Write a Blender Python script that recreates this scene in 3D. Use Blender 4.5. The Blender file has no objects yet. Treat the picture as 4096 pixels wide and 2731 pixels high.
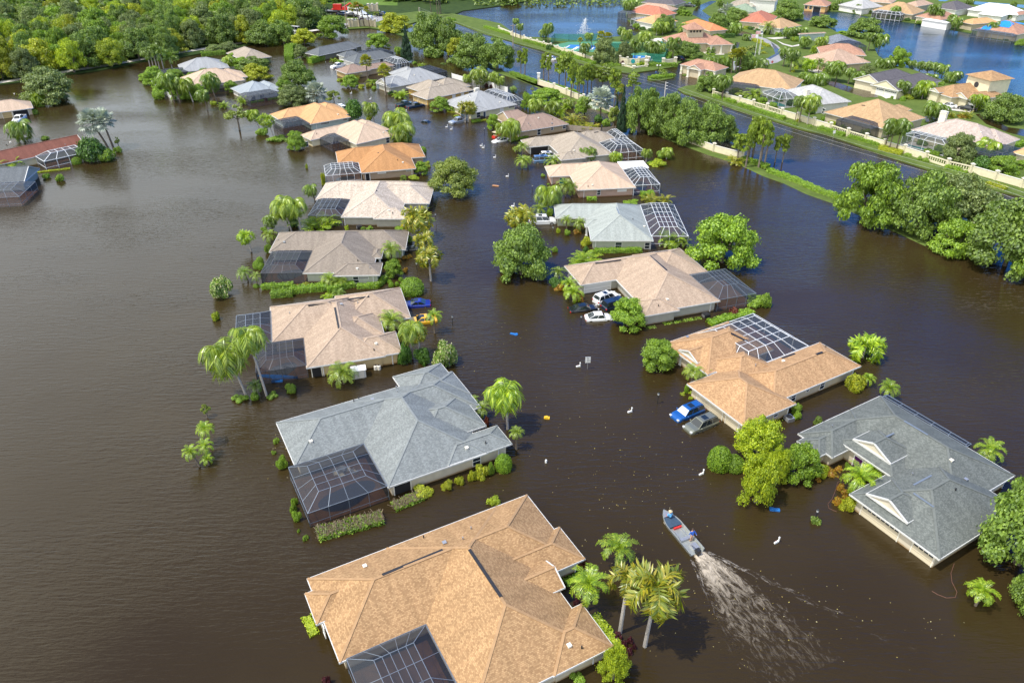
import bpy, math, random
from mathutils import Vector, Matrix
random.seed(7)
R = math.radians
sc = bpy.context.scene
COL = sc.collection
# ---------------------------------------------------------------- camera frame
FPX, PITCH, CX, CY, CAMH = 3017.0, R(32.13), 2048.0, 1365.5, 60.0
SP, CP = math.sin(PITCH), math.cos(PITCH)
CROPS = {'N': (0, 0, 1), 'Z1': (1000, 1230, .38265), 'Z2': (1900, 400, .34014), 'Z3': (1500, 200, .34014),
         'E1': (2450, 0, .44643), 'E2': (3000, 0, .44643), 'E3': (3496, 0, .44643), 'E4': (3496, 300, .44643),
         'E5': (2850, 250, .44643), 'F1': (550, 150, .52122), 'F2': (1200, 150, .52122), 'F3': (1150, 380, .44643),
         'F4': (2200, 1050, .52122), 'F5': (0, 300, .6141), 'F6': (1250, 0, .44643)}
for r_, y_ in (('A', 0), ('B', 683), ('C', 1366), ('D', 2048)):
    for c_ in range(4):
        CROPS[r_ + str(c_)] = (1024 * c_, y_, .43556)


def px(q):
    if isinstance(q, str):
        k, x, y = q.split(',')
        a, b, s = CROPS[k]
        return a + float(x) * s, b + float(y) * s
    return q


def raydir(q):
    x, y = px(q)
    x = (x - CX) / FPX
    y = (y - CY) / FPX
    return Vector((x, CP - y * SP, -SP - y * CP))


def at(q, z=0.0):
    """where the sight line through a point of the survey photo meets height z"""
    d = raydir(q)
    t = (CAMH - z) / -d.z
    return Vector((d.x * t, d.y * t, z))


def depth(P):
    return P.y * CP - (P.z - CAMH) * SP


def prow(P):
    d = P - Vector((0, 0, CAMH))
    zc = d.y * CP - d.z * SP
    yc = -(d.y * SP + d.z * CP)
    return CY + FPX * yc / zc


def pcol(P):
    return CX + FPX * P.x / depth(P)


def hgt(P, ytop):
    """height over ground point P whose top is seen at photo row ytop"""
    lo, hi = 0.0, 45.0
    for _ in range(40):
        m = (lo + hi) / 2
        if prow(Vector((P.x, P.y, P.z + m))) > ytop:
            lo = m
        else:
            hi = m
    return lo


# ---------------------------------------------------------------- mesh builder
class MB:
    def __init__(s):
        s.v = []; s.f = []; s.uv = []; s.mi = []

    def poly(s, pts, uv=None, m=0):
        n = len(s.v)
        s.v += [tuple(p) for p in pts]
        s.f.append(tuple(range(n, n + len(pts))))
        s.uv.append(uv if uv else [(p[0], p[1]) for p in pts])
        s.mi.append(m)

    def box(s, a, b, m=0, M=None):
        x0, y0, z0 = a; x1, y1, z1 = b
        c = [Vector(p) for p in ((x0, y0, z0), (x1, y0, z0), (x1, y1, z0), (x0, y1, z0), (x0, y0, z1), (x1, y0, z1), (x1, y1, z1), (x0, y1, z1))]
        if M: c = [M @ p for p in c]
        n = len(s.v); s.v += [tuple(p) for p in c]
        dx, dy, dz = abs(x1 - x0), abs(y1 - y0), abs(z1 - z0)
        for f, (w, h) in (((0, 3, 2, 1), (dy, dx)), ((4, 5, 6, 7), (dx, dy)), ((0, 1, 5, 4), (dx, dz)), ((1, 2, 6, 5), (dy, dz)), ((2, 3, 7, 6), (dx, dz)), ((3, 0, 4, 7), (dy, dz))):
            s.f.append(tuple(n + i for i in f)); s.mi.append(m)
            s.uv.append([(0, 0), (w, 0), (w, h), (0, h)])
        return s

    def tube(s, pts, rad, n=8, m=0, cap=True):
        pts = [Vector(p) for p in pts]
        if not isinstance(rad, (list, tuple)): rad = [rad] * len(pts)
        rings = []
        for i, p in enumerate(pts):
            d = (pts[min(i + 1, len(pts) - 1)] - pts[max(i - 1, 0)]).normalized()
            a = d.cross(Vector((0, 0, 1)))
            if a.length < .05: a = d.cross(Vector((0, 1, 0)))
            a.normalize(); b = d.cross(a)
            n0 = len(s.v)
            for k in range(n):
                t = 2 * math.pi * k / n
                s.v.append(tuple(p + (a * math.cos(t) + b * math.sin(t)) * rad[i]))
            rings.append(n0)
        for i in range(len(rings) - 1):
            for k in range(n):
                k2 = (k + 1) % n
                s.f.append((rings[i] + k, rings[i + 1] + k, rings[i + 1] + k2, rings[i] + k2)); s.mi.append(m)
                s.uv.append([(k / n, i), (k / n, i + 1), ((k + 1) / n, i + 1), ((k + 1) / n, i)])
        if cap:
            for r0, rev in ((rings[0], 0), (rings[-1], 1)):
                f = [r0 + k for k in range(n)]
                if rev: f = f[::-1]
                s.f.append(tuple(f)); s.mi.append(m); s.uv.append([(0, 0)] * n)
        return s

    def bar(s, p0, p1, w, h, m=0):
        """rectangular bar from p0 to p1, w wide, h high"""
        p0 = Vector(p0); p1 = Vector(p1)
        d = p1 - p0; L = d.length
        if L < 1e-4: return s
        d.normalize()
        a = d.cross(Vector((0, 0, 1)))
        if a.length < .01: a = Vector((1, 0, 0))
        a.normalize(); b = a.cross(d)
        M = Matrix(((d.x, a.x, b.x, p0.x), (d.y, a.y, b.y, p0.y), (d.z, a.z, b.z, p0.z), (0, 0, 0, 1)))
        return s.box((0, -w / 2, -h / 2), (L, w / 2, h / 2), m, M)

    def ball(s, c, r, nu=10, nv=6, m=0):
        if not isinstance(r, (list, tuple)): r = (r, r, r)
        n0 = len(s.v)
        for j in range(nv + 1):
            t = math.pi * j / nv
            for i in range(nu):
                p = 2 * math.pi * i / nu
                s.v.append((c[0] + r[0] * math.sin(t) * math.cos(p), c[1] + r[1] * math.sin(t) * math.sin(p), c[2] + r[2] * math.cos(t)))
        for j in range(nv):
            for i in range(nu):
                i2 = (i + 1) % nu
                s.f.append((n0 + j * nu + i, n0 + (j + 1) * nu + i, n0 + (j + 1) * nu + i2, n0 + j * nu + i2)); s.mi.append(m)
                s.uv.append([(0, 0)] * 4)
        return s

    def mesh(s, name, mats, smooth=False):
        me = bpy.data.meshes.new(name)
        me.from_pydata(s.v, [], s.f)
        ul = me.uv_layers.new(name='UVMap')
        ul.data.foreach_set('uv', [c for u in s.uv for p in u for c in p])
        if not isinstance(mats, (list, tuple)): mats = [mats]
        for m in mats: me.materials.append(m)
        if len(mats) > 1: me.polygons.foreach_set('material_index', s.mi)
        if smooth: me.polygons.foreach_set('use_smooth', [True] * len(me.polygons))
        me.update()
        return me

    def build(s, name, mats, parent=None, loc=None, rz=0.0, smooth=False):
        return obj(name, s.mesh(name, mats, smooth), parent, loc, rz)


def obj(name, me, parent=None, loc=None, rz=0.0, scale=None):
    o = bpy.data.objects.new(name, me)
    COL.objects.link(o)
    if parent: o.parent = parent
    if loc is not None: o.location = loc
    if rz: o.rotation_euler.z = rz
    if scale is not None: o.scale = scale
    return o


THINGS = []


def tag(o, label, cat, group=None, kind=None):
    o['label'] = label
    o['category'] = cat
    if group: o['group'] = group
    if kind: o['kind'] = kind
    THINGS.append(o)
    return o


def thing(name, label, cat, loc=(0, 0, 0), rz=0.0, group=None):
    o = obj(name, None, None, loc, rz)
    o.empty_display_size = .3
    return tag(o, label, cat, group)


def struct(o, kind='structure'):
    o['kind'] = kind
    return o


def dup(root, loc, rz, label, group=None, scale=None):
    r = root.copy(); COL.objects.link(r); r.location = loc; r.rotation_euler = (0, 0, rz)
    if scale: r.scale = scale
    for ch in list(root.children):
        c = ch.copy(); COL.objects.link(c); c.parent = r
        for g in list(ch.children):
            d = g.copy(); COL.objects.link(d); d.parent = c
    tag(r, label, root['category'], group or root.get('group'))
    return r
# ---------------------------------------------------------------- materials
def _new(name):
    m = bpy.data.materials.new(name); m.use_nodes = True
    nt = m.node_tree
    b = nt.nodes['Principled BSDF']
    return m, nt, b


def N(nt, t, **kw):
    n = nt.nodes.new(t)
    for k, v in kw.items():
        if hasattr(n, k): setattr(n, k, v)
        else: n.inputs[k].default_value = v
    return n


def ramp(nt, src, stops):
    r = nt.nodes.new('ShaderNodeValToRGB')
    e = r.color_ramp.elements
    while len(e) < len(stops): e.new(.5)
    for i, (p, c) in enumerate(stops):
        e[i].position = p
        e[i].color = (c, c, c, 1) if isinstance(c, (int, float)) else (*c, 1)
    nt.links.new(src, r.inputs[0])
    return r


def mixc(nt, fac, a, b, blend='MIX'):
    m = nt.nodes.new('ShaderNodeMix'); m.data_type = 'RGBA'; m.blend_type = blend
    for s, v in ((m.inputs[0], fac), (m.inputs[6], a), (m.inputs[7], b)):
        if hasattr(v, 'links') or hasattr(v, 'is_linked'): nt.links.new(v, s)
        elif isinstance(v, (int, float)): s.default_value = v
        else: s.default_value = (*v, 1)
    return m.outputs[2]


def plain(name, col, rough=.6, metal=0.0, var=.12, scale=3.0, spec=.5):
    m, nt, b = _new(name)
    tc = N(nt, 'ShaderNodeTexCoord')
    n = N(nt, 'ShaderNodeTexNoise'); n.inputs['Scale'].default_value = scale; n.inputs['Detail'].default_value = 4
    nt.links.new(tc.outputs['Object'], n.inputs['Vector'])
    lo = tuple(c * (1 - var) for c in col); hi = tuple(min(1, c * (1 + var)) for c in col)
    r = ramp(nt, n.outputs['Fac'], [(.3, lo), (.7, hi)])
    nt.links.new(r.outputs[0], b.inputs['Base Color'])
    b.inputs['Roughness'].default_value = rough
    b.inputs['Metallic'].default_value = metal
    b.inputs['Specular IOR Level'].default_value = spec
    return m


def shingle(name, light, dark, row=.14, wid=.2, contrast=1.0, mott=.09):
    """asphalt shingles: courses along u, tabs of two tones, some weathering"""
    m, nt, b = _new(name)
    uv = N(nt, 'ShaderNodeUVMap')
    br = N(nt, 'ShaderNodeTexBrick')
    br.offset = .37; br.offset_frequency = 2; br.squash = 1
    br.inputs['Scale'].default_value = 1
    br.inputs['Brick Width'].default_value = wid
    br.inputs['Row Height'].default_value = row
    br.inputs['Mortar Size'].default_value = .012
    br.inputs['Mortar Smooth'].default_value = .3
    br.inputs['Bias'].default_value = 0
    br.inputs['Color1'].default_value = (0, 0, 0, 1)
    br.inputs['Color2'].default_value = (1, 1, 1, 1)
    br.inputs['Mortar'].default_value = (1, 1, 1, 1)
    nt.links.new(uv.outputs[0], br.inputs['Vector'])
    n = N(nt, 'ShaderNodeTexNoise'); n.inputs['Scale'].default_value = .35; n.inputs['Detail'].default_value = 5
    n.inputs['Roughness'].default_value = .7
    nt.links.new(uv.outputs[0], n.inputs['Vector'])
    n2 = N(nt, 'ShaderNodeTexNoise'); n2.inputs['Scale'].default_value = 3.1; n2.inputs['Detail'].default_value = 3
    nt.links.new(uv.outputs[0], n2.inputs['Vector'])
    r = ramp(nt, n.outputs['Fac'], [(.25, 1 - mott), (.75, 1 + mott * .5)])
    r2 = ramp(nt, n2.outputs['Fac'], [(.3, .94), (.7, 1.04)])
    mp = N(nt, 'ShaderNodeMapping'); mp.inputs['Scale'].default_value = (.9, .07, 1)
    nt.links.new(uv.outputs[0], mp.inputs['Vector'])
    n3 = N(nt, 'ShaderNodeTexNoise'); n3.inputs['Scale'].default_value = 1.3; n3.inputs['Detail'].default_value = 4
    nt.links.new(mp.outputs[0], n3.inputs['Vector'])
    r3 = ramp(nt, n3.outputs['Fac'], [(.35, .86), (.6, 1.04)])
    tone = ramp(nt, br.outputs['Color'], [(.18, light), (.55, tuple(.6 * a + .4 * b_ for a, b_ in zip(light, dark))), (.9, tuple(.35 * a + .65 * b_ for a, b_ in zip(light, dark)))])
    m['light'], m['dark'] = light, dark
    c = mixc(nt, 1.0, tone.outputs[0], r.outputs[0], 'MULTIPLY')
    c = mixc(nt, 1.0, c, r2.outputs[0], 'MULTIPLY')
    c = mixc(nt, 1.0, c, r3.outputs[0], 'MULTIPLY')
    nt.links.new(c, b.inputs['Base Color'])
    b.inputs['Roughness'].default_value = .9
    b.inputs['Specular IOR Level'].default_value = .2
    bp = N(nt, 'ShaderNodeBump'); bp.inputs['Strength'].default_value = .35; bp.inputs['Distance'].default_value = .02
    nt.links.new(br.outputs['Fac'], bp.inputs['Height']); bp.invert = True
    nt.links.new(bp.outputs[0], b.inputs['Normal'])
    return m


def tile(name, light, dark):
    """flat concrete roof tiles: strong horizontal courses"""
    m = shingle(name, light, dark, row=.42, wid=.36, mott=.16)
    for n in m.node_tree.nodes:
        if n.type == 'TEX_BRICK':
            n.inputs['Mortar Size'].default_value = .05
    return m


def stucco(name, col):
    """painted stucco with a tide mark left near the waterline"""
    m, nt, b = _new(name)
    tc = N(nt, 'ShaderNodeTexCoord')
    n = N(nt, 'ShaderNodeTexNoise'); n.inputs['Scale'].default_value = 1.2; n.inputs['Detail'].default_value = 6
    nt.links.new(tc.outputs['Object'], n.inputs['Vector'])
    r = ramp(nt, n.outputs['Fac'], [(.3, tuple(c * .9 for c in col)), (.7, tuple(min(1, c * 1.05) for c in col))])
    sx = N(nt, 'ShaderNodeSeparateXYZ'); nt.links.new(tc.outputs['Object'], sx.inputs[0])
    ad = N(nt, 'ShaderNodeMath'); ad.operation = 'MULTIPLY_ADD'; ad.inputs[1].default_value = .35; ad.inputs[2].default_value = -.17
    nt.links.new(n.outputs['Fac'], ad.inputs[0])
    su = N(nt, 'ShaderNodeMath'); su.operation = 'SUBTRACT'
    nt.links.new(sx.outputs['Z'], su.inputs[0]); nt.links.new(ad.outputs[0], su.inputs[1])
    rr = ramp(nt, su.outputs[0], [(.08, (.55, .42, .28)), (.3, (1, 1, 1))])
    c = mixc(nt, 1.0, r.outputs[0], rr.outputs[0], 'MULTIPLY')
    nt.links.new(c, b.inputs['Base Color'])
    b.inputs['Roughness'].default_value = .85
    return m


def foliage(name, cols, trans=.3, rough=.5):
    """leaves: each leaf takes its own tone from the list, plus a tone per plant"""
    m, nt, b = _new(name)
    nt.nodes.remove(b)
    g = N(nt, 'ShaderNodeNewGeometry'); oi = N(nt, 'ShaderNodeObjectInfo')
    k = len(cols)
    r = ramp(nt, g.outputs['Random Per Island'], [(i / (k - 1), c) for i, c in enumerate(cols)])
    r2 = ramp(nt, oi.outputs['Random'], [(0, .82), (1, 1.16)])
    tc = N(nt, 'ShaderNodeTexCoord')
    n = N(nt, 'ShaderNodeTexNoise'); n.inputs['Scale'].default_value = 2.6; n.inputs['Detail'].default_value = 2
    nt.links.new(tc.outputs['Object'], n.inputs['Vector'])
    r3 = ramp(nt, n.outputs['Fac'], [(.3, (.78, .8, .8)), (.7, (1.2, 1.16, 1.0))])
    c = mixc(nt, 1.0, r.outputs[0], r2.outputs[0], 'MULTIPLY')
    c = mixc(nt, 1.0, c, r3.outputs[0], 'MULTIPLY')
    d = N(nt, 'ShaderNodeBsdfDiffuse'); t = N(nt, 'ShaderNodeBsdfTranslucent')
    gl = N(nt, 'ShaderNodeBsdfGlossy'); gl.inputs['Roughness'].default_value = rough; gl.inputs['Color'].default_value = (.9, .95, .9, 1)
    nt.links.new(c, d.inputs['Color'])
    c2 = mixc(nt, 1.0, c, (1.15, 1.2, .5), 'MULTIPLY'); nt.links.new(c2, t.inputs['Color'])
    m1 = N(nt, 'ShaderNodeMixShader'); m1.inputs[0].default_value = trans
    nt.links.new(d.outputs[0], m1.inputs[1]); nt.links.new(t.outputs[0], m1.inputs[2])
    m2 = N(nt, 'ShaderNodeMixShader'); m2.inputs[0].default_value = .05
    nt.links.new(m1.outputs[0], m2.inputs[1]); nt.links.new(gl.outputs[0], m2.inputs[2])
    nt.links.new(m2.outputs[0], nt.nodes['Material Output'].inputs['Surface'])
    return m


def screenmat(name, col, opac):
    m, nt, b = _new(name)
    b.inputs['Base Color'].default_value = (*col, 1); b.inputs['Roughness'].default_value = .6
    t = N(nt, 'ShaderNodeBsdfTransparent')
    mx = N(nt, 'ShaderNodeMixShader'); mx.inputs[0].default_value = opac
    nt.links.new(t.outputs[0], mx.inputs[1]); nt.links.new(b.outputs[0], mx.inputs[2])
    nt.links.new(mx.outputs[0], nt.nodes['Material Output'].inputs['Surface'])
    return m


def glassy(name, col, rough=.06):
    m, nt, b = _new(name)
    b.inputs['Base Color'].default_value = (*col, 1); b.inputs['Roughness'].default_value = rough
    b.inputs['Specular IOR Level'].default_value = .8
    return m


def carpaint(name, col, metal=.3, rough=.22):
    m, nt, b = _new(name)
    b.inputs['Base Color'].default_value = (*col, 1)
    b.inputs['Metallic'].default_value = metal; b.inputs['Roughness'].default_value = rough + .1
    b.inputs['Coat Weight'].default_value = .8; b.inputs['Coat Roughness'].default_value = .08
    return m


def water(name, body, body2, ripple=1.0, rough=.03, scale=1.0):
    m, nt, b = _new(name)
    tc = N(nt, 'ShaderNodeTexCoord')
    P = tc.outputs['Object']
    # muddy patches of two tones
    n = N(nt, 'ShaderNodeTexNoise'); n.inputs['Scale'].default_value = .035; n.inputs['Detail'].default_value = 5
    nt.links.new(P, n.inputs['Vector'])
    r = ramp(nt, n.outputs['Fac'], [(.35, body), (.7, body2)])
    nt.links.new(r.outputs[0], b.inputs['Base Color'])
    b.inputs['IOR'].default_value = 1.33
    b.inputs['Specular IOR Level'].default_value = .5
    # wind ripples in bands; calmer slicks in between
    calm = N(nt, 'ShaderNodeTexNoise'); calm.inputs['Scale'].default_value = .03; calm.inputs['Detail'].default_value = 3
    mp0 = N(nt, 'ShaderNodeMapping'); mp0.inputs['Rotation'].default_value = (0, 0, R(20)); mp0.inputs['Scale'].default_value = (.6, 1.4, 1)
    nt.links.new(P, mp0.inputs['Vector']); nt.links.new(mp0.outputs[0], calm.inputs['Vector'])
    rc = ramp(nt, calm.outputs['Fac'], [(.34, .15), (.66, 1.0)])
    mp = N(nt, 'ShaderNodeMapping'); mp.inputs['Rotation'].default_value = (0, 0, R(-22)); mp.inputs['Scale'].default_value = (.45 * scale, 2.3 * scale, 1)
    nt.links.new(P, mp.inputs['Vector'])
    w1 = N(nt, 'ShaderNodeTexNoise'); w1.inputs['Scale'].default_value = 1.0; w1.inputs['Detail'].default_value = 4; w1.inputs['Distortion'].default_value = .5
    nt.links.new(mp.outputs[0], w1.inputs['Vector'])
    mp2 = N(nt, 'ShaderNodeMapping'); mp2.inputs['Rotation'].default_value = (0, 0, R(14)); mp2.inputs['Scale'].default_value = (1.6 * scale, 5.0 * scale, 1)
    nt.links.new(P, mp2.inputs['Vector'])
    w2 = N(nt, 'ShaderNodeTexNoise'); w2.inputs['Scale'].default_value = 1.0; w2.inputs['Detail'].default_value = 3
    nt.links.new(mp2.outputs[0], w2.inputs['Vector'])
    ad = N(nt, 'ShaderNodeMath'); ad.operation = 'MULTIPLY_ADD'; ad.inputs[1].default_value = .35
    nt.links.new(w2.outputs['Fac'], ad.inputs[0]); nt.links.new(w1.outputs['Fac'], ad.inputs[2])
    mu = N(nt, 'ShaderNodeMath'); mu.operation = 'MULTIPLY'
    nt.links.new(ad.outputs[0], mu.inputs[0]); nt.links.new(rc.outputs[0], mu.inputs[1])
    bp = N(nt, 'ShaderNodeBump'); bp.inputs['Strength'].default_value = 1.0; bp.inputs['Distance'].default_value = .17 * ripple
    nt.links.new(mu.outputs[0], bp.inputs['Height'])
    nt.links.new(bp.outputs[0], b.inputs['Normal'])
    b.inputs['Roughness'].default_value = rough
    return m


def grassm(name, a, c, scale=.25):
    m, nt, b = _new(name)
    tc = N(nt, 'ShaderNodeTexCoord')
    n = N(nt, 'ShaderNodeTexNoise'); n.inputs['Scale'].default_value = scale; n.inputs['Detail'].default_value = 8; n.inputs['Roughness'].default_value = .75
    nt.links.new(tc.outputs['Object'], n.inputs['Vector'])
    r = ramp(nt, n.outputs['Fac'], [(.3, a), (.7, c)])
    nt.links.new(r.outputs[0], b.inputs['Base Color']); b.inputs['Roughness'].default_value = .95
    b.inputs['Specular IOR Level'].default_value = .1
    return m


def rowed(name, col, line, step, axis):
    """boards / panels / siding: thin dark joints every step metres along an object axis"""
    m, nt, b = _new(name)
    tc = N(nt, 'ShaderNodeTexCoord'); sx = N(nt, 'ShaderNodeSeparateXYZ'); nt.links.new(tc.outputs['Object'], sx.inputs[0])
    d = N(nt, 'ShaderNodeMath'); d.operation = 'DIVIDE'; d.inputs[1].default_value = step
    nt.links.new(sx.outputs[axis], d.inputs[0])
    fr = N(nt, 'ShaderNodeMath'); fr.operation = 'FRACT'; nt.links.new(d.outputs[0], fr.inputs[0])
    r = ramp(nt, fr.outputs[0], [(.1, line), (.16, col)])
    nt.links.new(r.outputs[0], b.inputs['Base Color']); b.inputs['Roughness'].default_value = .5
    return m


M = {}
M['white'] = plain('white_paint', (.78, .78, .76), .45, var=.04)
M['offwhite'] = plain('cream_paint', (.72, .68, .58), .6, var=.05)
M['fascia'] = plain('white_fascia', (.6, .6, .58), .5, var=.08)
M['alu_white'] = plain('white_aluminium', (.75, .77, .78), .4, .1, .05)
M['alu_grey'] = plain('grey_aluminium', (.2, .235, .28), .4, .3, .05)
M['alu_bronze'] = plain('bronze_aluminium', (.10, .10, .11), .4, .3, .05)
M['screen_dark'] = screenmat('dark_insect_screen', (.018, .027, .042), .56)
M['screen_mid'] = screenmat('grey_insect_screen', (.05, .065, .09), .45)
M['screen_light'] = screenmat('thin_insect_screen', (.05, .065, .085), .42)
M['pane'] = glassy('window_glass', (.025, .035, .045))
M['pane_teal'] = glassy('teal_window_glass', (.02, .16, .15))
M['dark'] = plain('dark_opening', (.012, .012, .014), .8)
M['black'] = plain('black_plastic', (.02, .02, .022), .5)
M['rubber'] = plain('tyre_rubber', (.02, .02, .02), .8)
M['rim'] = plain('alloy_rim', (.5, .5, .52), .3, .8)
M['carglass'] = glassy('car_glass', (.012, .018, .022), .04)
M['carglass_light'] = glassy('sun_shade_behind_glass', (.62, .65, .66), .2)
M['redlight'] = glassy('tail_light_plastic', (.5, .01, .01), .15)
M['headlight'] = glassy('headlight_plastic', (.6, .62, .62), .08)
M['chrome'] = plain('chrome', (.6, .6, .6), .15, 1.0, .02)
M['bark'] = plain('grey_bark', (.17, .14, .11), .9, 0, .3, 6)
M['palmbark'] = plain('palm_bark', (.34, .31, .28), .9, 0, .2, 8)
M['palmdark'] = plain('dark_palm_bark', (.15, .12, .09), .9, 0, .3, 8)
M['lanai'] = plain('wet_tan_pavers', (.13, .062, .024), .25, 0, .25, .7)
M['pool'] = glassy('dark_pool_water', (.03, .03, .032), .05)
M['poolblue'] = glassy('teal_pool_water', (.05, .30, .30), .05)
M['wood'] = plain('weathered_wood', (.3, .25, .2), .8, 0, .2, 5)
M['concrete'] = plain('pale_concrete', (.5, .47, .42), .85, 0, .12, .8)
M['asphalt'] = plain('sun_bleached_asphalt', (.26, .26, .27), .9, 0, .12, .3)
M['path'] = plain('pale_shell_path', (.62, .58, .5), .9, 0, .1, .6)
M['steel'] = plain('galvanised_steel', (.42, .43, .44), .4, .6)
M['blue'] = plain('blue_plastic', (.02, .14, .42), .35)
M['bluetarp'] = plain('blue_tarpaulin', (.02, .22, .72), .4, 0, .25, 1.5)
M['teal'] = plain('teal_plastic', (.02, .3, .33), .4)
M['yellow'] = plain('yellow_plastic', (.75, .45, .02), .4)
M['red'] = plain('red_paint', (.55, .03, .02), .4)
M['orange'] = plain('orange_paint', (.5, .25, .1), .4)
M['hosered'] = plain('faded_hose', (.13, .06, .04), .6)
M['tan'] = plain('tan_fabric', (.5, .42, .28), .8)
M['lamp_black'] = plain('black_lamp_paint', (.03, .035, .04), .4, .4)
M['wake'] = None
M['purple'] = plain('purple_paint', (.09, .01, .12), .4)
M['navy'] = plain('navy_paint', (.03, .06, .1), .4)
M['garage_white'] = rowed('sectional_white_door', (.72, .72, .69), (.42, .42, .4), .5, 'Z')
M['garage_cream'] = rowed('sectional_cream_door', (.66, .58, .42), (.4, .35, .24), .5, 'Z')
M['garage_tan'] = rowed('sectional_tan_door', (.5, .37, .17), (.28, .2, .08), .5, 'Z')
M['garage_grey'] = rowed('sectional_grey_door', (.2, .25, .3), (.1, .13, .16), .5, 'Z')
M['garage_slate'] = rowed('sectional_slate_door', (.05, .08, .12), (.03, .04, .06), .5, 'Z')
M['vinyl'] = rowed('white_vinyl_boards', (.8, .8, .8), (.55, .56, .58), .9, 'X')
RM = {
 'tan': shingle('tan_shingles', (.45, .285, .145), (.22, .124, .06)),
 'tan2': shingle('beige_tan_shingles', (.49, .31, .165), (.25, .14, .072)),
 'orange': shingle('orange_tan_shingles', (.47, .25, .11), (.33, .165, .065)),
 'orange2': shingle('light_orange_shingles', (.60, .36, .18), (.46, .26, .12)),
 'grey': shingle('blue_grey_shingles', (.245, .265, .262), (.13, .146, .148)),
 'slate': shingle('green_grey_shingles', (.165, .18, .168), (.08, .09, .088)),
 'palegrey': shingle('pale_grey_shingles', (.37, .40, .375), (.25, .275, .26)),
 'rose': shingle('rosy_brown_shingles', (.44, .33, .25), (.31, .225, .165)),
 'rose2': shingle('pinkish_beige_shingles', (.46, .355, .265), (.275, .20, .145)),
 'taupe': shingle('taupe_shingles', (.29, .25, .205), (.185, .15, .12)),
 'speck': shingle('whitish_speckled_shingles', (.62, .54, .45), (.27, .21, .16)),
 'sand': shingle('sand_shingles', (.40, .345, .28), (.24, .20, .155)),
 'pinktan': shingle('pink_tan_shingles', (.56, .43, .32), (.42, .31, .225)),
 'brown': shingle('red_brown_shingles', (.215, .09, .065), (.15, .06, .045)),
 'dk': shingle('charcoal_shingles', (.15, .165, .175), (.09, .10, .11)),
 'dkbrown': shingle('mauve_brown_shingles', (.33, .24, .195), (.235, .165, .13)),
 'ltgrey': shingle('light_grey_shingles', (.36, .37, .375), (.26, .27, .28)),
 'steelgrey': shingle('smooth_steel_grey_shingles', (.33, .37, .40), (.27, .305, .33)),
 't_tan': tile('tan_roof_tiles', (.50, .34, .19), (.34, .22, .12)),
 't_rose': tile('rosy_roof_tiles', (.46, .27, .19), (.31, .165, .115)),
 't_pink': tile('pinkish_roof_tiles', (.50, .36, .27), (.36, .245, .18)),
 't_orange': tile('orange_roof_tiles', (.62, .26, .12), (.48, .18, .08)),
 't_terra': tile('terracotta_roof_tiles', (.5, .2, .13), (.38, .14, .09)),
 't_yellow': tile('straw_roof_tiles', (.62, .38, .19), (.48, .28, .13)),
 't_grey': tile('pale_grey_roof_tiles', (.46, .46, .45), (.33, .33, .33)),
 't_white': tile('weathered_white_roof_tiles', (.52, .44, .39), (.34, .27, .23)),
 't_slate': tile('slate_grey_roof_tiles', (.14, .13, .14), (.09, .085, .095)),
 't_mix': tile('mottled_blue_grey_roof_tiles', (.25, .28, .33), (.09, .1, .13)),
 't_brown': tile('brown_yellow_roof_tiles', (.46, .30, .16), (.27, .15, .075)),
 'whiteroof': plain('white_coated_roof', (.80, .81, .82), .6, 0, .04),
 'green': shingle('grey_green_shingles', (.27, .34, .25), (.2, .26, .19)),
}
RIDGE = {}
def ridge_of(k):
    if k not in RIDGE:
        m = RM[k]
        c = tuple(m.get('light', (.8, .8, .8))); d = tuple(m.get('dark', (.8, .8, .8)))
        RIDGE[k] = plain('ridge_' + m.name, tuple(.55 * a + .45 * b for a, b in zip(c, d)), .9, 0, .12, 2)
    return RIDGE[k]
WM = {
 'cream': stucco('cream_stucco', (.58, .52, .40)), 'yellow': stucco('yellow_stucco', (.55, .42, .22)),
 'beige': stucco('beige_stucco', (.52, .45, .32)), 'grey': stucco('grey_stucco', (.42, .41, .35)), 'sage': stucco('sage_stucco', (.42, .45, .36)),
 'pink': stucco('pink_stucco', (.46, .32, .25)), 'tan': stucco('tan_stucco', (.44, .34, .22)), 'brown': stucco('brown_stucco', (.40, .30, .21)),
 'white': stucco('white_stucco', (.70, .70, .66)), 'ochre': stucco('ochre_stucco', (.52, .34, .11)), 'green': stucco('green_stucco', (.12, .17, .09)),
 'aqua': stucco('aqua_stucco', (.40, .48, .44)), 'straw': stucco('straw_stucco', (.62, .60, .40)), 'peach': stucco('peach_stucco', (.62, .38, .15)),
 'olive': stucco('olive_stucco', (.17, .17, .12)), 'lemon': stucco('pale_yellow_stucco', (.68, .62, .44)),
}
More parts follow.
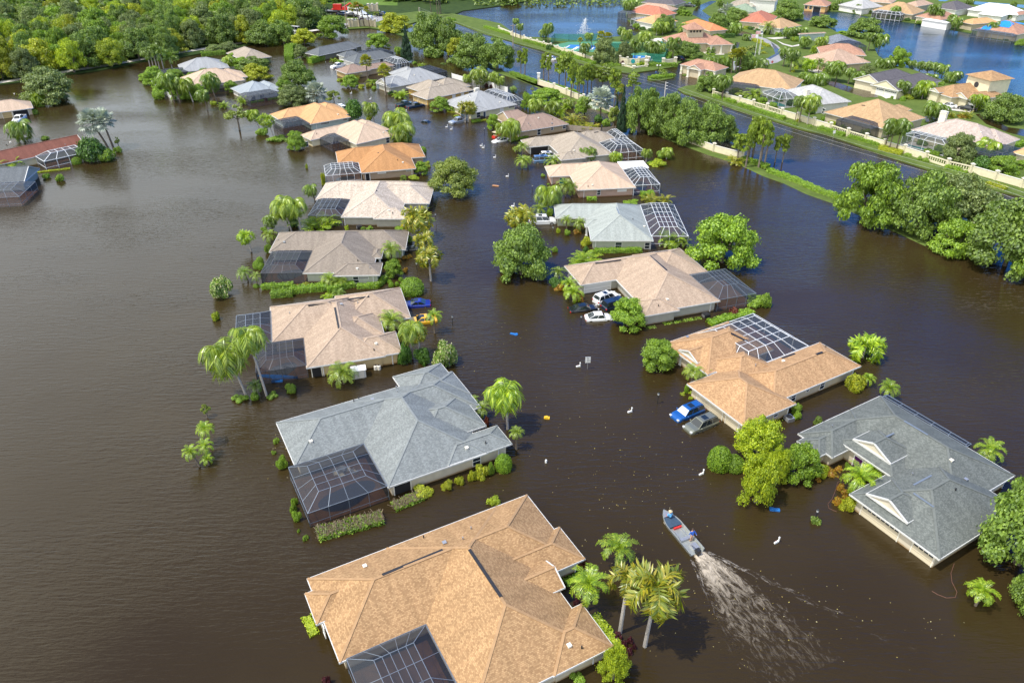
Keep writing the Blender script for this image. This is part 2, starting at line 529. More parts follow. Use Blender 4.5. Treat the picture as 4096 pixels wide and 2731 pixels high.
# foliage tones (linear base colours)
FM = {
 'oak': foliage('oak_leaves', [(0.095, 0.161, 0.030), (0.173, 0.274, 0.041), (0.270, 0.392, 0.056)]),
 'oakgrey': foliage('grey_oak_leaves', [(0.108, 0.157, 0.047), (0.180, 0.240, 0.072), (0.265, 0.334, 0.096)]),
 'bright': foliage('bright_leaves', [(0.119, 0.215, 0.018), (0.219, 0.363, 0.026), (0.337, 0.496, 0.037)]),
 'lime': foliage('lime_leaves', [(0.204, 0.292, 0.012), (0.347, 0.457, 0.018), (0.519, 0.584, 0.020)]),
 'gold': foliage('golden_leaves', [(.22, .27, .012), (.36, .42, .015), (.5, .5, .02)]),
 'deep': foliage('deep_green_leaves', [(0.034, 0.098, 0.013), (0.070, 0.166, 0.016), (0.117, 0.254, 0.019)]),
 'hedge': foliage('hedge_leaves', [(0.107, 0.201, 0.011), (0.190, 0.336, 0.016), (0.319, 0.486, 0.024)]),
 'willow': foliage('willow_leaves', [(0.143, 0.207, 0.035), (0.238, 0.304, 0.050), (0.333, 0.400, 0.070)]),
 'pine': foliage('pine_tufts', [(0.124, 0.186, 0.018), (0.207, 0.298, 0.024), (0.310, 0.409, 0.030)]),
 'norfolk': foliage('dark_conifer_leaves', [(0.014, 0.042, 0.022), (0.024, 0.066, 0.030), (0.042, 0.096, 0.036)]),
 'palm': foliage('palm_leaflets', [(0.133, 0.215, 0.024), (0.229, 0.331, 0.036), (0.343, 0.430, 0.042)], .3, .35),
 'palmdark': foliage('dark_palm_leaflets', [(0.086, 0.160, 0.019), (0.151, 0.244, 0.026), (0.236, 0.337, 0.039)], .3, .35),
 'palmgold': foliage('gold_tipped_palm_leaflets', [(0.138, 0.192, 0.020), (0.262, 0.300, 0.025), (0.455, 0.372, 0.030)], .3, .35),
 'palmlime': foliage('lime_palm_leaflets', [(0.143, 0.251, 0.015), (0.254, 0.396, 0.020), (0.413, 0.528, 0.030)], .3, .35),
 'silver': foliage('silver_fan_leaves', [(.22, .27, .25), (.32, .38, .35), (.44, .48, .42)], .15, .4),
 'red': foliage('red_croton_leaves', [(.09, .015, .01), (.16, .03, .012), (.2, .07, .02)]),
 'amber': foliage('amber_croton_leaves', [(.3, .12, .01), (.42, .22, .015), (.3, .3, .02)]),
 'plum': foliage('plum_leaves', [(.05, .008, .015), (.09, .015, .03), (.13, .03, .04)]),
 'dry': foliage('dry_twigs', [(.16, .12, .08), (.25, .19, .13), (.33, .26, .18)], .05),
 'bloom': foliage('flowering_leaves', [(0.099, 0.187, 0.024), (0.182, 0.302, 0.036), (0.265, 0.403, 0.060), (0.800, 0.720, 0.504)]),
 'marsh': foliage('marsh_growth', [(0.097, 0.168, 0.020), (0.152, 0.240, 0.030), (0.235, 0.324, 0.045)]),
}
M['flood'] = water('flood_water', (.027, .0178, .0062), (.037, .026, .0105), .85)
M['lake'] = water('lake_water_blue', (.006, .022, .05), (.009, .03, .06), .9)
M['grass'] = grassm('lawn_grass', (.06, .095, .02), (.12, .165, .04))
M['marshg'] = grassm('marsh_grass', (.06, .12, .02), (.15, .23, .05), .06)
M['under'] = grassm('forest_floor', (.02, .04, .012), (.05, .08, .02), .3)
M['mud'] = grassm('lake_bed_mud', (.05, .035, .02), (.08, .06, .035), .2)
# ---------------------------------------------------------------- houses
EAVE, SLOPE = 2.0, .46


class House:
    def __init__(h, name, label, cat, th, roof, wall, rects, eave=EAVE, slope=SLOPE, ground=0.0, group=None, over=.5):
        h.eave, h.slope, h.roofk = eave, slope, roof
        if not isinstance(th, (int, float)):
            a, b = at(th[0], eave), at(th[1], eave)
            th = math.degrees(math.atan2(b.y - a.y, b.x - a.x)) + (th[2] if len(th) > 2 else 0)
        h.th = R(th); h.c, h.s = math.cos(h.th), math.sin(h.th)
        h.rects = []
        for i, rc in enumerate(rects):
            h.rects.append(h.rect(rc))
        us = [r['u0'] for r in h.rects] + [r['u1'] for r in h.rects]
        vs = [r['v0'] for r in h.rects] + [r['v1'] for r in h.rects]
        h.ou, h.ov = (min(us) + max(us)) / 2, (min(vs) + max(vs)) / 2
        h.O = Vector((h.ou * h.c - h.ov * h.s, h.ou * h.s + h.ov * h.c, 0))
        for r in h.rects:
            r['u0'] -= h.ou; r['u1'] -= h.ou; r['v0'] -= h.ov; r['v1'] -= h.ov
        h.ground = ground; h.over = over
        h.root = thing(name, label, cat, h.O, h.th, group)
        h.wallm = WM[wall]
        h.make()

    def uv(h, q, z=None):
        P = at(q, h.eave if z is None else z)
        return P.x * h.c + P.y * h.s, -P.x * h.s + P.y * h.c

    def luv(h, q, z):
        u, v = h.uv(q, z); return u - h.ou, v - h.ov

    def val(h, x, axis, rec):
        if isinstance(x, (int, float)): return x
        if x[0] == '=':
            x = x[1:]
            for sgn in ('+', '-'):
                if sgn in x[1:]:
                    k = x.index(sgn, 1)
                    i, e, d = int(x[0:k - 2]), x[k - 2:k], float(x[k:])
                    return (h.rects + [rec])[i][e] + d
            return (h.rects + [rec])[int(x[:-2])][x[-2:]]
        if x[0] == '~': return None
        return h.uv(x, h.eave + rec.get('dz', 0))[axis]

    def rect(h, rc):
        rec = {'dz': 0, 'gable': ''}
        if len(rc) > 4: rec.update(rc[4])
        keys = ('u0', 'u1', 'v0', 'v1')
        for k, x in sorted(zip(keys, rc), key=lambda p: isinstance(p[1], str) and p[1][0] == '='):
            rec[k] = h.val(x, 0 if k[0] == 'u' else 1, rec)
        for k, x in zip(keys, rc):          # '~q': the ridge end seen at q gives the half width
            if rec[k] is None:
                ax = 0 if k[0] == 'u' else 1
                o = rec[{'u0': 'u1', 'u1': 'u0', 'v0': 'v1', 'v1': 'v0'}[k]]
                w = 4.0
                for _ in range(40):
                    m = h.uv(x[1:], h.eave + rec['dz'] + h.slope * w)[ax]
                    w = .5 * w + .5 * max(1.0, abs(m - o))
                rec[k] = o + (2 * w if k[1] == '1' else -2 * w)
        if rec['u0'] > rec['u1']: rec['u0'], rec['u1'] = rec['u1'], rec['u0']
        if rec['v0'] > rec['v1']: rec['v0'], rec['v1'] = rec['v1'], rec['v0']
        return rec

    def make(h):
        roof, fas, cap, wall = MB(), MB(), MB(), MB()
        ov = h.over
        for i, r in enumerate(h.rects):
            u0, u1, v0, v1 = r['u0'], r['u1'], r['v0'], r['v1']
            sl = r.get('slope', h.slope)
            e = h.eave + r['dz'] + .012 * i
            du, dv = u1 - u0, v1 - v0
            w = min(du, dv) / 2
            top = e + sl * w
            k = math.sqrt(1 + sl * sl)
            g = r['gable']
            A, B, C, D = (u0, v0, e), (u1, v0, e), (u1, v1, e), (u0, v1, e)
            alongu = r.get('along', 'u' if du >= dv else 'v') == 'u'
            if alongu:
                w = dv / 2; top = e + sl * w
                ww = w if 'W' not in g else 0; we = w if 'E' not in g else 0
                ww = min(ww, du * .5); we = min(we, du * .5)
                P, Q = (u0 + ww, v0 + w, top), (u1 - we, v0 + w, top)
                faces = [((A, B, Q, P), 0), ((C, D, P, Q), 1)]
                faces += [((D, A, P), 2)] if ww else []
                faces += [((B, C, Q), 3)] if we else []
                hips = [(P, Q)] + ([(A, P), (D, P)] if ww else []) + ([(B, Q), (C, Q)] if we else [])
            else:
                w = du / 2; top = e + sl * w
                ws = w if 'S' not in g else 0; wn = w if 'N' not in g else 0
                ws = min(ws, dv * .5); wn = min(wn, dv * .5)
                P, Q = (u0 + w, v0 + ws, top), (u0 + w, v1 - wn, top)
                faces = [((D, A, P, Q), 2), ((B, C, Q, P), 3)]
                faces += [((A, B, P), 0)] if ws else []
                faces += [((C, D, Q), 1)] if wn else []
                hips = [(P, Q)] + ([(A, P), (B, P)] if ws else []) + ([(D, Q), (C, Q)] if wn else [])
            for pts, side in faces:
                if side == 0: uvs = [(p[0], (p[1] - v0) * k) for p in pts]
                elif side == 1: uvs = [(p[0] + 7.3, (v1 - p[1]) * k) for p in pts]
                elif side == 2: uvs = [(p[1] + 3.7, (p[0] - u0) * k) for p in pts]
                else: uvs = [(p[1] + 11.1, (u1 - p[0]) * k) for p in pts]
                roof.poly(pts, uvs)
            for a, b in hips:
                cap.bar((a[0], a[1], a[2] + .015), (b[0], b[1], b[2] + .015), .26, .05)
            t = .07 - .003 * i
            fas.box((u0 - t, v0 - t, e - .2), (u1 + t, v1 + t, e - .008))
            o = min(ov, du * .3, dv * .3) + .004 * i
            if not r.get('open'):
                wall.box((u0 + o, v0 + o, -1.0), (u1 - o, v1 - o, e - .19))
            for sd in g:
                d = .12
                if sd == 'W': tri = [(u0 + d, v1 - .3, e - .01), (u0 + d, v0 + .3, e - .01), (u0 + d, v0 + w, top - .16)]; rk = [(D, P), (A, P)]
                if sd == 'E': tri = [(u1 - d, v0 + .3, e - .01), (u1 - d, v1 - .3, e - .01), (u1 - d, v0 + w, top - .16)]; rk = [(B, Q), (C, Q)]
                if sd == 'S': tri = [(u0 + .3, v0 + d, e - .01), (u1 - .3, v0 + d, e - .01), (u0 + w, v0 + d, top - .16)]; rk = [(A, P), (B, P)]
                if sd == 'N': tri = [(u1 - .3, v1 - d, e - .01), (u0 + .3, v1 - d, e - .01), (u0 + w, v1 - d, top - .16)]; rk = [(D, Q), (C, Q)]
                wall.poly(tri)
                for a, b in rk:
                    fas.bar((a[0], a[1], a[2] - .06), (b[0], b[1], b[2] - .06), .13, .18)
            r['e'], r['o'], r['top'] = e, o, top
        h.roof = roof.build('roof', RM[h.roofk], h.root)
        fas.build('fascia', M['fascia'], h.roof)
        cap.build('ridge_cap', ridge_of(h.roofk), h.roof)
        h.wall = wall.build('wall', h.wallm, h.root)

    def roofz(h, u, v):
        z = 0
        for r in h.rects:
            d = min(u - r['u0'], r['u1'] - u, v - r['v0'], r['v1'] - v)
            if d > -.01: z = max(z, r['e'] + h.slope * d)
        return z or h.eave

    def onroof(h, q):
        z = h.eave + 1
        for _ in range(25): z = .5 * z + .5 * h.roofz(*h.luv(q, z))
        u, v = h.luv(q, z)
        return u, v, h.roofz(u, v)

    def vents(h, *qs):
        for i, q in enumerate(qs):
            u, v, z = h.onroof(q)
            b = MB()
            if i % 3 == 0:
                b.box((u - .16, v - .16, z - .15), (u + .16, v + .16, z + .16)); b.box((u - .2, v - .2, z + .16), (u + .2, v + .2, z + .2))
                b.build('roof_vent', M['offwhite'] if i % 2 == 0 else M['steel'], h.roof)
            else:
                b.tube([(u, v, z - .2), (u, v, z + .34)], .07, 8)
                b.build('vent_pipe', M['black'] if i % 2 else M['steel'], h.roof)
        return h

    def vent_slot(h, q0, q1, dark=True):
        a, b = h.onroof(q0), h.onroof(q1)
        m = MB(); m.bar((a[0], a[1], a[2] + .06), (b[0], b[1], b[2] + .06), .3 if dark else .2, .1)
        m.build('ridge_vent', M['black'] if dark else M['alu_grey'], h.roof)
        return h

    def plane(h, side, ri, q, push=0.0):
        """point on a wall plane seen at q: returns coordinate along the wall and height"""
        r = h.rects[ri]
        d = raydir(q)
        du, dv, dz = d.x * h.c + d.y * h.s, -d.x * h.s + d.y * h.c, d.z
        ou, ov = -h.ou, -h.ov
        o = r['o']
        if side in 'SN':
            p = r['v0'] + o - push if side == 'S' else r['v1'] - o + push
            t = (p - ov) / dv; return ou + du * t, CAMH + dz * t, p
        p = r['u0'] + o - push if side == 'W' else r['u1'] - o + push
        t = (p - ou) / du
        return ov + dv * t, CAMH + dz * t, p

    def slab(h, side, p, a0, a1, z0, z1, t0, t1):
        """box on a wall: from t0 behind to t1 proud of plane p"""
        sgn = -1 if side in 'SW' else 1
        x0, x1 = sorted((p + sgn * t0, p + sgn * t1))
        return ((a0, x0, z0), (a1, x1, z1)) if side in 'SN' else ((x0, a0, z0), (x1, a1, z1))

    def win(h, side, ri, q, w=1.0, ht=1.2, panem='pane', z=None, frame='white'):
        a, zz, p = h.plane(side, ri, q)
        if z is not None: zz = z
        zz = min(zz, h.rects[ri]['e'] - .3 - ht / 2)
        f = MB(); T = .07
        a0, a1, z0, z1 = a - w / 2, a + w / 2, zz - ht / 2, zz + ht / 2
        for q4 in ((a0 - T, a0, z0 - T, z1 + T), (a1, a1 + T, z0 - T, z1 + T), (a0, a1, z1, z1 + T), (a0, a1, z0 - T, z0), (a0, a1, zz - .03, zz + .03)):
            f.box(*h.slab(side, p, q4[0], q4[1], q4[2], q4[3], -.02, .06))
        fo = f.build('window', M[frame], h.root)
        g = MB(); g.box(*h.slab(side, p, a0 + .002, a1 - .002, z0 + .002, z1 - .002, -.02, .025))
        g.build('pane', M[panem], fo)
        return h

    def door(h, side, ri, q0, q1, top=1.75, mat='garage_white', name='garage_door', lites=0, frame='white', deep=-.02, bottom=-.7):
        a0, _, p = h.plane(side, ri, q0); a1, _, _ = h.plane(side, ri, q1)
        if a0 > a1: a0, a1 = a1, a0
        d = MB(); d.box(*h.slab(side, p, a0, a1, bottom, top, deep, .03))
        do = d.build(name, M[mat], h.root)
        f = MB()
        for b0, b1, z0, z1 in ((a0 - .12, a0, bottom, top + .1), (a1, a1 + .12, bottom, top + .1), (a0, a1, top, top + .1)):
            f.box(*h.slab(side, p, b0, b1, z0, z1, -.02, .07))
        f.build('door_frame', M[frame], do)
        if lites:
            g = MB(); s = (a1 - a0) / lites
            for k in range(lites): g.box(*h.slab(side, p, a0 + s * k + .1 * s, a0 + s * (k + 1) - .1 * s, top - .42, top - .12, .0, .04))
            g.build('door_lights', M['pane'], do)
        return h

    def spout(h, side, ri, q):
        a, z, p = h.plane(side, ri, q)
        e = h.rects[ri]['e']
        m = MB(); m.box(*h.slab(side, p, a - .06, a + .06, -.9, e - .35, .002, .1))
        o = h.rects[ri]['o']
        x = p + (-1 if side in 'SW' else 1) * .05; xo = p + (-1 if side in 'SW' else 1) * (o - .05)
        A = (a, x, e - .4) if side in 'SN' else (x, a, e - .4); B = (a, xo, e - .2) if side in 'SN' else (xo, a, e - .2)
        m.bar(A, B, .1, .1)
        m.build('downspout', M['white'], h.root)
        return h

    def column(h, u, v, z1, w=.34, mat='white', z0=-.9):
        m = MB(); m.box((u - w / 2, v - w / 2, z0), (u + w / 2, v + w / 2, z1)); m.box((u - w * .7, v - w * .7, z1 - .14), (u + w * .7, v + w * .7, z1 - .002))
        m.box((u - w * .7, v - w * .7, z0), (u + w * .7, v + w * .7, z0 + 1.0))
        m.build('column', M[mat], h.root)
        return h

    def chimney(h, q, w=.9, d=.7, up=1.3, mat='offwhite'):
        u, v, z = h.onroof(q)
        m = MB(); m.box((u - w / 2, v - d / 2, z - 1.2), (u + w / 2, v + d / 2, z + up))
        c = m.build('chimney', M[mat], h.root)
        m = MB(); m.box((u - w / 2 - .08, v - d / 2 - .08, z + up - .3), (u + w / 2 + .08, v + d / 2 + .08, z + up - .12))
        m.box((u - w / 2 - .06, v - d / 2 - .06, z + up + .12), (u + w / 2 + .06, v + d / 2 + .06, z + up + .2))
        m.box((u - w / 2 + .1, v - d / 2 + .1, z + up), (u + w / 2 - .1, v + d / 2 - .1, z + up + .12))
        m.build('chimney_cap', M[mat], c)
        return h

    def cage(h, u0, u1, v0, v1, col='alu_grey', scr='screen_dark', n=4, m=3, hz=None, rise=1.0, inset=1.5, floor=None, pool=None, sides='WSEN', bar=.07, ztop=None):
        """pool cage: posts, eave beam, sloped sides up to a flat top, insect screen in every bay"""
        rec = {'dz': 0}
        vals = []
        for k, x in zip(('u0', 'u1', 'v0', 'v1'), (u0, u1, v0, v1)):
            y = h.val(x, 0 if k[0] == 'u' else 1, rec)
            if isinstance(x, str) and x[0] != '=': y -= h.ou if k[0] == 'u' else h.ov
            vals.append(y)
        u0, u1, v0, v1 = vals
        if u0 > u1: u0, u1 = u1, u0
        if v0 > v1: v0, v1 = v1, v0
        hz = hz or h.eave + .06
        zt = hz + rise
        iu, iv = min(inset, (u1 - u0) * .3), min(inset, (v1 - v0) * .3)
        fr, sn = MB(), MB()
        E = [(u0, v0), (u1, v0), (u1, v1), (u0, v1)]
        I = [(u0 + iu, v0 + iv), (u1 - iu, v0 + iv), (u1 - iu, v1 - iv), (u0 + iu, v1 - iv)]
        for k in range(4):
            k2 = (k + 1) % 4
            sd = 'SENW'[k]
            cnt = n if k % 2 == 0 else m
            e0, e1, i0, i1 = E[k], E[k2], I[k], I[k2]
            fr.bar((*e0, hz), (*e1, hz), bar, bar); fr.bar((*i0, zt), (*i1, zt), bar, bar); fr.bar((*e0, hz), (*i0, zt), bar, bar)
            sn.poly([(*e0, hz), (*e1, hz), (*i1, zt), (*i0, zt)])
            for j in range(cnt + 1):
                t = j / cnt
                pe = (e0[0] + (e1[0] - e0[0]) * t, e0[1] + (e1[1] - e0[1]) * t)
                pi = (i0[0] + (i1[0] - i0[0]) * t, i0[1] + (i1[1] - i0[1]) * t)
                if 0 < j < cnt: fr.bar((*pe, hz), (*pi, zt), bar * .8, bar * .8)
                if sd in sides: fr.bar((*pe, -.8), (*pe, hz), bar, bar)
            if sd in sides:
                fr.bar((*e0, .55), (*e1, .55), bar * .8, bar * .8)
                sn.poly([(*e0, -.8), (*e1, -.8), (*e1, hz), (*e0, hz)])
        for j in range(1, n):
            t = j / n; x = I[0][0] + (I[1][0] - I[0][0]) * t
            fr.bar((x, I[0][1], zt), (x, I[3][1], zt), bar * .8, bar * .8)
        for j in range(1, m):
            t = j / m; y = I[0][1] + (I[3][1] - I[0][1]) * t
            fr.bar((I[0][0], y, zt), (I[1][0], y, zt), bar * .8, bar * .8)
        sn.poly([(*p, zt) for p in I])
        c = fr.build('pool_cage', M[col], h.root)
        sn.build('screen', M[scr], c)
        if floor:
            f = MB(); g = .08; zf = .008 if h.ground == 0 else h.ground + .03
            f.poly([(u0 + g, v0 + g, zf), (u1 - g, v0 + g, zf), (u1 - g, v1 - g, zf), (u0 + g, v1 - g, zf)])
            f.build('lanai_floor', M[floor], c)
            if pool:
                a, b, r1, r2 = pool[0], pool[1], pool[2], pool[3]
                f = MB(); cu, cv = u0 + (u1 - u0) * a, v0 + (v1 - v0) * b
                ru, rv = (u1 - u0) * r1, (v1 - v0) * r2
                pts = []
                for k in range(28):
                    t = 2 * math.pi * k / 28; q = 1 + .16 * math.sin(2 * t + .6) + .08 * math.sin(3 * t)
                    pts.append((cu + ru * q * math.cos(t), cv + rv * q * math.sin(t), zf + .006))
                f.poly(pts); f.build('pool', M[pool[4] if len(pool) > 4 else 'pool'], c)
        return h

    def W(h, u, v, z=0):
        return Vector((h.O.x + u * h.c - v * h.s, h.O.y + u * h.s + v * h.c, z))


HS = {}
hg1 = 'flooded houses along the brown street'
def H(key, *a, **k):
    HS[key] = House(*a, **k); return HS[key]
# ---- the west row (left of the street), nearest first
h = H('L1', 'ranch_house', 'tan shingle house nearest the camera, biggest roof at the bottom edge', 'house', 28.3, 'tan', 'beige', [
  ('D1,472,610', 'D2,388,160', 'D1,770,1375', 'D1,472,610'),
  ('D1,1560,1030', 'D2,566,905', 'D2,235,1568', '=0v1'),
  ('=1u1-7', 'D2,668,428', 'D2,668,428', 'D2,440,135'),
  ('=1u1-6', 'D2,484,690', 'D2,484,690', 'D2,310,430', dict(dz=.35, gable='E', along='u', open=1)),
  ('=1u1-5', 'D2,930,1232', 'D2,930,1232', 'D2,635,845'),
  ('D1,450,750', '=0u0+4', 'D1,555,1030', 'D1,450,750')], group=hg1)
h.win('S', 1, 'D2,490,1452', 1.4, .5, 'pane'); h.win('W', 5, 'D1,620,1060', .7, 1.3)
h.spout('S', 1, 'D2,740,1350'); h.spout('S', 2, 'D2,580,500')
h.vents('D1,1000,500', 'D1,1540,236', 'D1,1900,250', 'D1,1730,285', 'D1,1975,155', 'D2,640,1250', 'D2,525,1228')
h.vent_slot('D1,1160,580', 'D1,1715,350'); h.vent_slot('D1,1960,345', 'D1,2250,780')
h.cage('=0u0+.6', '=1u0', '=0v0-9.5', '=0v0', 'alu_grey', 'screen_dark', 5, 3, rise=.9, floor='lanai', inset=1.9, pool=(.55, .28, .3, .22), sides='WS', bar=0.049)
h = H('L2', 'ranch_house', 'blue grey shingle house with the big dark pool cage', 'house', 28.05, 'grey', 'cream', [
  ('C1,187,742', 'C1,1985,505', 'C1,335,1145', 'C1,187,742'),
  ('C1,993,945', 'C1,2130,1025', 'C1,1210,1335', '=0v1'),
  ('C1,1255,320', 'C1,1770,290', '=0v1-4', 'C1,1690,200'),
  ('=2u0+1.2', 'C1,1985,500', '=0v1-6', 'C1,1800,280'),
  ('=1u1-6.5', 'C1,2112,772', 'C1,2112,772', 'C1,1870,480', dict(dz=.25)),
  ('=1u1-5', 'C1,2325,910', 'C1,2265,968', 'C1,2220,770')], group=hg1)
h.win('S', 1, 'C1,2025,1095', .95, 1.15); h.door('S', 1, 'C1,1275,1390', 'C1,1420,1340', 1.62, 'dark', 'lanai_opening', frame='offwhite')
h.spout('S', 5, 'C1,2225,1040')
h.vents('C1,505,920', 'C1,900,555', 'C1,1300,465', 'C1,1070,535', 'C1,1290,425', 'C1,945,525', 'C1,1935,980', 'C1,2110,935')
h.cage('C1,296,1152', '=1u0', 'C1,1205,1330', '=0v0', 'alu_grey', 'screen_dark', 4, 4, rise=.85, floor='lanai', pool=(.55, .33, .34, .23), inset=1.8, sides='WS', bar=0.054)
h = H('L3', 'ranch_house', 'rosy brown shingle house beside the yellow car', 'house', 16.2, 'rose2', 'yellow', [
  ('Z1,225,368', '=0u0+14', 'Z1,225,368', 'B1,140,1248'),
  ('=0u0+10', 'Z1,1680,105', 'Z1,1680,105', 'B1,1330,1072'),
  ('Z1,560,325', 'Z1,1415,505', 'Z1,580,632', '=0v1-.6'),
  ('=2u1-6', 'Z1,1405,282', 'Z1,1405,282', 'Z1,1340,45', dict(dz=.3)),
  ('=2u1-5', 'Z1,1587,470', 'Z1,1587,470', 'Z1,1522,250')], group=hg1)
h.door('S', 2, 'Z1,655,700', 'Z1,750,690', 1.6, 'dark', 'lanai_opening', frame='offwhite'); h.spout('S', 2, 'Z1,765,650'); h.spout('S', 4, 'Z1,1490,550')
h.vents('Z1,1318,382', 'Z1,1297,450', 'Z1,415,65', 'B1,785,1230', 'B1,935,1218')
h.vent_slot('Z1,888,5', 'Z1,930,220'); h.vent_slot('B1,480,1242', 'B1,685,1215'); h.vent_slot('B1,795,1190', 'B1,1040,1158')
h.cage('N,946,1256', '=0u0+.1', '=0v0', '=0v1-1.5', 'alu_grey', 'screen_dark', 2, 4, rise=.7, floor='lanai', sides='WSN')
h.cage('=0u0-2.2', '=2u0', 'Z1,570,608', '=0v0-.02', 'alu_bronze', 'screen_dark', 4, 3, rise=.8, floor='lanai', pool=(.5, .4, .25, .25), sides='WS')
h = H('L4', 'ranch_house', 'taupe shingle house behind clipped green hedges', 'house', 2.45, 'taupe', 'sage', [
  ('B1,120,748', 'B1,1378,690', 'B1,120,745', '~B1,350,562'),
  ('B1,432,940', 'B1,1090,845', 'B1,432,940', '=0v1-.5'),
  ('B1,705,965', 'B1,1150,900', 'B1,705,965', 'B1,1050,848'),
  ('=1u1-1', 'B1,1172,720', 'B1,1172,800', 'B1,1172,720', dict(dz=.1, open=1))], group=hg1)
h.win('S', 2, 'B1,918,1000', .9, 1.15); h.win('S', 2, 'B1,985,970', 1.6, .35, z=1.25); h.spout('S', 2, 'B1,1078,1000'); h.spout('S', 0, 'B1,1345,740')
h.vents('B1,930,903', 'B1,935,830', 'B1,1047,900', 'B1,260,660', 'B1,205,640')
h.cage('B1,42,946', '=1u0', 'B1,45,946', '=0v0', 'alu_bronze', 'screen_dark', 4, 3, rise=.8, floor='lanai', pool=(.55, .4, .28, .25), sides='WS')
h.column(h.rects[3]['u1'] - .4, h.rects[3]['v0'] + .4, 1.9)
h = H('L5', 'ranch_house', 'whitish speckled shingle house beside the round willow', 'house', -.85, 'speck', 'grey', [
  ('B1,548,265', 'B1,1590,300', 'B1,560,265', '~B1,785,95'),
  ('B1,782,424', 'B1,1312,442', 'B1,782,424', '=0v1-.3'),
  ('B1,1000,300', 'B1,1592,300', 'B1,1592,300', 'B1,1613,150'),
  ('=1u1-5', 'B1,1415,362', 'B1,1312,443', 'B1,1412,350')], group=hg1)
h.win('S', 1, 'B1,1183,453', .6, .9); h.spout('S', 1, 'B1,815,470'); h.spout('S', 3, 'B1,1357,480'); h.spout('S', 2, 'B1,1568,330')
h.vents('B1,1220,370', 'B1,1255,395', 'B1,900,140'); h.vent_slot('B1,1145,100', 'B1,1105,188')
h.cage('B1,495,388', '=1u0', 'B1,775,416', '=0v0', 'alu_grey', 'screen_dark', 4, 3, rise=.8, floor='lanai', sides='WS')
h = H('L6', 'ranch_house', 'orange shingle house with the white framed pool cage', 'house', 14.5, 'orange', 'brown', [
  ('A1,732,1395', 'F3,1230,545', '=0v1-9', 'A1,732,1395'),
  ('F3,660,700', 'F3,1150,657', 'F3,662,700', '=0v1'),
  ('=1u1-9', 'F3,1230,547', 'F3,1230,547', 'F3,1165,443')], group=hg1)
h.spout('S', 1, 'F3,740,735'); h.spout('S', 1, 'F3,1115,690'); h.spout('S', 2, 'F3,1193,570')
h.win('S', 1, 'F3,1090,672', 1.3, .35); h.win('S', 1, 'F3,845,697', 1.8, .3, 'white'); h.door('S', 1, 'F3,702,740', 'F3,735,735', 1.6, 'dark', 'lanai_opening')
h.vents('F3,1033,608', 'F3,985,588'); h.vent_slot('F3,788,460', 'F3,815,522')
h.cage('F3,340,728', '=1u0', 'F3,345,728', '=1v0+7', 'alu_white', 'screen_light', 5, 3, rise=.9, floor='lanai', pool=(.55, .4, .25, .25), sides='WS', bar=0.071)
h = H('L7', 'ranch_house', 'pink tan shingle house with a dark cage, north of the orange roof', 'house', 40.0, 'pinktan', 'lemon', [
  ('A1,405,1240', '=0u0+16', 'A1,520,1285', 'A1,405,1240'),
  ('A1,905,1318', 'A1,1285,1245', 'A1,925,1325', '=0v1'),
  ('=1u1-7', 'F3,907,305', 'F3,907,312', '~F3,640,220')], group=hg1)
h.win('S', 1, 'F3,897,400', .9, 1.3); h.win('S', 1, 'F3,947,383', 1.0, .9); h.win('S', 0, 'F3,168,405', .7, 1.2)
h.vents('F3,858,340', 'F3,262,353')
h.cage('=0u0+2.5', '=1u0+.2', '=0v0-6.5', '=0v0', 'alu_bronze', 'screen_dark', 5, 3, rise=1.0, floor='lanai', sides='WS')
h = H('L8', 'ranch_house', 'light orange shingle house with pale green walls and a low dark cage', 'house', 36.0, 'orange2', 'aqua', [
  ('A1,128,1050', '=0u0+17', 'F3,100,205', 'A1,128,1050'),
  ('F3,205,262', 'F3,563,197', 'F3,210,262', '=0v1'),
  ('=1u1-8', 'A1,800,995', '=1v0+3', '~F3,290,68')], group=hg1)
h.win('S', 1, 'F3,335,247', 2.4, .5); h.win('S', 1, 'F3,515,215', 1.2, .5); h.spout('S', 1, 'F3,262,300')
h.vents('F3,452,178', 'F3,150,100')
h.cage('F3,-60,290', '=1u0+.1', 'F3,190,262', '=0v0', 'alu_bronze', 'screen_dark', 5, 3, rise=.9, floor='lanai', sides='WS')
h = H('L9', 'ranch_house', 'smooth steel grey house with brown shuttered windows', 'house', 38.0, 'steelgrey', 'white', [
  ('F1,705,385', 'F1,1090,412', 'F1,855,447', '~F1,900,325'),
  ('=0u0+8', 'F1,1088,380', '=0v0+3', '~F1,960,318')], group=hg1)
h.win('S', 0, 'F1,888,468', 1.1, 1.5, 'pane', frame='black'); h.win('S', 0, 'F1,955,456', 1.1, 1.5, 'pane', frame='black'); h.win('S', 0, 'F1,1023,433', 1.3, .4)
h.vents('F1,883,350', 'F1,852,338', 'F1,1010,392')
h.cage('=0u0-1', '=0u0+9.5', '=0v0-6.0', '=0v0+3.2', 'alu_bronze', 'screen_dark', 5, 3, rise=.6, floor='lanai', sides='WS')
h = H('L10', 'ranch_house', 'pink beige house ringed by palms beyond the steel grey house', 'house', 30.0, 'pinktan', 'lemon', [
  ('F1,335,318', 'F1,820,325', 'F1,650,348', '~F1,640,230'),
  ('=0u0+9', 'F1,818,280', '=0v0+4', '~F1,730,235')], group=hg1)
h.cage('=0u0+4', '=0u0+10', '=0v0-4', '=0v0+.1', 'alu_bronze', 'screen_dark', 3, 2, rise=.5, sides='WS')
h = H('L11', 'ranch_house', 'plain grey hip roof house behind the royal palm clump', 'house', 26.0, 'ltgrey', 'grey', [
  ('F1,312,215', 'F1,700,225', 'F1,380,262', '~F1,540,150')], group=hg1)
h.cage('=0u0-6', '=0u0+2', '=0v0-.5', '=0v0+6', 'alu_bronze', 'screen_dark', 3, 3, rise=.5, sides='WS')
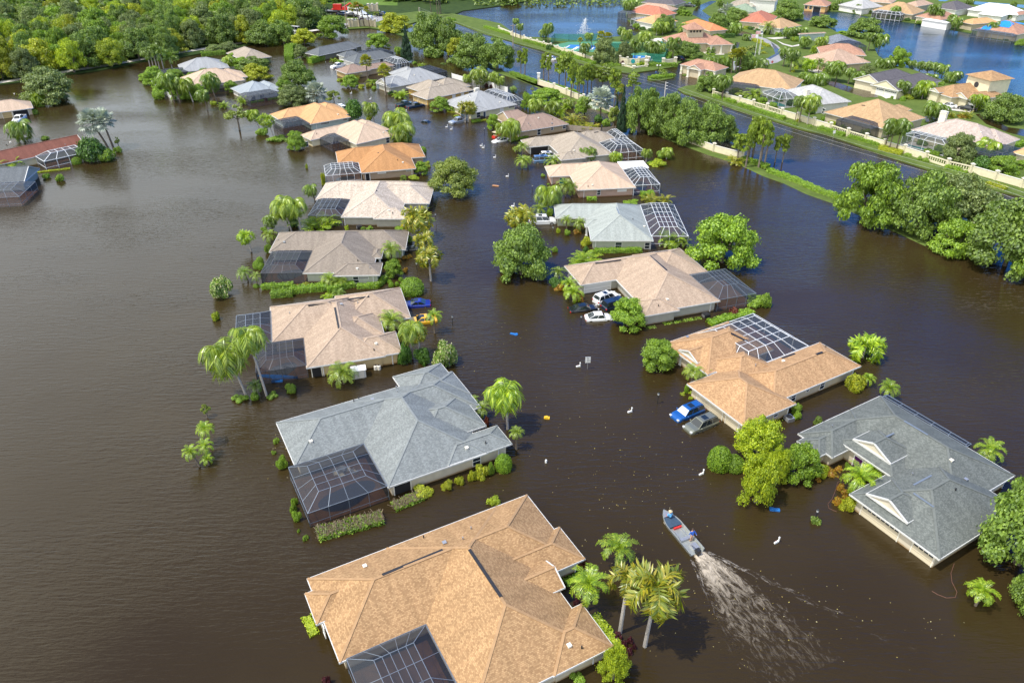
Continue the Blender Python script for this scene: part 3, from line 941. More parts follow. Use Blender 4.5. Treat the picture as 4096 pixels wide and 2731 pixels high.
h = H('L12', 'ranch_house', 'olive green walled house with arched entry and taupe roof', 'house', ('F1,800,172', 'F1,678,118', 180), 'sand', 'green', [
  ('F1,678,120', 'F1,985,155', 'F1,800,172', '~F1,830,75'),
  ('=0u1-9', 'F1,1085,110', '=0v1-10', '=0v1-1')], group=hg1)
h = H('L13', 'ranch_house', 'charcoal roofed house above the long hedge', 'house', ('F2,240,112', 'F2,483,62'), 'dk', 'olive', [
  ('F2,32,85', 'F2,483,64', 'F2,240,114', '~F2,380,28'),
  ('F2,72,128', '=0u0+13', 'F2,160,138', '=0v0+7')], group=hg1)
h.win('S', 0, 'F2,382,98', 1.2, 1.4); h.win('S', 0, 'F2,425,86', 1.0, 1.2)
h = H('L14', 'ranch_house', 'charcoal roofed house with white walls behind the white pickup', 'house', ('F2,415,196', 'F2,738,143'), 'dk', 'white', [
  ('F2,330,170', 'F2,738,144', 'F2,415,197', '~F2,600,100'),
  ('F2,297,137', '=0u0+10', 'F2,345,150', '~F2,450,92')], group=hg1)
h.win('S', 0, 'F2,712,160', 1.2, 1.5); h.win('S', 0, 'F2,625,172', 1.2, 1.0)
h.cage('=0u1-9', '=0u1+3', '=0v1-2', '=0v1+6', 'alu_bronze', 'screen_dark', 4, 3, rise=.7)
h = H('L15', 'ranch_house', 'pinkish brown house behind two tall fan palms', 'house', ('F2,358,280', 'F2,470,262'), 'dkbrown', 'tan', [
  ('F2,272,248', '=0u0+9', 'F2,358,280', '=0v0+8', dict(gable='')),
  ('=0u0+5', 'F2,800,240', '=0v0+1', '~F2,640,190')], group=hg1)
h.door('W', 0, 'F2,285,285', 'F2,350,300', 1.7, 'garage_tan')
h.cage('F2,690,190', 'F2,910,215', '=1v0+1', '=1v0+9', 'alu_white', 'screen_light', 5, 3, rise=1.2, sides='WSEN', bar=0.076)
# ---- the east row (right of the street), nearest first
h = H('R1', 'ranch_house', 'green grey shingle house with small gable dormers and sunlit garage doors', 'house', 30.4, 'slate', 'cream', [
  ('C3,712,875', 'C3,2260,1225', 'C3,1740,1540', 'C3,1035,497'),
  ('C3,590,1062', '=0u0+5', 'C3,590,1062', '=0v1-.02'),
  ('C3,272,915', '=1u0+4', 'C3,468,1056', 'C3,330,885'),
  ('C3,752,1400', '=0u0+6', 'D3,1580,428', 'C3,752,1400'),
  ('C3,1135,1240', '=0u0+5', 'C3,1135,1240', 'C3,712,875', dict(dz=.3)),
  ('C3,955,1010', '=4u0+5', 'C3,1120,1125', 'C3,790,893', dict(dz=.95, gable='W', along='u', open=1)),
  ('D3,1075,-45', '=3u0+5', 'D3,1275,105', 'C3,905,1398', dict(dz=.75, gable='W', along='u', open=1))], group=hg1)
h.door('W', 3, 'D3,840,40', 'D3,1165,290', 1.55, 'garage_cream', lites=8, frame='offwhite'); h.door('W', 3, 'D3,1315,345', 'D3,1490,495', 1.55, 'garage_cream', lites=4, frame='offwhite')
h.win('W', 2, 'C3,380,1020', 1.6, 1.3, 'pane_teal'); h.door('W', 4, 'C3,780,1120', 'C3,850,1160', 1.5, 'purple', 'entry_door', frame='white')
h.win('S', 0, 'C3,1890,1465', .6, .5); h.spout('S', 0, 'C3,2150,1320')
h.column(h.rects[4]['u0'] + .4, h.rects[4]['v0'] + 3.2, 1.9, .5, 'offwhite')
h.vents('C3,1683,1095', 'C3,1720,1365', 'C3,585,785', 'C3,1815,1270', 'C3,1320,1225')
h.vent_slot('C3,1250,732', 'C3,1465,860', False); h.vent_slot('C3,1000,918', 'C3,1155,845', False); h.vent_slot('C3,1335,1320', 'C3,1500,1232', False); h.vent_slot('C3,1335,1395', 'C3,1520,1522', False)
h.cage('=0u1-.1', '=0u1+.9', '=0v1-11.8', '=0v1-.3', 'alu_grey', 'screen_dark', 1, 5, rise=.12, inset=.2, sides='SEN', bar=0.065)
h = H('R2', 'ranch_house', 'tan shingle house with the arched entry gable behind two parked cars', 'house', 30.2, 'tan2', 'beige', [
  ('C2,1815,155', 'C3,850,222', 'C3,160,515', 'C3,470,10'),
  ('C2,2130,775', 'C3,255,570', 'C3,255,570', 'C2,1620,385'),
  ('=0u0-1.5', '=1u1+4', '=1v1-4', 'C2,1705,197'),
  ('C2,1575,145', 'B2,1985,1385', '=0v0+9', 'B2,1985,1385'),
  ('C2,1690,190', '=3u0+7', 'C2,1705,197', 'C2,1540,75', dict(dz=.35, gable='W', along='u', open=1))], group=hg1)
h.door('W', 1, 'C2,1705,500', 'C2,1930,690', 1.5, 'garage_cream', frame='offwhite'); h.door('W', 1, 'C2,1965,715', 'C2,2085,800', 1.5, 'garage_cream', frame='offwhite')
h.win('W', 3, 'C2,1485,170', 1.2, 1.3, 'pane_teal'); h.win('S', 0, 'C3,497,400', .8, 1.2); h.win('S', 0, 'C3,365,440', .55, .55); h.win('S', 0, 'C3,232,512', .8, 1.2); h.win('S', 1, 'C3,72,665', .7, .7)
h.spout('S', 0, 'C3,775,280'); h.spout('S', 1, 'C3,180,630'); h.spout('W', 1, 'C2,2080,790')
h.column(h.rects[4]['u0'] + .35, h.rects[4]['v0'] + .4, 2.1); h.column(h.rects[4]['u0'] + .35, h.rects[4]['v1'] - .4, 2.1)
h.vents('C3,140,183', 'C3,530,50', 'C2,2235,225', 'B2,1610,1530')
h.vent_slot('C3,130,155', 'C3,245,115'); h.vent_slot('B2,2010,1495', 'B2,2160,1568'); h.vent_slot('C3,440,120', 'C3,500,100')
h.cage('=3u1-7', '=3u1+5', '=0v1+.1', '=3v1-.2', 'alu_white', 'screen_mid', 5, 4, rise=1.2, inset=2.0, floor='lanai', pool=(.5, .5, .3, .3), sides='WSEN', bar=0.076)
h = H('R3', 'ranch_house', 'rosy beige shingle house with four cars in its flooded drive', 'house', 18.0, 'rose2', 'grey', [
  ('B2,1265,1320', 'B2,1905,1190', 'B2,1285,1300', 'B2,810,825'),
  ('B2,490,885', '=0u0+7', 'B2,630,1050', '=0v1-.02'),
  ('B2,920,935', '=0u0+6', 'B2,1165,1180', 'B2,920,935', dict(dz=.08)),
  ('B2,1085,1200', '=0u0+5', 'B2,1220,1335', 'B2,1085,1200'),
  ('=0u1-6', 'B2,1775,910', 'B2,1640,955', 'B2,1530,715')], group=hg1)
h.door('S', 1, 'B2,667,1070', 'B2,905,1035', 1.55, 'garage_white'); h.win('S', 0, 'B2,1433,1303', .6, 1.1)
h.spout('W', 1, 'B2,525,960'); h.spout('S', 0, 'B2,1820,1250')
h.column(h.rects[2]['u0'] + .4, h.rects[2]['v0'] + 4.6, 1.9); h.column(h.rects[2]['u0'] + .4, h.rects[2]['v0'] + 2.2, 1.9)
h.vents('B2,1425,1185', 'B2,1345,1245'); h.vent_slot('B2,765,852', 'B2,1000,822'); h.vent_slot('B2,1265,785', 'B2,1420,915'); h.vent_slot('B2,1310,755', 'B2,1430,742')
h.cage('=0u1-.2', '=4u1+3.4', '=0v0+.2', '=4v0+.1', 'alu_grey', 'screen_mid', 4, 3, rise=1.1, inset=2.2, floor='lanai', sides='SEN', bar=0.054)
h = H('R4', 'ranch_house', 'pale grey shingle house beside the white station wagon', 'house', -.4, 'palegrey', 'sage', [
  ('B2,695,480', 'B2,1297,640', 'B2,735,640', 'B2,1185,315'),
  ('B2,400,435', '=0u0+7', 'B2,400,435', '=0v1-.02', dict(gable='')),
  ('B2,660,450', '=0u0+6', 'B2,680,515', 'B2,660,450', dict(open=1))], group=hg1)
h.win('S', 0, 'B2,978,685', 1.15, 1.2); h.win('S', 0, 'B2,1240,688', .8, 1.2); h.win('S', 1, 'B2,560,462', .8, .9)
h.column(h.rects[2]['u0'] + .35, h.rects[2]['v0'] + .4, 1.9); h.spout('S', 0, 'B2,768,680'); h.spout('S', 0, 'B2,1270,690')
h.vents('B2,1215,515', 'B2,1110,450'); h.vent_slot('B2,960,340', 'B2,985,400', False)
h.cage('=0u1-.1', 'B2,1620,605', 'B2,1620,605', '=0v1', 'alu_white', 'screen_light', 4, 5, rise=1.1, inset=1.8, floor='lanai', sides='SEN', bar=0.076)
h = H('R5', 'ranch_house', 'pink walled house with the white patio roof and white cage', 'house', 7.0, 'pinktan', 'pink', [
  ('Z2,1210,1055', 'Z2,1893,1030', 'Z2,1255,1057', 'Z2,1680,745'),
  ('Z2,820,782', '=0u0+7', 'Z2,900,900', '=0v1-.02'),
  ('Z2,1125,835', '=0u0+6', 'Z2,1190,962', 'Z2,1125,835'),
  ('Z2,1165,990', '=0u0+5', '=0v0+.2', 'Z2,1165,990')], group=hg1)
h.win('S', 1, 'Z2,1028,950', 1.3, 1.3, 'pane_teal', frame='offwhite'); h.win('S', 0, 'Z2,1455,1090', .7, 1.0); h.win('S', 0, 'Z2,1728,1065', 1.9, .35, 'white')
h.spout('S', 1, 'Z2,905,950'); h.spout('S', 0, 'Z2,1280,1100'); h.spout('S', 0, 'Z2,1862,1080')
h.vents('Z2,1380,1005', 'Z2,1330,1022', 'Z2,1305,752')
h.cage('=0u1-.1', 'Z2,2175,993', '=0v0+1.0', '=0v0+11', 'alu_white', 'screen_light', 3, 5, rise=1.2, inset=1.7, floor='lanai', pool=(.5, .5, .25, .3), sides='SEN', bar=0.081)
b = MB(); r0 = h.rects[0]; b.box((r0['u1'] - .2, r0['v0'] + 11.1, 2.12), (r0['u1'] + 6, r0['v1'] + .3, 2.3)); b.build('patio_roof', M['white'], h.root)
b = MB()
for dv in (11.3, 15.5): b.box((r0['u1'] + 5.7, r0['v0'] + dv, -1), (r0['u1'] + 5.85, r0['v0'] + dv + .15, 2.115))
b.build('patio_post', M['white'], h.root)
h = H('R6', 'ranch_house', 'sand shingle house with open garage full of bicycles', 'house', 16.5, 'sand', 'grey', [
  ('Z2,1050,690', 'Z2,1622,632', 'Z2,1080,690', '=0v0+17.0'),
  ('Z2,530,465', '=0u0+7', 'Z2,620,555', '=0v1-.3'),
  ('Z2,853,478', '=0u0+6', 'Z2,985,615', 'Z2,853,478', dict(dz=.1, open=1)),
  ('Z2,940,640', '=0u0+5', 'Z2,1030,708', 'Z2,940,640'),
  ('=0u1-6', 'Z2,1675,475', 'Z2,1480,503', '=0v1')], group=hg1)
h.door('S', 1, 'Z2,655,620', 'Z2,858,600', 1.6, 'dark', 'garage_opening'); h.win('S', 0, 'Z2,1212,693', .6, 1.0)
for dv in (.5, 3.2, 6.2): h.column(h.rects[2]['u0'] + .4, h.rects[2]['v0'] + dv, 1.9, .4)
h.vents('Z2,1165,600', 'Z2,1140,632', 'Z2,1205,372'); h.vent_slot('Z2,1400,385', 'Z2,1450,378'); h.vent_slot('Z2,1205,390', 'Z2,1270,425', False)
h.cage('=0u1-.1', 'Z2,1995,597', 'Z2,1995,597', '=4v0', 'alu_white', 'screen_light', 4, 4, rise=1.3, inset=2.0, floor='lanai', sides='SEN', bar=0.081)
h.cage('=4u1', '=4u1+3', '=4v0', '=4v1-.5', 'alu_white', 'screen_light', 2, 3, rise=1.0, inset=1.0, sides='EN', bar=0.081)
h = H('R7', 'ranch_house', 'mauve brown gable house behind the red and white golf cart', 'house', 28.0, 'dkbrown', 'tan', [
  ('Z2,520,375', 'Z2,1100,282', 'Z2,520,375', 'Z2,880,172'),
  ('Z2,400,300', '=0u0+9', '=0v0+3.5', '=0v0+15.8', dict(gable='W', along='u')),], group=hg1)
h.win('S', 0, 'Z2,752,372', 1.0, 1.5); h.win('S', 0, 'Z2,906,335', .7, .8); h.win('S', 0, 'Z2,1050,308', .9, .9); h.door('W', 1, 'Z2,390,400', 'Z2,330,360', 1.6, 'garage_white')
h.vents('Z2,745,215', 'Z2,910,235', 'Z2,630,285', 'Z2,905,280', 'Z2,650,310'); h.spout('S', 0, 'Z2,510,410')
h = H('R8', 'ranch_house', 'bluish grey gabled house with a white chimney behind the silver pickup', 'house', 36.0, 'ltgrey', 'straw', [
  ('Z3,1130,745', 'Z3,1670,640', 'Z3,1130,745', 'Z3,1370,505'),
  ('Z3,985,690', '=0u0+6', '=0v0+.02', 'Z3,985,690'),
  ('Z3,870,605', '=0u0+7', 'Z3,900,640', 'Z3,870,605'),
  ('Z3,1150,635', '=0u0+9', '=0v0+4', '=0v0+12.5', dict(dz=.55, gable='W', along='u'))], group=hg1)
h.door('W', 1, 'Z3,1010,750', 'Z3,1095,800', 1.6, 'garage_slate'); h.win('S', 0, 'Z3,1217,765', 1.2, 1.4); h.door('S', 0, 'Z3,1275,800', 'Z3,1300,795', 1.5, 'navy', 'side_door'); h.win('S', 0, 'Z3,1490,715', 1.2, 1.5, 'white')
h.win('S', 0, 'Z3,1605,665', 2.0, .5); h.chimney('Z3,1195,505', 1.5, .9, 1.2)
h.vents('Z3,1470,618', 'Z3,1418,568', 'Z3,1230,610')
h.cage('=0u1-2', '=0u1+4.2', '=0v0+2.7', '=0v1+1', 'alu_white', 'screen_mid', 4, 5, rise=1.3, inset=1.8, floor='lanai', sides='SEN', bar=0.086)
h = H('R9', 'ranch_house', 'pale grey roofed house with ochre walls behind two pickups', 'house', 41.0, 'sand', 'ochre', [
  ('Z3,615,583', 'Z3,1165,470', 'Z3,615,583', 'Z3,415,520'),
  ('=0u0+3.7', '=0u0+14', '=0v1-4', '=0v1+8', ),
  ('=1u0+5', '=0u0+20', '=0v1-4', '=0v1+6')], group=hg1)
h.door('W', 0, 'Z3,455,580', 'Z3,503,600', 1.7, 'garage_tan', lites=4, frame='offwhite'); h.door('W', 0, 'Z3,520,605', 'Z3,605,640', 1.7, 'garage_tan', lites=6, frame='offwhite')
h.win('S', 0, 'Z3,928,548', 1.1, 1.7, 'white'); h.win('S', 0, 'Z3,1030,525', 1.0, 1.7, 'white'); h.win('S', 0, 'Z3,1130,498', 1.8, 1.1)
h.vents('Z3,755,412', 'Z3,1012,465', 'Z3,880,410', 'Z3,640,450')
h = H('R10', 'ranch_house', 'blue grey gabled house with slate garage doors beside a tall fan palm', 'house', 39.0, 'ltgrey', 'grey', [
  ('Z3,175,445', 'Z3,455,395', 'Z3,175,445', 'Z3,0,385'),
  ('=0u0+6', 'Z3,830,322', '=0v0+.2', 'Z3,545,250'),
  ('=0u0-.05', '=0u0+9', '=0v0+1.5', '=0v0+8', dict(dz=.4, gable='W', along='u')),
  ('=1u0+4', '=1u0+13', '=1v1-5', '=1v1+5')], group=hg1)
h.door('W', 0, 'Z3,25,440', 'Z3,110,475', 1.6, 'garage_grey'); h.door('W', 0, 'Z3,130,480', 'Z3,158,490', 1.6, 'garage_grey')
h.vents('Z3,465,298', 'Z3,540,325', 'Z3,435,300')
h.cage('=1u1-10', '=1u1+5', '=1v1-6', '=1v1+4', 'alu_bronze', 'screen_dark', 7, 3, rise=.8, sides='SEN', bar=0.076)
# ---- two houses on the west shore of the flooded lake
h = H('W1', 'ranch_house', 'red brown roofed house with white cage on the west shore', 'house', ('F5,150,560', 'F5,468,490'), 'brown', 'lemon', [
  ('F5,-260,640', 'F5,512,435', 'F5,0,583', '~F5,350,422', dict(gable='E'))], group='houses along the west shore')
h.win('E', 0, 'F5,494,480', .9, 1.7); h.vents('F5,68,440', 'F5,45,460', 'F5,425,458')
h.cage('=0u1-11.5', '=0u1-.6', '=0v0-5.5', '=0v0', 'alu_white', 'screen_mid', 4, 1, rise=1.1, inset=2.4, floor='lanai', pool=(.6, .5, .2, .2), sides='WSE', bar=0.108)
h = H('W2', 'ranch_house', 'dark grey roofed house with a large dark cage at the left edge', 'house', ('F5,0,705', 'F5,165,700', 4), 'dk', 'grey', [
  ('F5,-300,760', 'F5,222,640', 'F5,165,700', 'F5,0,622', dict(gable='E'))], group='houses along the west shore')
h.cage('F5,-200,800', 'F5,222,705', 'F5,130,795', '=0v0', 'alu_grey', 'screen_mid', 4, 3, rise=.9, inset=2.2, floor='lanai', sides='SE', bar=0.065)
h = H('W3', 'ranch_house', 'pinkish beige house with three car garage and white truck outside', 'house', ('F5,0,243', 'F5,215,215'), 'pinktan', 'beige', [
  ('F5,-110,262', 'F5,215,215', 'F5,0,243', '~F5,93,157')], group='houses along the west shore')
h.door('S', 0, 'F5,18,265', 'F5,78,258', 1.7, 'garage_tan', frame='offwhite'); h.door('S', 0, 'F5,88,258', 'F5,185,245', 1.7, 'dark', 'garage_opening', frame='offwhite'); h.vents('F5,93,125')
# ---- the dry estate east of the boulevard
GE = .3
hg2 = 'tile roofed houses of the estate across the boulevard'
def far(key, label, th, roof, wall, rects, **k):
    return H(key, 'estate_house', label, 'house', th, roof, wall, rects, eave=3.0, ground=GE, group=hg2, **k)
h = far('E1', 'weathered white tile house with a white chimney and white cage at the right edge', ('E4,685,575', 'E4,345,490', 180), 't_white', 'lemon', [
  ('E4,335,492', 'E4,1080,640', 'E4,685,580', '~E4,905,432'), ('=0u1-9', 'E4,1258,595', '=0v0+5', '~E4,1090,490')])
h.chimney('E4,605,425', 1.6, 1.0, 2.6); h.vents('E4,957,517', 'E4,1083,555'); h.win('S', 0, 'E4,1110,652', .7, .6); h.win('S', 0, 'E4,1160,640', .7, 1.6); h.win('S', 0, 'E4,388,548', 1.5, 1.2)
h.vent_slot('E4,720,412', 'E4,762,418'); h.vent_slot('E4,780,428', 'E4,822,435'); h.vent_slot('E4,838,440', 'E4,878,447')
h.cage('=0u0+1', '=0u0+12', '=0v0-5.5', '=0v0', 'alu_white', 'screen_light', 4, 2, hz=3.0, rise=.6, inset=2, floor='concrete', pool=(.5, .3, .4, .15, 'poolblue'), sides='WSE', bar=0.091)
h = far('E2', 'bright tan tile house with dark cage facing the boulevard wall', ('A3,515,1030', 'A3,800,1108'), 't_tan', 'beige', [
  ('A3,515,1030', 'A3,1465,1078', 'A3,800,1110', '~A3,1010,912'), ('=0u1-12', 'A3,1390,990', '=0v0+6', '~A3,1330,950')])
h.win('W', 0, 'A3,575,1085', 1.5, 1.6, 'pane_teal'); h.win('S', 0, 'A3,1375,1125', .7, .7, 'white')
h.vent_slot('A3,1030,942', 'A3,1075,952'); h.vent_slot('A3,1085,955', 'A3,1128,965'); h.vent_slot('A3,860,970', 'A3,890,972')
h.cage('=0u0+6.5', '=0u0+17', '=0v0-3', '=0v0+2', 'alu_bronze', 'screen_dark', 4, 2, hz=3.0, rise=.9, inset=2, sides='WSE', bar=0.076)
h = far('E3', 'pale grey tile house with white chimney and white corner cage', ('A3,130,835', 'A3,480,975'), 't_grey', 'white', [
  ('A3,130,835', 'A3,845,925', 'A3,480,980', '~A3,380,768')])
h.chimney('A3,352,870', 1.4, 1.0, 1.3); h.win('S', 0, 'A3,590,985', 1.0, 1.0); h.win('S', 0, 'A3,640,968', .8, 1.4); h.win('S', 0, 'A3,515,1000', 1.0, 1.4)
h.vent_slot('A3,385,787', 'A3,415,792', False); h.vent_slot('A3,455,802', 'A3,490,808', False)
h.cage('=0u0-.5', '=0u0+8.5', '=0v0-6.5', '=0v0+1', 'alu_white', 'screen_light', 3, 3, hz=3.0, rise=1.3, inset=2.3, floor='concrete', pool=(.5, .4, .3, .25, 'poolblue'), sides='WSE', bar=0.091)
h = far('E4', 'rosy tan tile house with dark cage nearest the guardhouse', ('E5,125,178', 'E5,500,225'), 't_tan', 'white', [
  ('E5,118,175', 'E5,785,190', 'E5,520,228', '~E5,450,58'), ('=0u1-10', 'E5,725,135', '=0v0+7', '~E5,650,82')])
h.cage('=0u0+1', '=0u0+11', '=0v0-4', '=0v0+1', 'alu_bronze', 'screen_dark', 4, 2, hz=2.8, rise=.8, inset=1.5, sides='WSE', bar=0.076)
h = far('E5', 'slate grey tile house with twin front gables and pale driveway', ('E3,225,815', 'E3,595,728'), 't_slate', 'lemon', [
  ('E3,215,815', 'E3,600,725', 'E3,225,815', '=0v0+9.5', dict(gable='W', along='u')), ('=0u0+2', '=0u1-1.5', '=0v0+7', '=0v0+17', dict(gable='W', along='u'))])
h.door('W', 0, 'E3,25,795', 'E3,85,820', 2.4, 'garage_white', lites=4); h.door('W', 0, 'E3,100,810', 'E3,200,845', 2.4, 'garage_white', lites=6)
h = far('E6', 'brown yellow tile house with arched porch and a square tower', ('E4,880,225', 'E4,1180,190'), 't_brown', 'lemon', [
  ('E4,870,222', 'E4,1180,190', 'E4,880,225', 'E4,660,195'), ('E4,470,135', '=0u1', '=0v0+4', 'E4,470,135'),
  ('=0u0-.8', '=0u0+5', '=0v0+1', '=0v0+6.5', dict(gable='W', along='u', dz=.02)), ('=1u0-1', '=1u0+5', '=1v1-5.5', '=1v1-1.5', dict(gable='W', along='u', dz=.5))])
h.door('W', 0, 'E4,680,260', 'E4,745,275', 2.4, 'garage_white', lites=4); h.door('W', 0, 'E4,770,280', 'E4,880,300', 2.4, 'garage_white', lites=6)
r0 = h.rects[0]; b = MB(); tw = (r0['u1'] - 5, r0['u1'] + 3, r0['v1'] - 3, r0['v1'] + 5)
b.box((tw[0], tw[2], -1), (tw[1], tw[3], 7.2)); t = b.build('tower', WM['lemon'], h.root)
b = MB(); e = 7.3; A = (tw[0] - .7, tw[2] - .7, e); B = (tw[1] + .7, tw[2] - .7, e); C = (tw[1] + .7, tw[3] + .7, e); D = (tw[0] - .7, tw[3] + .7, e); P = ((tw[0] + tw[1]) / 2, (tw[2] + tw[3]) / 2, e + 1.8)
for tri in ((A, B, P), (B, C, P), (C, D, P), (D, A, P)): b.poly(tri, [(0, 0), (9, 0), (4.5, 5)])
b.poly([D, C, B, A]); b.build('tower_roof', RM['t_brown'], t)
b = MB(); b.tube([(tw[0] - .06, (tw[2] + tw[3]) / 2 + .3, 5.2), (tw[0] + .1, (tw[2] + tw[3]) / 2 + .3, 5.2)], .8, 16); b.build('round_window', M['pane'], t)
h = far('E7', 'pale pink tile house with big hip roof and beige drive', ('A3,330,520', 'A3,690,635'), 't_pink', 'tan', [
  ('A3,330,522', 'A3,980,570', 'A3,690,640', '~A3,760,475')])
h = far('E8', 'pinkish tile house with patched roof behind the pale pink roof', ('A3,460,455', 'A3,850,490', 14), 't_rose', 'beige', [
  ('A3,460,455', 'A3,890,495', 'A3,640,500', '~A3,690,402')])
h = far('E9', 'mottled blue grey tile house with a dark round topped cage by the lake', ('A3,480,350', 'A3,700,410', 12), 't_mix', 'grey', [
  ('A3,480,365', 'A3,880,390', 'A3,700,430', '~A3,640,312')])
h.cage('=0u1-3', '=0u1+6', '=0v0-2', '=0v0+7', 'alu_bronze', 'screen_dark', 4, 3, hz=3.2, rise=1.3, inset=2.0, sides='WSE', bar=0.086)
h = far('E10', 'light stone coloured tile house with dark lake side cage', ('A3,330,310', 'A3,430,370', 16), 't_pink', 'aqua', [
  ('A3,330,310', 'A3,605,300', 'A3,440,365', '~A3,470,255')])
h = far('E11', 'pinkish tan house with two white front gables and grey garage doors', ('A3,20,225', 'A3,240,265'), 't_tan', 'white', [
  ('A3,-10,215', 'A3,320,235', 'A3,120,268', '~A3,140,162')])
h = far('E12', 'terracotta tile house behind the dark oak cluster', ('E1,1140,200', 'E1,1344,215'), 't_terra', 'beige', [
  ('E1,1140,192', 'E2,235,160', 'E1,1290,205', '~E2,20,95')])
h = far('E13', 'straw tile house on the lake point with white fronted lanai', ('E1,255,185', 'E1,310,210', 22), 't_yellow', 'white', [
  ('E1,255,180', 'E1,700,175', 'E1,320,210', '~E1,450,125')])
h.cage('=0u0-4', '=0u0+.5', '=0v0+1', '=0v0+9', 'alu_white', 'screen_mid', 2, 4, hz=3.0, rise=.5, inset=1.0, sides='WSE', bar=0.108)
h = far('E14', 'orange tile house hidden behind the clubhouse', ('E1,665,215', 'E1,900,285'), 't_orange', 'beige', [
  ('E1,650,205', 'E1,985,272', 'E1,900,290', '~E1,760,172')])
h = far('E15', 'terracotta tile house second from the lake point', ('E1,205,95', 'E1,330,130', 22), 't_terra', 'beige', [
  ('E1,205,92', 'E1,595,118', 'E1,330,135', '~E1,390,58')])
h.cage('=0u0-2', '=0u0+5', '=0v0-4', '=0v0+2', 'alu_grey', 'screen_mid', 4, 2, hz=3.0, rise=.6, inset=1.0, sides='WSE', bar=0.108)
h = far('E16', 'pale pink tile house third from the lake point', ('E1,220,70', 'E1,330,90', 20), 't_pink', 'beige', [
  ('E1,218,66', 'E1,590,80', 'E1,400,92', '~E1,400,12')])
h = far('E17', 'slate roofed house at the top behind the pale pink roof', ('E1,300,18', 'E1,480,42', 12), 't_slate', 'beige', [
  ('E1,280,15', 'E1,620,30', 'E1,480,42', '=0v0+14')])
h = far('E18', 'peach walled house with pink roof on the far lake shore', ('E2,482,45', 'E2,640,58'), 't_rose', 'peach', [
  ('E2,482,42', 'E2,705,50', 'E2,640,56', '=0v0+13')])
h.win('S', 0, 'E2,505,58', 1.2, 1.6); h.win('S', 0, 'E2,545,63', 1.2, 1.6); h.door('S', 0, 'E2,566,80', 'E2,632,80', 2.4, 'dark', 'lanai_opening')
h = far('E19', 'light grey tile house on the far lake shore', ('E2,812,40', 'E2,1000,72'), 't_grey', 'white', [
  ('E2,812,42', 'E2,1160,65', 'E2,1000,80', '=0v0+15')])
h = far('E20', 'tan tile house with a wide white framed cage on the far shore', ('E3,0,98', 'E3,200,120'), 't_tan', 'beige', [
  ('E3,-20,95', 'E3,430,108', 'E3,270,125', '=0v0+16')])
h.cage('=0u0+2', '=0u0+15', '=0v0-5', '=0v0', 'alu_white', 'screen_dark', 6, 2, hz=3.0, rise=.8, inset=1.5, sides='WSE', bar=0.118)
h = far('E21', 'pink roofed house with white patio cover and two tall palms before it', ('E3,335,150', 'E3,560,185'), 't_rose', 'lemon', [
  ('E3,335,152', 'E3,745,160', 'E3,600,183', '=0v0+15')])
b = MB(); r0 = h.rects[0]; b.box((r0['u0'] + 6, r0['v0'] - 4, 2.7), (r0['u0'] + 18, r0['v0'] + .3, 2.9)); b.build('patio_roof', M['white'], h.root)
b = MB(); b.box((r0['u0'] + 6.2, r0['v0'] - 3.6, -.5), (r0['u0'] + 17.8, r0['v0'] + .2, 2.69)); b.build('patio_wall', M['white'], h.root)
h = far('E22', 'orange peach roofed house with a shadowed lanai on the far shore', ('E3,775,195', 'E3,960,232'), 't_yellow', 'beige', [
  ('E3,770,195', 'E3,1070,205', 'E3,960,235', '=0v0+15')])
h = far('E23', 'white coated roof house largest on the far shore', ('E3,930,125', 'E3,1150,150'), 'whiteroof', 'white', [
  ('E3,930,125', 'E3,1295,105', 'E3,1150,150', '=0v0+16'), ('E3,810,95', '=0u0+14', '=0v0+9', '=0v0+22')])
h = far('E24', 'storm damaged house with blue tarpaulins on its roof', ('E3,925,258', 'E3,1180,295'), 't_rose', 'beige', [
  ('E3,925,258', 'E3,1344,300', 'E3,1180,298', '=0v0+16')])
r0 = h.rects[0]
def tarp(a, q, w, d):
    u, v, z = h.onroof(q); m = MB(); nx = 6
    P = [[(u - w / 2 + w * i / nx, v - d / 2 + d * j / nx) for i in range(nx + 1)] for j in range(nx + 1)]
    rz = random.Random(a)
    Z = [[h.roofz(*p) + .1 + rz.random() * .12 for p in row] for row in P]
    for j in range(nx):
        for i in range(nx):
            m.poly([(*P[j][i], Z[j][i]), (*P[j][i + 1], Z[j][i + 1]), (*P[j + 1][i + 1], Z[j + 1][i + 1]), (*P[j + 1][i], Z[j + 1][i])])
    m.build('tarpaulin', M['bluetarp'], h.roof, smooth=True)
tarp(1, 'E3,1165,232', 6, 4); tarp(2, 'E3,1310,215', 7, 3.4); tarp(3, 'E3,1000,262', 3.4, 5)
h.cage('=0u1-16', '=0u1', '=0v0-4', '=0v0', 'alu_grey', 'screen_mid', 6, 2, hz=2.9, rise=.5, inset=1.2, sides='WSE', bar=0.108)
h = far('E25', 'grey two storey house with white upper wall at the top', ('E1,1045,48', 'E1,1160,60', 14), 'sand', 'white', [
  ('E1,1040,45', 'E1,1290,50', 'E1,1160,58', '=0v0+14'), ('=0u0+9', '=0u0+22', '=0v0+3', '=0v0+13', dict(dz=2.8))])
h = far('E26', 'grey green roofed house below the grey two storey house', ('E1,1095,95', 'E1,1180,100', 10), 'green', 'white', [
  ('E1,1090,92', 'E1,1290,96', 'E1,1190,104', '=0v0+13')])
h.chimney('E1,1240,60', 1.5, 1.2, 1.5)
h = far('E27', 'dark grey roofed house beside the white coated roof', ('E3,555,65', 'E3,700,85'), 't_slate', 'white', [
  ('E3,545,60', 'E3,885,72', 'E3,700,90', '=0v0+16')])
h = far('E28', 'pinkish roofed house in the second row between palms', ('E3,270,45', 'E3,400,62'), 't_pink', 'grey', [
  ('E3,265,42', 'E3,580,28', 'E3,400,62', '=0v0+15')])
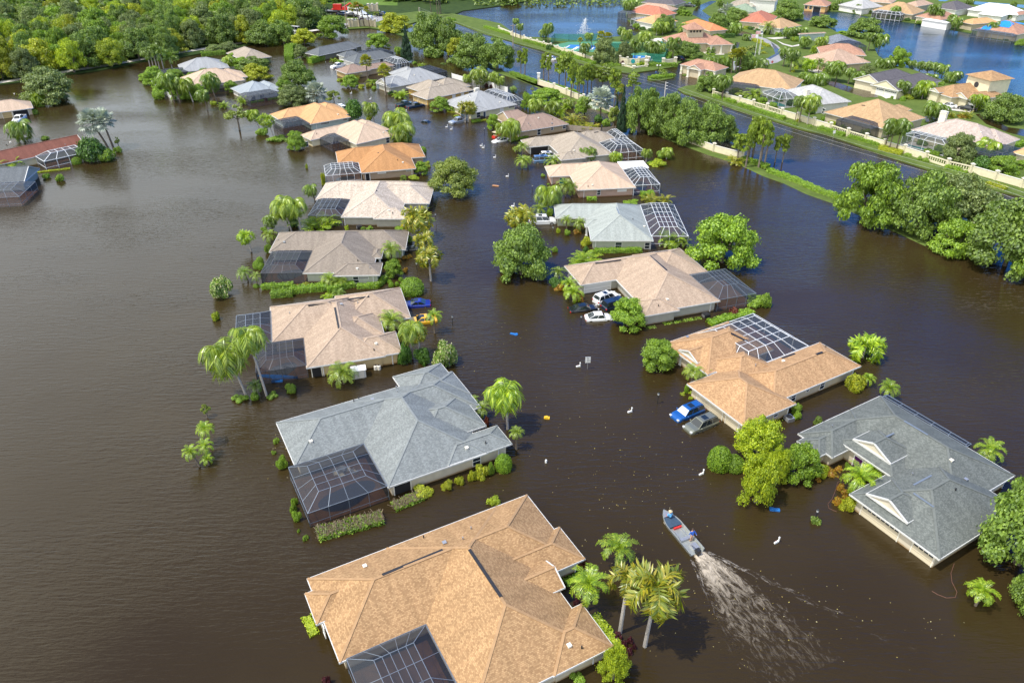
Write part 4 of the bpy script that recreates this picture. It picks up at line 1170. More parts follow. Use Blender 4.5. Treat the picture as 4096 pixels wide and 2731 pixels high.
h = far('E29', 'small pink tile house at the right edge of the far shore', ('E3,1225,125', 'E3,1330,140'), 't_rose', 'white', [
  ('E3,1220,125', 'E3,1420,120', 'E3,1330,142', '=0v0+13')])
h = far('E30', 'partly seen house with a dark flat cage at the lower right of the estate', ('E4,1240,690', 'E4,1340,715'), 't_yellow', 'lemon', [
  ('E4,1240,690', 'E4,1640,700', 'E4,1400,735', '=0v0+14')])
h.cage('=0u0-7', '=0u0+1', '=0v0-7', '=0v0+5', 'alu_bronze', 'screen_dark', 3, 3, hz=2.9, rise=.25, inset=.8, sides='WSE', bar=0.076)
h = far('E31', 'tan walled house at the top edge behind the light grey roof', ('E2,1075,15', 'E2,1200,25'), 't_pink', 'tan', [
  ('E2,1060,12', 'E2,1300,10', 'E2,1220,28', '=0v0+13')])
# ---- clubhouse and guardhouse
h = H('CLUB', 'clubhouse', 'pink tiled clubhouse with a square cupola beside the tennis courts', 'clubhouse', ('E1,610,390', 'E1,800,395', 14), 't_rose', 'beige', [
  ('E1,480,365', 'E1,935,350', 'E1,720,390', '~E1,720,290'), ('=0u0+14', '=0u0+23', '=0v0-4', '=0v0+8')], eave=3.6, ground=GE)
r0 = h.rects[0]; cu, cv = (r0['u0'] + r0['u1']) / 2, (r0['v0'] + r0['v1']) / 2
b = MB(); b.box((cu - 3, cv - 3, r0['top'] - 2), (cu + 3, cv + 3, r0['top'] + 1.5)); t = b.build('cupola', WM['beige'], h.root)
b = MB(); e = r0['top'] + 1.5; S_ = 3.8; A = (cu - S_, cv - S_, e); B = (cu + S_, cv - S_, e); C = (cu + S_, cv + S_, e); D = (cu - S_, cv + S_, e); P = (cu, cv, e + 2.2)
for tri in ((A, B, P), (B, C, P), (C, D, P), (D, A, P)): b.poly(tri, [(0, 0), (7, 0), (3.5, 5)])
b.poly([D, C, B, A]); b.build('cupola_roof', RM['t_rose'], t)
b = MB()
for k in range(4): x = cu - 2.2 + 1.2 * k; b.box((x, cv - 3.05, e - 1.1), (x + .7, cv - 2.9, e - .4))
b.build('cupola_window', M['dark'], t)
r1 = h.rects[1]
for uu in (r1['u0'] + .6, (r1['u0'] + r1['u1']) / 2, r1['u1'] - .6): h.column(uu, r1['v0'] + .4, 3.3, .6, 'offwhite', 0)
h = H('GUARD', 'guardhouse', 'small pink tiled guardhouse with a front gable at the flooded entrance', 'guardhouse', ('E1,635,575', 'E1,760,605', 8), 't_rose', 'beige', [
  ('E1,632,572', '=0u0+14', 'E1,760,608', '=0v0+8'), ('=0u0+4.5', '=0u0+10', '=0v0-2.5', '=0v0+4', dict(gable='S', along='v'))], eave=3.0)
h.door('S', 0, 'E1,795,650', 'E1,825,655', 2.3, 'navy', 'glass_door')
r1 = h.rects[1]
for uu in (r1['u0'] + .5, r1['u1'] - .5): h.column(uu, r1['v0'] + .4, 2.7, .7, 'offwhite')
h.column(h.rects[0]['u0'] + .5, h.rects[0]['v0'] + .5, 2.7, .7, 'offwhite'); h.column(h.rects[0]['u1'] - .5, h.rects[0]['v0'] + .5, 2.7, .7, 'offwhite')
# ---------------------------------------------------------------- plant meshes (shared)
def leaf(b, p, n, size, rnd, asp=1.0):
    n = n.normalized()
    a = n.cross(Vector((rnd.uniform(-1, 1), rnd.uniform(-1, 1), rnd.uniform(-1, 1))))
    if a.length < .05: a = n.cross(Vector((.3, .2, .9)))
    a.normalize(); c = n.cross(a)
    s = size * rnd.uniform(.65, 1.35)
    b.poly([p + a * s * asp, p + c * s * .75 + n * s * .25, p - a * s * asp * .9, p - c * s * .75 + n * s * .2], [(0, 0)] * 4)


def fit(b):
    """scale so that nearly all leaves lie within radius 1 and height 1"""
    r = sorted(math.hypot(p[0], p[1]) for p in b.v)[int(len(b.v) * .97)]; z = sorted(p[2] for p in b.v)[int(len(b.v) * .99)]
    b.v = [(p[0] / r, p[1] / r, p[2] / z) for p in b.v]
    return b


def tree_crown(seed, lobes, n, size, shape='oak', gap=.0):
    """leaf clumps in lobes through the crown's volume; unit crown x,y in -1..1, z in 0..1"""
    rnd = random.Random(seed)
    L = []
    for i in range(lobes):
        if shape == 'cone':
            t = i / lobes; a = i * 2.4 + rnd.uniform(-.4, .4); r = (1 - t) * .62
            L.append((Vector((math.cos(a) * r, math.sin(a) * r, .03 + t * .93)), Vector((.42 * (1.08 - t), .42 * (1.08 - t), .035)) )); continue
        if shape == 'pine':
            t = (i + .5) / lobes; a = i * 2.4 + rnd.uniform(-.5, .5); r = rnd.uniform(.15, .7) * (1.1 - .5 * t)
            L.append((Vector((math.cos(a) * r, math.sin(a) * r, .05 + t * .88)), Vector((rnd.uniform(.22, .42), rnd.uniform(.22, .42), .06)))); continue
        a = i * 2.39996 + rnd.uniform(-.3, .3); zz = (i + .5) / lobes
        if shape == 'ball':
            r = math.sqrt(max(0, 1 - (zz * 1.0) ** 2)) * .55; c = Vector((math.cos(a) * r, math.sin(a) * r, .12 + zz * .55)); rr = .42
            L.append((c, Vector((rr, rr, rr * .62)))); continue
        h = .1 + .74 * zz
        r = (.74 * math.sqrt(max(.05, 1 - (zz * .95) ** 2.2))) * rnd.uniform(.62, 1.16)
        rr = rnd.uniform(.13, .3)
        L.append((Vector((math.cos(a) * r, math.sin(a) * r, h + rnd.uniform(-.13, .12))), Vector((rr, rr, rr * .48))))
    b = MB()
    wts = [l[1].x * l[1].y for l in L]
    for _ in range(n):
        c, r = rnd.choices(L, wts)[0]
        d = Vector((rnd.gauss(0, 1), rnd.gauss(0, 1), rnd.gauss(0, 1) + .25)); d.normalize()
        k = rnd.uniform(.55, 1.1) if rnd.random() < .82 else rnd.uniform(.2, 1.45)
        p = c + Vector((d.x * r.x, d.y * r.y, d.z * r.z)) * k
        if p.z < 0 or p.z > 1.02: continue
        leaf(b, p, d + Vector((rnd.gauss(0, .6), rnd.gauss(0, .6), rnd.gauss(.35, .6))), size, rnd)
    return fit(b)


def shrub_mesh(seed, n, size, flat=1.0, jag=.12):
    """leafy mound: one ball when clipped, a ragged heap of lobes with stray shoots when not"""
    rnd = random.Random(seed); b = MB()
    if jag < .1: L = [(Vector((0, 0, .36)), .96, .64)]
    else:
        L = [(Vector((0, 0, .3)), .5, .5)]
        for i in range(9):
            a = i * 2.4 + rnd.uniform(-.5, .5); r = rnd.uniform(.3, .74); q = rnd.uniform(.22, .4)
            L.append((Vector((math.cos(a) * r, math.sin(a) * r, rnd.uniform(.12, .66) * (1.15 - .5 * r))), q, q * rnd.uniform(.7, 1.0)))
    for _ in range(n):
        c, r, rz = rnd.choices(L, [l[1] ** 2 for l in L])[0]
        d = Vector((rnd.gauss(0, 1), rnd.gauss(0, 1), rnd.gauss(.2, 1))).normalized()
        k = rnd.uniform(.84, 1.03) if rnd.random() < .78 else rnd.uniform(.35, 1.3 if jag > .1 else .9)
        p = c + Vector((d.x * r * k, d.y * r * k, d.z * rz * k))
        if p.z < 0: continue
        leaf(b, p, d + Vector((rnd.gauss(0, .5), rnd.gauss(0, .5), rnd.gauss(.25, .5))), size, rnd)
    return fit(b)


def frond(b, org, az, e0, bend, L, ll, droop, lw, nl, rnd, plume=False, sway=0.0):
    d = Vector((math.cos(az), math.sin(az), 0)); p = Vector(org); e = e0; n = 9; ds = L / n
    pts = [p.copy()]; tn = []
    for i in range(n):
        t = Vector((d.x * math.cos(e), d.y * math.cos(e), math.sin(e))); t += Vector((sway, sway * .3, 0)); t.normalize()
        tn.append(t); p = p + t * ds; pts.append(p.copy()); e -= bend * ds * (1 + 1.1 * i / n)
    tn.append(tn[-1])
    for i in range(n):
        s = Vector((-d.y, d.x, 0)) * .012 * (1.6 - i / n)
        b.poly([pts[i] + s, pts[i] - s, pts[i + 1] - s, pts[i + 1] + s], [(0, 0)] * 4)
    for k in range(nl):
        t = .1 + .9 * (k + .5) / nl; x = t * n; i = min(n - 1, int(x)); f = x - i
        P = pts[i].lerp(pts[i + 1], f); T = tn[i]
        S = T.cross(Vector((0, 0, 1)));
        if S.length < .1: S = Vector((-d.y, d.x, 0))
        S.normalize(); U = S.cross(T)
        prof = (math.sin(math.pi * min(1, .12 + t * .86)) ** .55)
        for sgn in (-1, 1):
            roll = rnd.uniform(-.9, .9) if plume else rnd.uniform(-.15, .3)
            ld = S * sgn * math.cos(roll) + U * math.sin(roll) + T * .55
            ld.z -= droop * (.6 + .6 * rnd.random()); ld.normalize()
            l = ll * prof * rnd.uniform(.8, 1.15)
            w = T * lw
            b.poly([P, P + ld * l * .45 + w, P + ld * l - Vector((0, 0, droop * l * .35)), P + ld * l * .45 - w], [(0, 0)] * 4)


def palm_crown(seed, kind):
    rnd = random.Random(seed); b = MB()
    if kind == 'queen':
        n, ll, dr, lw, nl, bend, emin, emax, pl = 17, .38, .8, .026, 26, 2.5, -.3, 1.4, False
    elif kind == 'foxtail':
        n, ll, dr, lw, nl, bend, emin, emax, pl = 11, .25, .08, .03, 44, 2.7, -.25, 1.25, True
    elif kind == 'date':
        n, ll, dr, lw, nl, bend, emin, emax, pl = 21, .22, .12, .022, 18, 1.6, -.35, 1.45, False
    elif kind == 'royal':
        n, ll, dr, lw, nl, bend, emin, emax, pl = 12, .28, .3, .026, 22, 1.7, -.2, 1.4, True
    elif kind == 'areca':
        n, ll, dr, lw, nl, bend, emin, emax, pl = 28, .22, .2, .024, 14, 1.3, .25, 1.5, False
    else:
        n = 0
    for i in range(n):
        t = (i + .5) / n
        e = emin + (emax - emin) * (t ** .8) + rnd.uniform(-.12, .12)
        az = i * 2.39996 + rnd.uniform(-.25, .25)
        org = Vector((0, 0, 0)); L = 1.12 * rnd.uniform(.85, 1.1) * (1 if t < .85 else .8)
        if kind == 'areca':
            org = Vector((rnd.uniform(-.3, .3), rnd.uniform(-.3, .3), 0)); L = rnd.uniform(.75, 1.15)
        frond(b, org, az, e, bend * rnd.uniform(.8, 1.2), L, ll, dr, lw, nl, rnd, pl, .1 if kind in ('queen', 'foxtail', 'royal') else 0)
    if kind == 'fan':
        for i in range(34):
            t = (i + .5) / 34; e = -.6 + 1.95 * t + rnd.uniform(-.15, .15); az = i * 2.39996 + rnd.uniform(-.2, .2)
            d = Vector((math.cos(az) * math.cos(e), math.sin(az) * math.cos(e), math.sin(e)))
            c = d * rnd.uniform(.42, .62); r = rnd.uniform(.34, .46)
            S = d.cross(Vector((0, 0, 1))); S = S.normalized() if S.length > .1 else Vector((1, 0, 0)); U = S.cross(d)
            b.poly([S * .012, -S * .012, c - S * .012, c + S * .012], [(0, 0)] * 4)
            m = 13
            for k in range(m):
                a = -2.0 + 4.0 * k / (m - 1)
                q = d * math.cos(a) + S * math.sin(a); q2 = q * r; w = (S * math.cos(a) - d * math.sin(a)) * .045
                tip = c + q2 - Vector((0, 0, .12 * r)) + U * rnd.uniform(-.04, .04)
                b.poly([c, c + q2 * .6 + w + U * .02, tip, c + q2 * .6 - w + U * .02], [(0, 0)] * 4)
    return b


def unit(b):
    """scale a crown so that nearly all of it lies within radius 1"""
    r = sorted(math.hypot(p[0], p[1]) for p in b.v)[int(len(b.v) * .965)]
    b.v = [(p[0] / r, p[1] / r, p[2] / r) for p in b.v]
    return b


SH = {}
def shared(key, maker, mat):
    k = (key, mat)
    if k not in SH:
        base = [x for x in SH if x[0] == key]
        if base: me = SH[base[0]].copy(); me.materials.clear(); me.materials.append(FM[mat])
        else: me = maker().mesh(key.split('-')[0], FM[mat])
        SH[k] = me
    return SH[k]


REFS = []


def ref(q, name): REFS.append((at(q) if isinstance(q, str) else Vector(q), name))


PENDING = []          # plants and small things whose label names the nearest landmark


def nearest(P):
    return min(REFS, key=lambda r: (r[0] - P).length)[1]


CROWN_Z = {'oak': .05, 'og': .06, 'wl': .08, 'rt': .08, 'lm': .1, 'st': .4, 'pn': .45, 'nf': .04, 'bt': .05, 'gt': .08}
TREE = {  # kind: (mesh key, lobes, leaves, leaf size, shape, material, name, look, category)
 'oak': ('crown-oak', 60, 17000, .031, 'oak', 'oak', 'oak_tree', 'broad dark green oak', 'tree'),
 'og': ('crown-og', 52, 15000, .032, 'oak', 'oakgrey', 'oak_tree', 'grey green spreading tree', 'tree'),
 'wl': ('crown-wl', 52, 15000, .03, 'oak', 'willow', 'willow_tree', 'pale feathery round tree', 'tree'),
 'rt': ('crown-rt', 40, 15000, .032, 'oak', 'bright', 'round_tree', 'dense bright green round tree', 'tree'),
 'bt': ('crown-bt', 46, 14000, .033, 'oak', 'bright', 'shade_tree', 'mid green leafy tree', 'tree'),
 'lm': ('crown-lm', 54, 12000, .029, 'oak', 'lime', 'lime_tree', 'yellow green leafy tree', 'tree'),
 'gt': ('crown-gt', 44, 12000, .034, 'oak', 'gold', 'yellow_tree', 'golden yellow green tree', 'tree'),
 'st': ('crown-st', 12, 1500, .075, 'oak', 'willow', 'small_tree', 'small thin crowned tree', 'tree'),
 'pn': ('crown-pn', 13, 1100, .09, 'pine', 'pine', 'pine_tree', 'tall bare stemmed pine', 'pine'),
 'nf': ('crown-nf', 34, 3600, .06, 'cone', 'norfolk', 'conifer_tree', 'narrow dark conical conifer', 'conifer'),
 'dk': ('crown-dk', 18, 5200, .062, 'ball', 'deep', 'magnolia_tree', 'deep green glossy tree', 'tree'),
}
CROWN_Z['dk'] = .1
PALM = {  # kind: (crown kind, material, trunk radius, name, look, crown drop)
 'qp': ('queen', 'palm', .15, 'queen_palm', 'feathery drooping queen palm'),
 'qd': ('queen', 'palmdark', .15, 'queen_palm', 'dark drooping feather palm'),
 'ql': ('queen', 'palmlime', .14, 'queen_palm', 'lime green feather palm'),
 'fx': ('foxtail', 'palmgold', .17, 'foxtail_palm', 'foxtail palm with gold tipped fronds'),
 'fl': ('foxtail', 'palmlime', .15, 'foxtail_palm', 'bright green bushy foxtail palm'),
 'rp': ('royal', 'palmdark', .2, 'royal_palm', 'tall royal palm with pale trunk'),
 'dp': ('date', 'palm', .13, 'date_palm', 'low bushy date palm'),
 'dl': ('date', 'palmlime', .13, 'date_palm', 'low bright green date palm'),
 'dd': ('date', 'palmdark', .13, 'date_palm', 'low dark green date palm'),
 'fp': ('fan', 'palmgold', .2, 'fan_palm', 'tall fan palm with bare trunk'),
 'bs': ('fan', 'silver', .24, 'silver_palm', 'silver leaved fan palm'),
 'ar': ('areca', 'palmlime', .08, 'areca_palm', 'many stemmed areca palm clump'),
 'ag': ('areca', 'palmgold', .08, 'areca_palm', 'golden areca palm clump'),
}
SHRUB = {  # kind: (material, leaves, size, jag, name, look)
 'sb': ('bright', 3600, .055, .45, 'shrub', 'loose bright green shrub'),
 'sl': ('lime', 3200, .058, .45, 'shrub', 'yellow green shrub'),
 'sg': ('gold', 3200, .058, .4, 'shrub', 'golden leaved shrub'),
 'sd': ('deep', 3600, .055, .4, 'shrub', 'deep green shrub'),
 'sc': ('hedge', 4200, .045, .03, 'clipped_shrub', 'clipped ball shaped green shrub'),
 'cr': ('amber', 800, .13, .3, 'croton_bush', 'amber and red croton bush'),
 'rd': ('red', 900, .12, .3, 'croton_bush', 'dark red leafy bush'),
 'pl': ('plum', 500, .15, .4, 'cordyline', 'plum coloured spiky plant'),
 'bl': ('bloom', 3600, .055, .2, 'flowering_bush', 'pale flowering green bush'),
 'mg': ('marsh', 1400, .11, .3, 'reed_clump', 'rough marsh plant clump'),
}
PG = {'qp': 'queen palms', 'qd': 'queen palms', 'ql': 'queen palms', 'fx': 'foxtail palms', 'fl': 'foxtail palms', 'rp': 'royal palms', 'dp': 'date palms', 'dl': 'date palms',
      'dd': 'date palms', 'fp': 'fan palms', 'bs': 'silver fan palms', 'ar': 'areca palms', 'ag': 'areca palms'}
rnd = random.Random(11)


def trunk_tree(h, cz, w, r, mat, limbs=5, bend=0.0):
    b = MB(); top = cz * h + .32 * (1 - cz) * h
    b.tube([(0, 0, -.9), (bend * .2, 0, top * .5), (bend * .5, bend * .2, top)], [r * 1.35, r, r * .6], 7)
    for k in range(limbs):
        a = k * 6.28 / limbs + rnd.uniform(-.3, .3); q = rnd.uniform(.28, .42) * w
        s = top * rnd.uniform(.55, .8)
        b.tube([(bend * .3, 0, s), (math.cos(a) * q * .55, math.sin(a) * q * .55, s + (h - s) * .3), (math.cos(a) * q, math.sin(a) * q, s + (h - s) * .6)], [r * .55, r * .35, r * .12], 5)
    return b


def plant(kind, q, ytop=None, wpx=None, dx=0.0, P=None, h=None, w=None, label=None, group=None):
    """a plant on the spot seen at q, its top at photo row ytop and wpx wide there"""
    if P is None:
        k = q.split(',')[0]; a, b0, s = CROPS[k]
        P = at(q)
        w = wpx * s * depth(P) / FPX
        back = {'st': 0, 'pn': 0, 'nf': .3}.get(kind, .42 if kind in TREE else .7 if kind in SHRUB else .6 if kind in ('ar', 'ag') else 0)
        if back:      # q is the near edge of the foliage; the stem stands behind it
            P = P + Vector((P.x, P.y, 0)).normalized() * w * .5 * back
        h = hgt(P, b0 + ytop * s)
        dx = dx * s * depth(P) / FPX
    if kind in TREE:
        key, lobes, n, size, shape, mat, name, look, cat = TREE[kind]
        v = rnd.randrange(3 if kind in ('oak', 'og') else 2)
        me = shared(key + str(v), lambda: tree_crown(hash(key) % 1000 * 0 + v * 7 + len(key) + lobes, lobes, n, size, shape), mat)
        cz = CROWN_Z[kind]
        o = thing(name, '?', cat, P, rnd.uniform(0, 6.28))
        r = max(.06, min(.34, .035 * h)) * (.6 if kind == 'pn' else 1)
        if kind in ('pn', 'nf'):
            b = MB(); b.tube([(0, 0, -.9), (.1, 0, h * .5), (0, 0, h * .93)], [r * 1.2, r * .9, r * .3], 6)
            if kind == 'pn':
                for z in (.55, .66, .76, .85): a = rnd.uniform(0, 6.28); b.tube([(0, 0, h * z), (math.cos(a) * w * .3, math.sin(a) * w * .3, h * (z + .08))], [r * .4, r * .15], 4)
            b.build('trunk', M['bark'], o)
        else:
            trunk_tree(h, cz, w, r, 'bark', 4 if kind == 'st' else 6).build('trunk', M['bark'], o)
        obj('crown', me, o, (0, 0, cz * h), 0, (w / 2, w / 2, h * (1 - cz) * 1.02))
        g = group or (look.split()[-1] + 's among the houses')
    elif kind in PALM:
        ck, mat, tr, name, look = PALM[kind]
        cat = 'palm'
        v = rnd.randrange(3)
        me = shared('crown-' + ck + str(v), lambda: unit(palm_crown(v * 5 + len(ck), ck)), mat)
        o = thing(name, '?', cat, P, 0)
        R_ = w / 2 * 1.2
        if ck == 'areca':
            cz = .08 * h; b = MB()
            for k in range(9):
                a = rnd.uniform(0, 6.28); q2 = rnd.uniform(.05, .3) * R_
                b.tube([(math.cos(a) * q2, math.sin(a) * q2, -.9), (math.cos(a) * q2 * 1.4, math.sin(a) * q2 * 1.4, h * .5)], [.05, .035], 5)
            b.build('stems', M['palmdark'], o)
            obj('crown', me, o, (0, 0, cz), rnd.uniform(0, 6.28), (R_ * 1.1, R_ * 1.1, (h - cz) * 1.05))
        else:
            up = {'queen': .62, 'foxtail': .62, 'date': .72, 'royal': .7, 'fan': .85}[ck] * R_
            th = max(.3, h - up)
            b = MB(); n = 6; pts = []; rad = []
            for i in range(n + 1):
                t = i / n
                pts.append((dx * t ** 1.4, rnd.uniform(-.04, .04) * th * .1, -.9 + (th + .9) * t)); rad.append(tr * (1.25 - .5 * t))
            pale = kind in ('rp', 'fx', 'fl', 'qp', 'ql')
            b.tube(pts, rad, 8); t_ = b.build('trunk', M['palmbark'] if pale else M['palmdark'], o)
            if kind in ('rp', 'fx', 'fl'):
                c = MB(); c.tube([pts[-1], (pts[-1][0], pts[-1][1], pts[-1][2] + .16 * R_ + .2)], [tr * .85, tr * .5], 8)
                c.build('crownshaft', FM['palm'], t_)
            obj('crown', me, o, (pts[-1][0], pts[-1][1], th + (.06 * R_ if ck != 'fan' else 0)), rnd.uniform(0, 6.28), (R_, R_, R_))
        g = PG[kind] + ' round the flooded houses'
    else:
        mat, n, size, jag, name, look = SHRUB[kind]
        cat = 'shrub'
        v = rnd.randrange(2)
        me = shared(f'{name}-{size}{jag}{v}', lambda: shrub_mesh(v * 3 + n, n, size, 1, jag), mat)
        o = obj(name, me, None, P - Vector((0, 0, .15)), rnd.uniform(0, 6.28), (w / 2, w / 2, (h + .15)))
        tag(o, '?', cat)
        g = look.split()[-1] + 's round the flooded houses'
        if kind == 'sc': g = 'clipped ball shrubs in the gardens'
    if not group: group = g
    o['group'] = group
    if label: o['label'] = label
    else: PENDING.append((o, look, P))
    return o


def plants(crop, txt):
    for ent in txt.split(';'):
        ent = ent.split()
        if not ent: continue
        k = ent[0]; f = [float(x) for x in ent[1].split(',')]
        plant(k, f'{crop},{f[0]},{f[1]}', f[2], f[3], f[4] if len(f) > 4 else 0)


def hedge(q0, q1, w, h, mat='hedge', look='clipped green hedge', dens=70, top=None, z0=0.0, taper=0):
    a, b_ = at(q0), at(q1)
    d = b_ - a; L = d.length; rz = math.atan2(d.y, d.x)
    r = random.Random(int(L * 1000) % 9973); b = MB()
    wob = lambda x: 1 + .06 * math.sin(x * 1.7 + L) + .05 * math.sin(x * 4.1)
    area = L * (2 * h + w)
    n = int(min(9000, area * dens)); size = .12 if h > .5 else .09
    for _ in range(n):
        x = r.uniform(0, L); t = r.uniform(0, 2 * h + w)
        if t < h: y, z, nn = -w / 2, t, Vector((0, -1, .3))
        elif t < h + w: y, z, nn = t - h - w / 2, h, Vector((0, 0, 1))
        else: y, z, nn = w / 2, t - h - w, Vector((0, 1, .3))
        k = wob(x) * r.uniform(.9, 1.05)
        leaf(b, Vector((x, y * k, z * k)), nn + Vector((r.gauss(0, .5), r.gauss(0, .5), r.gauss(0, .4))), size, r)
    o = b.build('hedge', FM[mat], None, (a.x, a.y, z0 - .1), rz)
    c = MB(); c.box((.12, -w * .36, -.8), (L - .12, w * .36, h * .82)); c.build('hedge_stems', FM[mat], o)
    if top:
        c = MB()
        for _ in range(int(L * w * 60)):
            x, y = r.uniform(0, L), r.uniform(-.45, .45) * w
            p = Vector((x, y, h * .7)); q = p + Vector((r.gauss(0, .22), r.gauss(0, .22), r.uniform(.25, .5) * 1.0))
            c.bar(p, q, .035, .035)
        c.build('bare_twigs', FM[top], o)
    tag(o, '?', 'hedge', 'hedges in the flooded gardens')
    PENDING.append((o, look, (a + b_) / 2))
    return o
# ---------------------------------------------------------------- landmarks that labels name
for k, n in (('L1', 'the big tan roof'), ('L2', 'the blue grey roof'), ('L3', 'the rosy brown roof'), ('L4', 'the taupe roof'), ('L5', 'the speckled roof'), ('L6', 'the orange roof'),
             ('L7', 'the pink tan roof'), ('L8', 'the light orange roof'), ('L9', 'the steel grey roof'), ('L10', 'the palm ringed pink house'), ('L11', 'the plain grey hip roof'),
             ('L12', 'the olive green house'), ('L13', 'the charcoal roof'), ('L14', 'the white walled charcoal house'), ('L15', 'the pinkish brown roof'), ('R1', 'the green grey roof'),
             ('R2', 'the tan arched entry house'), ('R3', 'the four car drive'), ('R4', 'the pale grey roof'), ('R5', 'the pink walled house'), ('R6', 'the open garage'),
             ('R7', 'the mauve brown roof'), ('R8', 'the white chimney house'), ('R9', 'the ochre house'), ('R10', 'the slate garage house'), ('W1', 'the red brown roof'),
             ('W2', 'the dark left edge roof'), ('W3', 'the three car garage'), ('E1', 'the white tile roof'), ('E2', 'the bright tan tile roof'), ('E3', 'the pale grey tile roof'),
             ('E4', 'the rosy tan tile roof'), ('E5', 'the slate tile roof'), ('E6', 'the square tower'), ('E7', 'the pale pink tile roof'), ('E9', 'the mottled tile roof'),
             ('E11', 'the twin white gables'), ('E12', 'the terracotta roof'), ('E13', 'the lake point house'), ('E18', 'the peach house'), ('E20', 'the wide white cage'),
             ('E21', 'the white patio cover'), ('E23', 'the white coated roof'), ('E24', 'the blue tarpaulins'), ('CLUB', 'the clubhouse'), ('GUARD', 'the guardhouse')):
    ref(HS[k].O, n)
for q, n in (('A2,500,800', 'the boulevard hedge'), ('A2,1400,1200', 'the boulevard wall'), ('A2,450,450', 'the tennis courts'), ('A2,900,500', 'the tennis courts'), ('B3,1200,250', 'the flooded boulevard'),
             ('A1,1050,230', 'the curved gate wall'), ('A1,1700,400', 'the flooded back lot'), ('A1,2150,600', 'the flooded back lot'), ('A0,500,800', 'the woodland shore'), ('A2,1350,720', 'the planted island'),
             ('B0,2000,1200', 'the open west water'), ('C0,1900,1000', 'the open west water'), ('E2,120,450', 'the flagpoles'), ('A2,100,300', 'the north lake'), ('A1,1650,80', 'the far meadow')): ref(q, n)
# ---------------------------------------------------------------- palms, trees and shrubs
plants('A0', 'og 490,950,650,450; ql 370,975,840,130; qd 225,1300,1095,200; bs 1000,1365,1015,215,-90; bs 1047,1370,1010,190,-35; dk 870,1490,1285,245; sb 985,1490,1375,200;'
       'sb 1090,1405,1350,70; sc 710,1512,1445,85; st 1095,1365,1262,50; ar 120,1568,1405,210; sb 735,1335,1285,110; sb 690,1292,1268,55; sb 415,1288,1255,90; st 2200,1195,980,240; sb 385,985,960,70; sb 330,1055,1010,50')
plants('F1', 'rp 130,262,70,105; rp 155,264,45,115; rp 175,262,85,105; rp 205,262,75,105; rp 268,248,105,115; rp 105,258,75,95; qd 285,500,262,115,-25; qd 330,500,300,105,-20;'
       'qp 428,495,308,115,-30; qd 540,560,398,95,-15; qd 615,510,272,115,-35; qd 590,450,300,110; bt 110,365,265,120; bt 195,450,315,160; bt 290,330,250,140; sl 590,522,488,52; ar 665,545,483,95; ar 810,522,428,85;'
       'qp 408,275,203,85; qp 490,258,210,70; qp 565,255,190,75; qp 650,245,172,65; qp 702,240,143,85; bt 800,240,160,150; oak 910,262,160,230; gt 925,335,208,215; oak 1240,395,188,270; og 1190,528,378,215;'
       'gt 1250,60,-12,115; og 1262,165,62,105; rd 990,492,463,32; ql 942,708,553,95,-40; fl 1052,785,592,110,-30; sb 962,755,700,95; sb 1070,805,760,140; rt 1225,865,735,145; sb 400,480,430,120; dk 380,470,400,80')
plants('F1', 'bt 130,300,230,130; sb 170,480,400,110; bt 330,480,380,140; bt 470,480,370,150; sb 440,340,270,110; bt 380,300,240,110; bt 60,330,280,90; bt 720,420,340,110; bt 1130,440,330,130; bt 760,180,120,130; og 600,130,60,150; og 700,120,40,150; bt 520,300,240,90')
plants('F2', 'sb 310,202,175,55; ar 265,190,148,55; fp 522,352,138,92; fp 660,442,208,95; rt 395,388,292,135; ag 420,322,262,95; sl 345,332,305,55; sl 300,337,318,45; sg 467,394,362,52; sg 525,382,350,52;'
       'sb 570,402,375,45; ar 560,362,308,85; sd 695,442,415,52; ar 775,472,388,115; sb 742,468,450,32; bs 132,502,348,155; st 265,518,408,118; og 10,512,383,140; dk 420,637,488,128; qp 572,652,488,115,-25;'
       'qp 775,705,545,195,-15; qp 782,803,650,170; sg 527,640,603,48; dp 655,692,652,65; dp 310,582,545,82; rt 1075,573,466,155; fx 1268,652,488,115,8; fx 1288,650,492,105,20; sb 1190,578,520,62; sl 1200,612,595,42;'
       'bt 605,85,-22,175; nf 822,188,-60,95; sb 755,132,73,62; sb 790,178,150,32; sb 880,207,185,38; ar 935,228,190,62; mg 1155,198,160,75; mg 1010,160,78,150; mg 1100,212,195,45; gt 1205,150,8,150; mg 1060,150,110,90')
plants('A1', 'oak 1600,480,140,330; oak 1765,490,195,270; oak 1990,640,335,360; oak 2220,655,380,310; gt 1280,300,125,290; bt 700,352,160,265; gt 450,425,268,215; oak 430,260,-20,340; oak 90,425,205,310; oak 260,415,205,220;'
       'og 420,305,185,110; qp 2062,795,612,155; qp 2200,832,660,95,-15; qp 2238,832,695,85; qp 1945,775,678,85; oak 480,150,-60,260; oak 250,190,-40,240; fp 1700,135,-60,60,-10; fp 1612,135,-50,60,-12; fp 1668,138,-70,60,-10; fp 1688,138,-70,60,-12;'
       'fp 955,255,20,60,-15; fp 915,250,45,60,-15; fp 995,250,40,60,-15; fp 1045,258,60,55,-15; st 1110,160,110,60')
plants('Z3', 'pl 1310,432,393,42; pl 1365,445,408,45; sc 565,1213,1140,85; dp 425,1322,1228,155; rt 545,1472,1322,165; sl 465,1532,1485,125; sl 600,1385,1318,115; st 335,1568,1480,80; sb 250,1085,1020,130; sd 360,1095,1035,95')
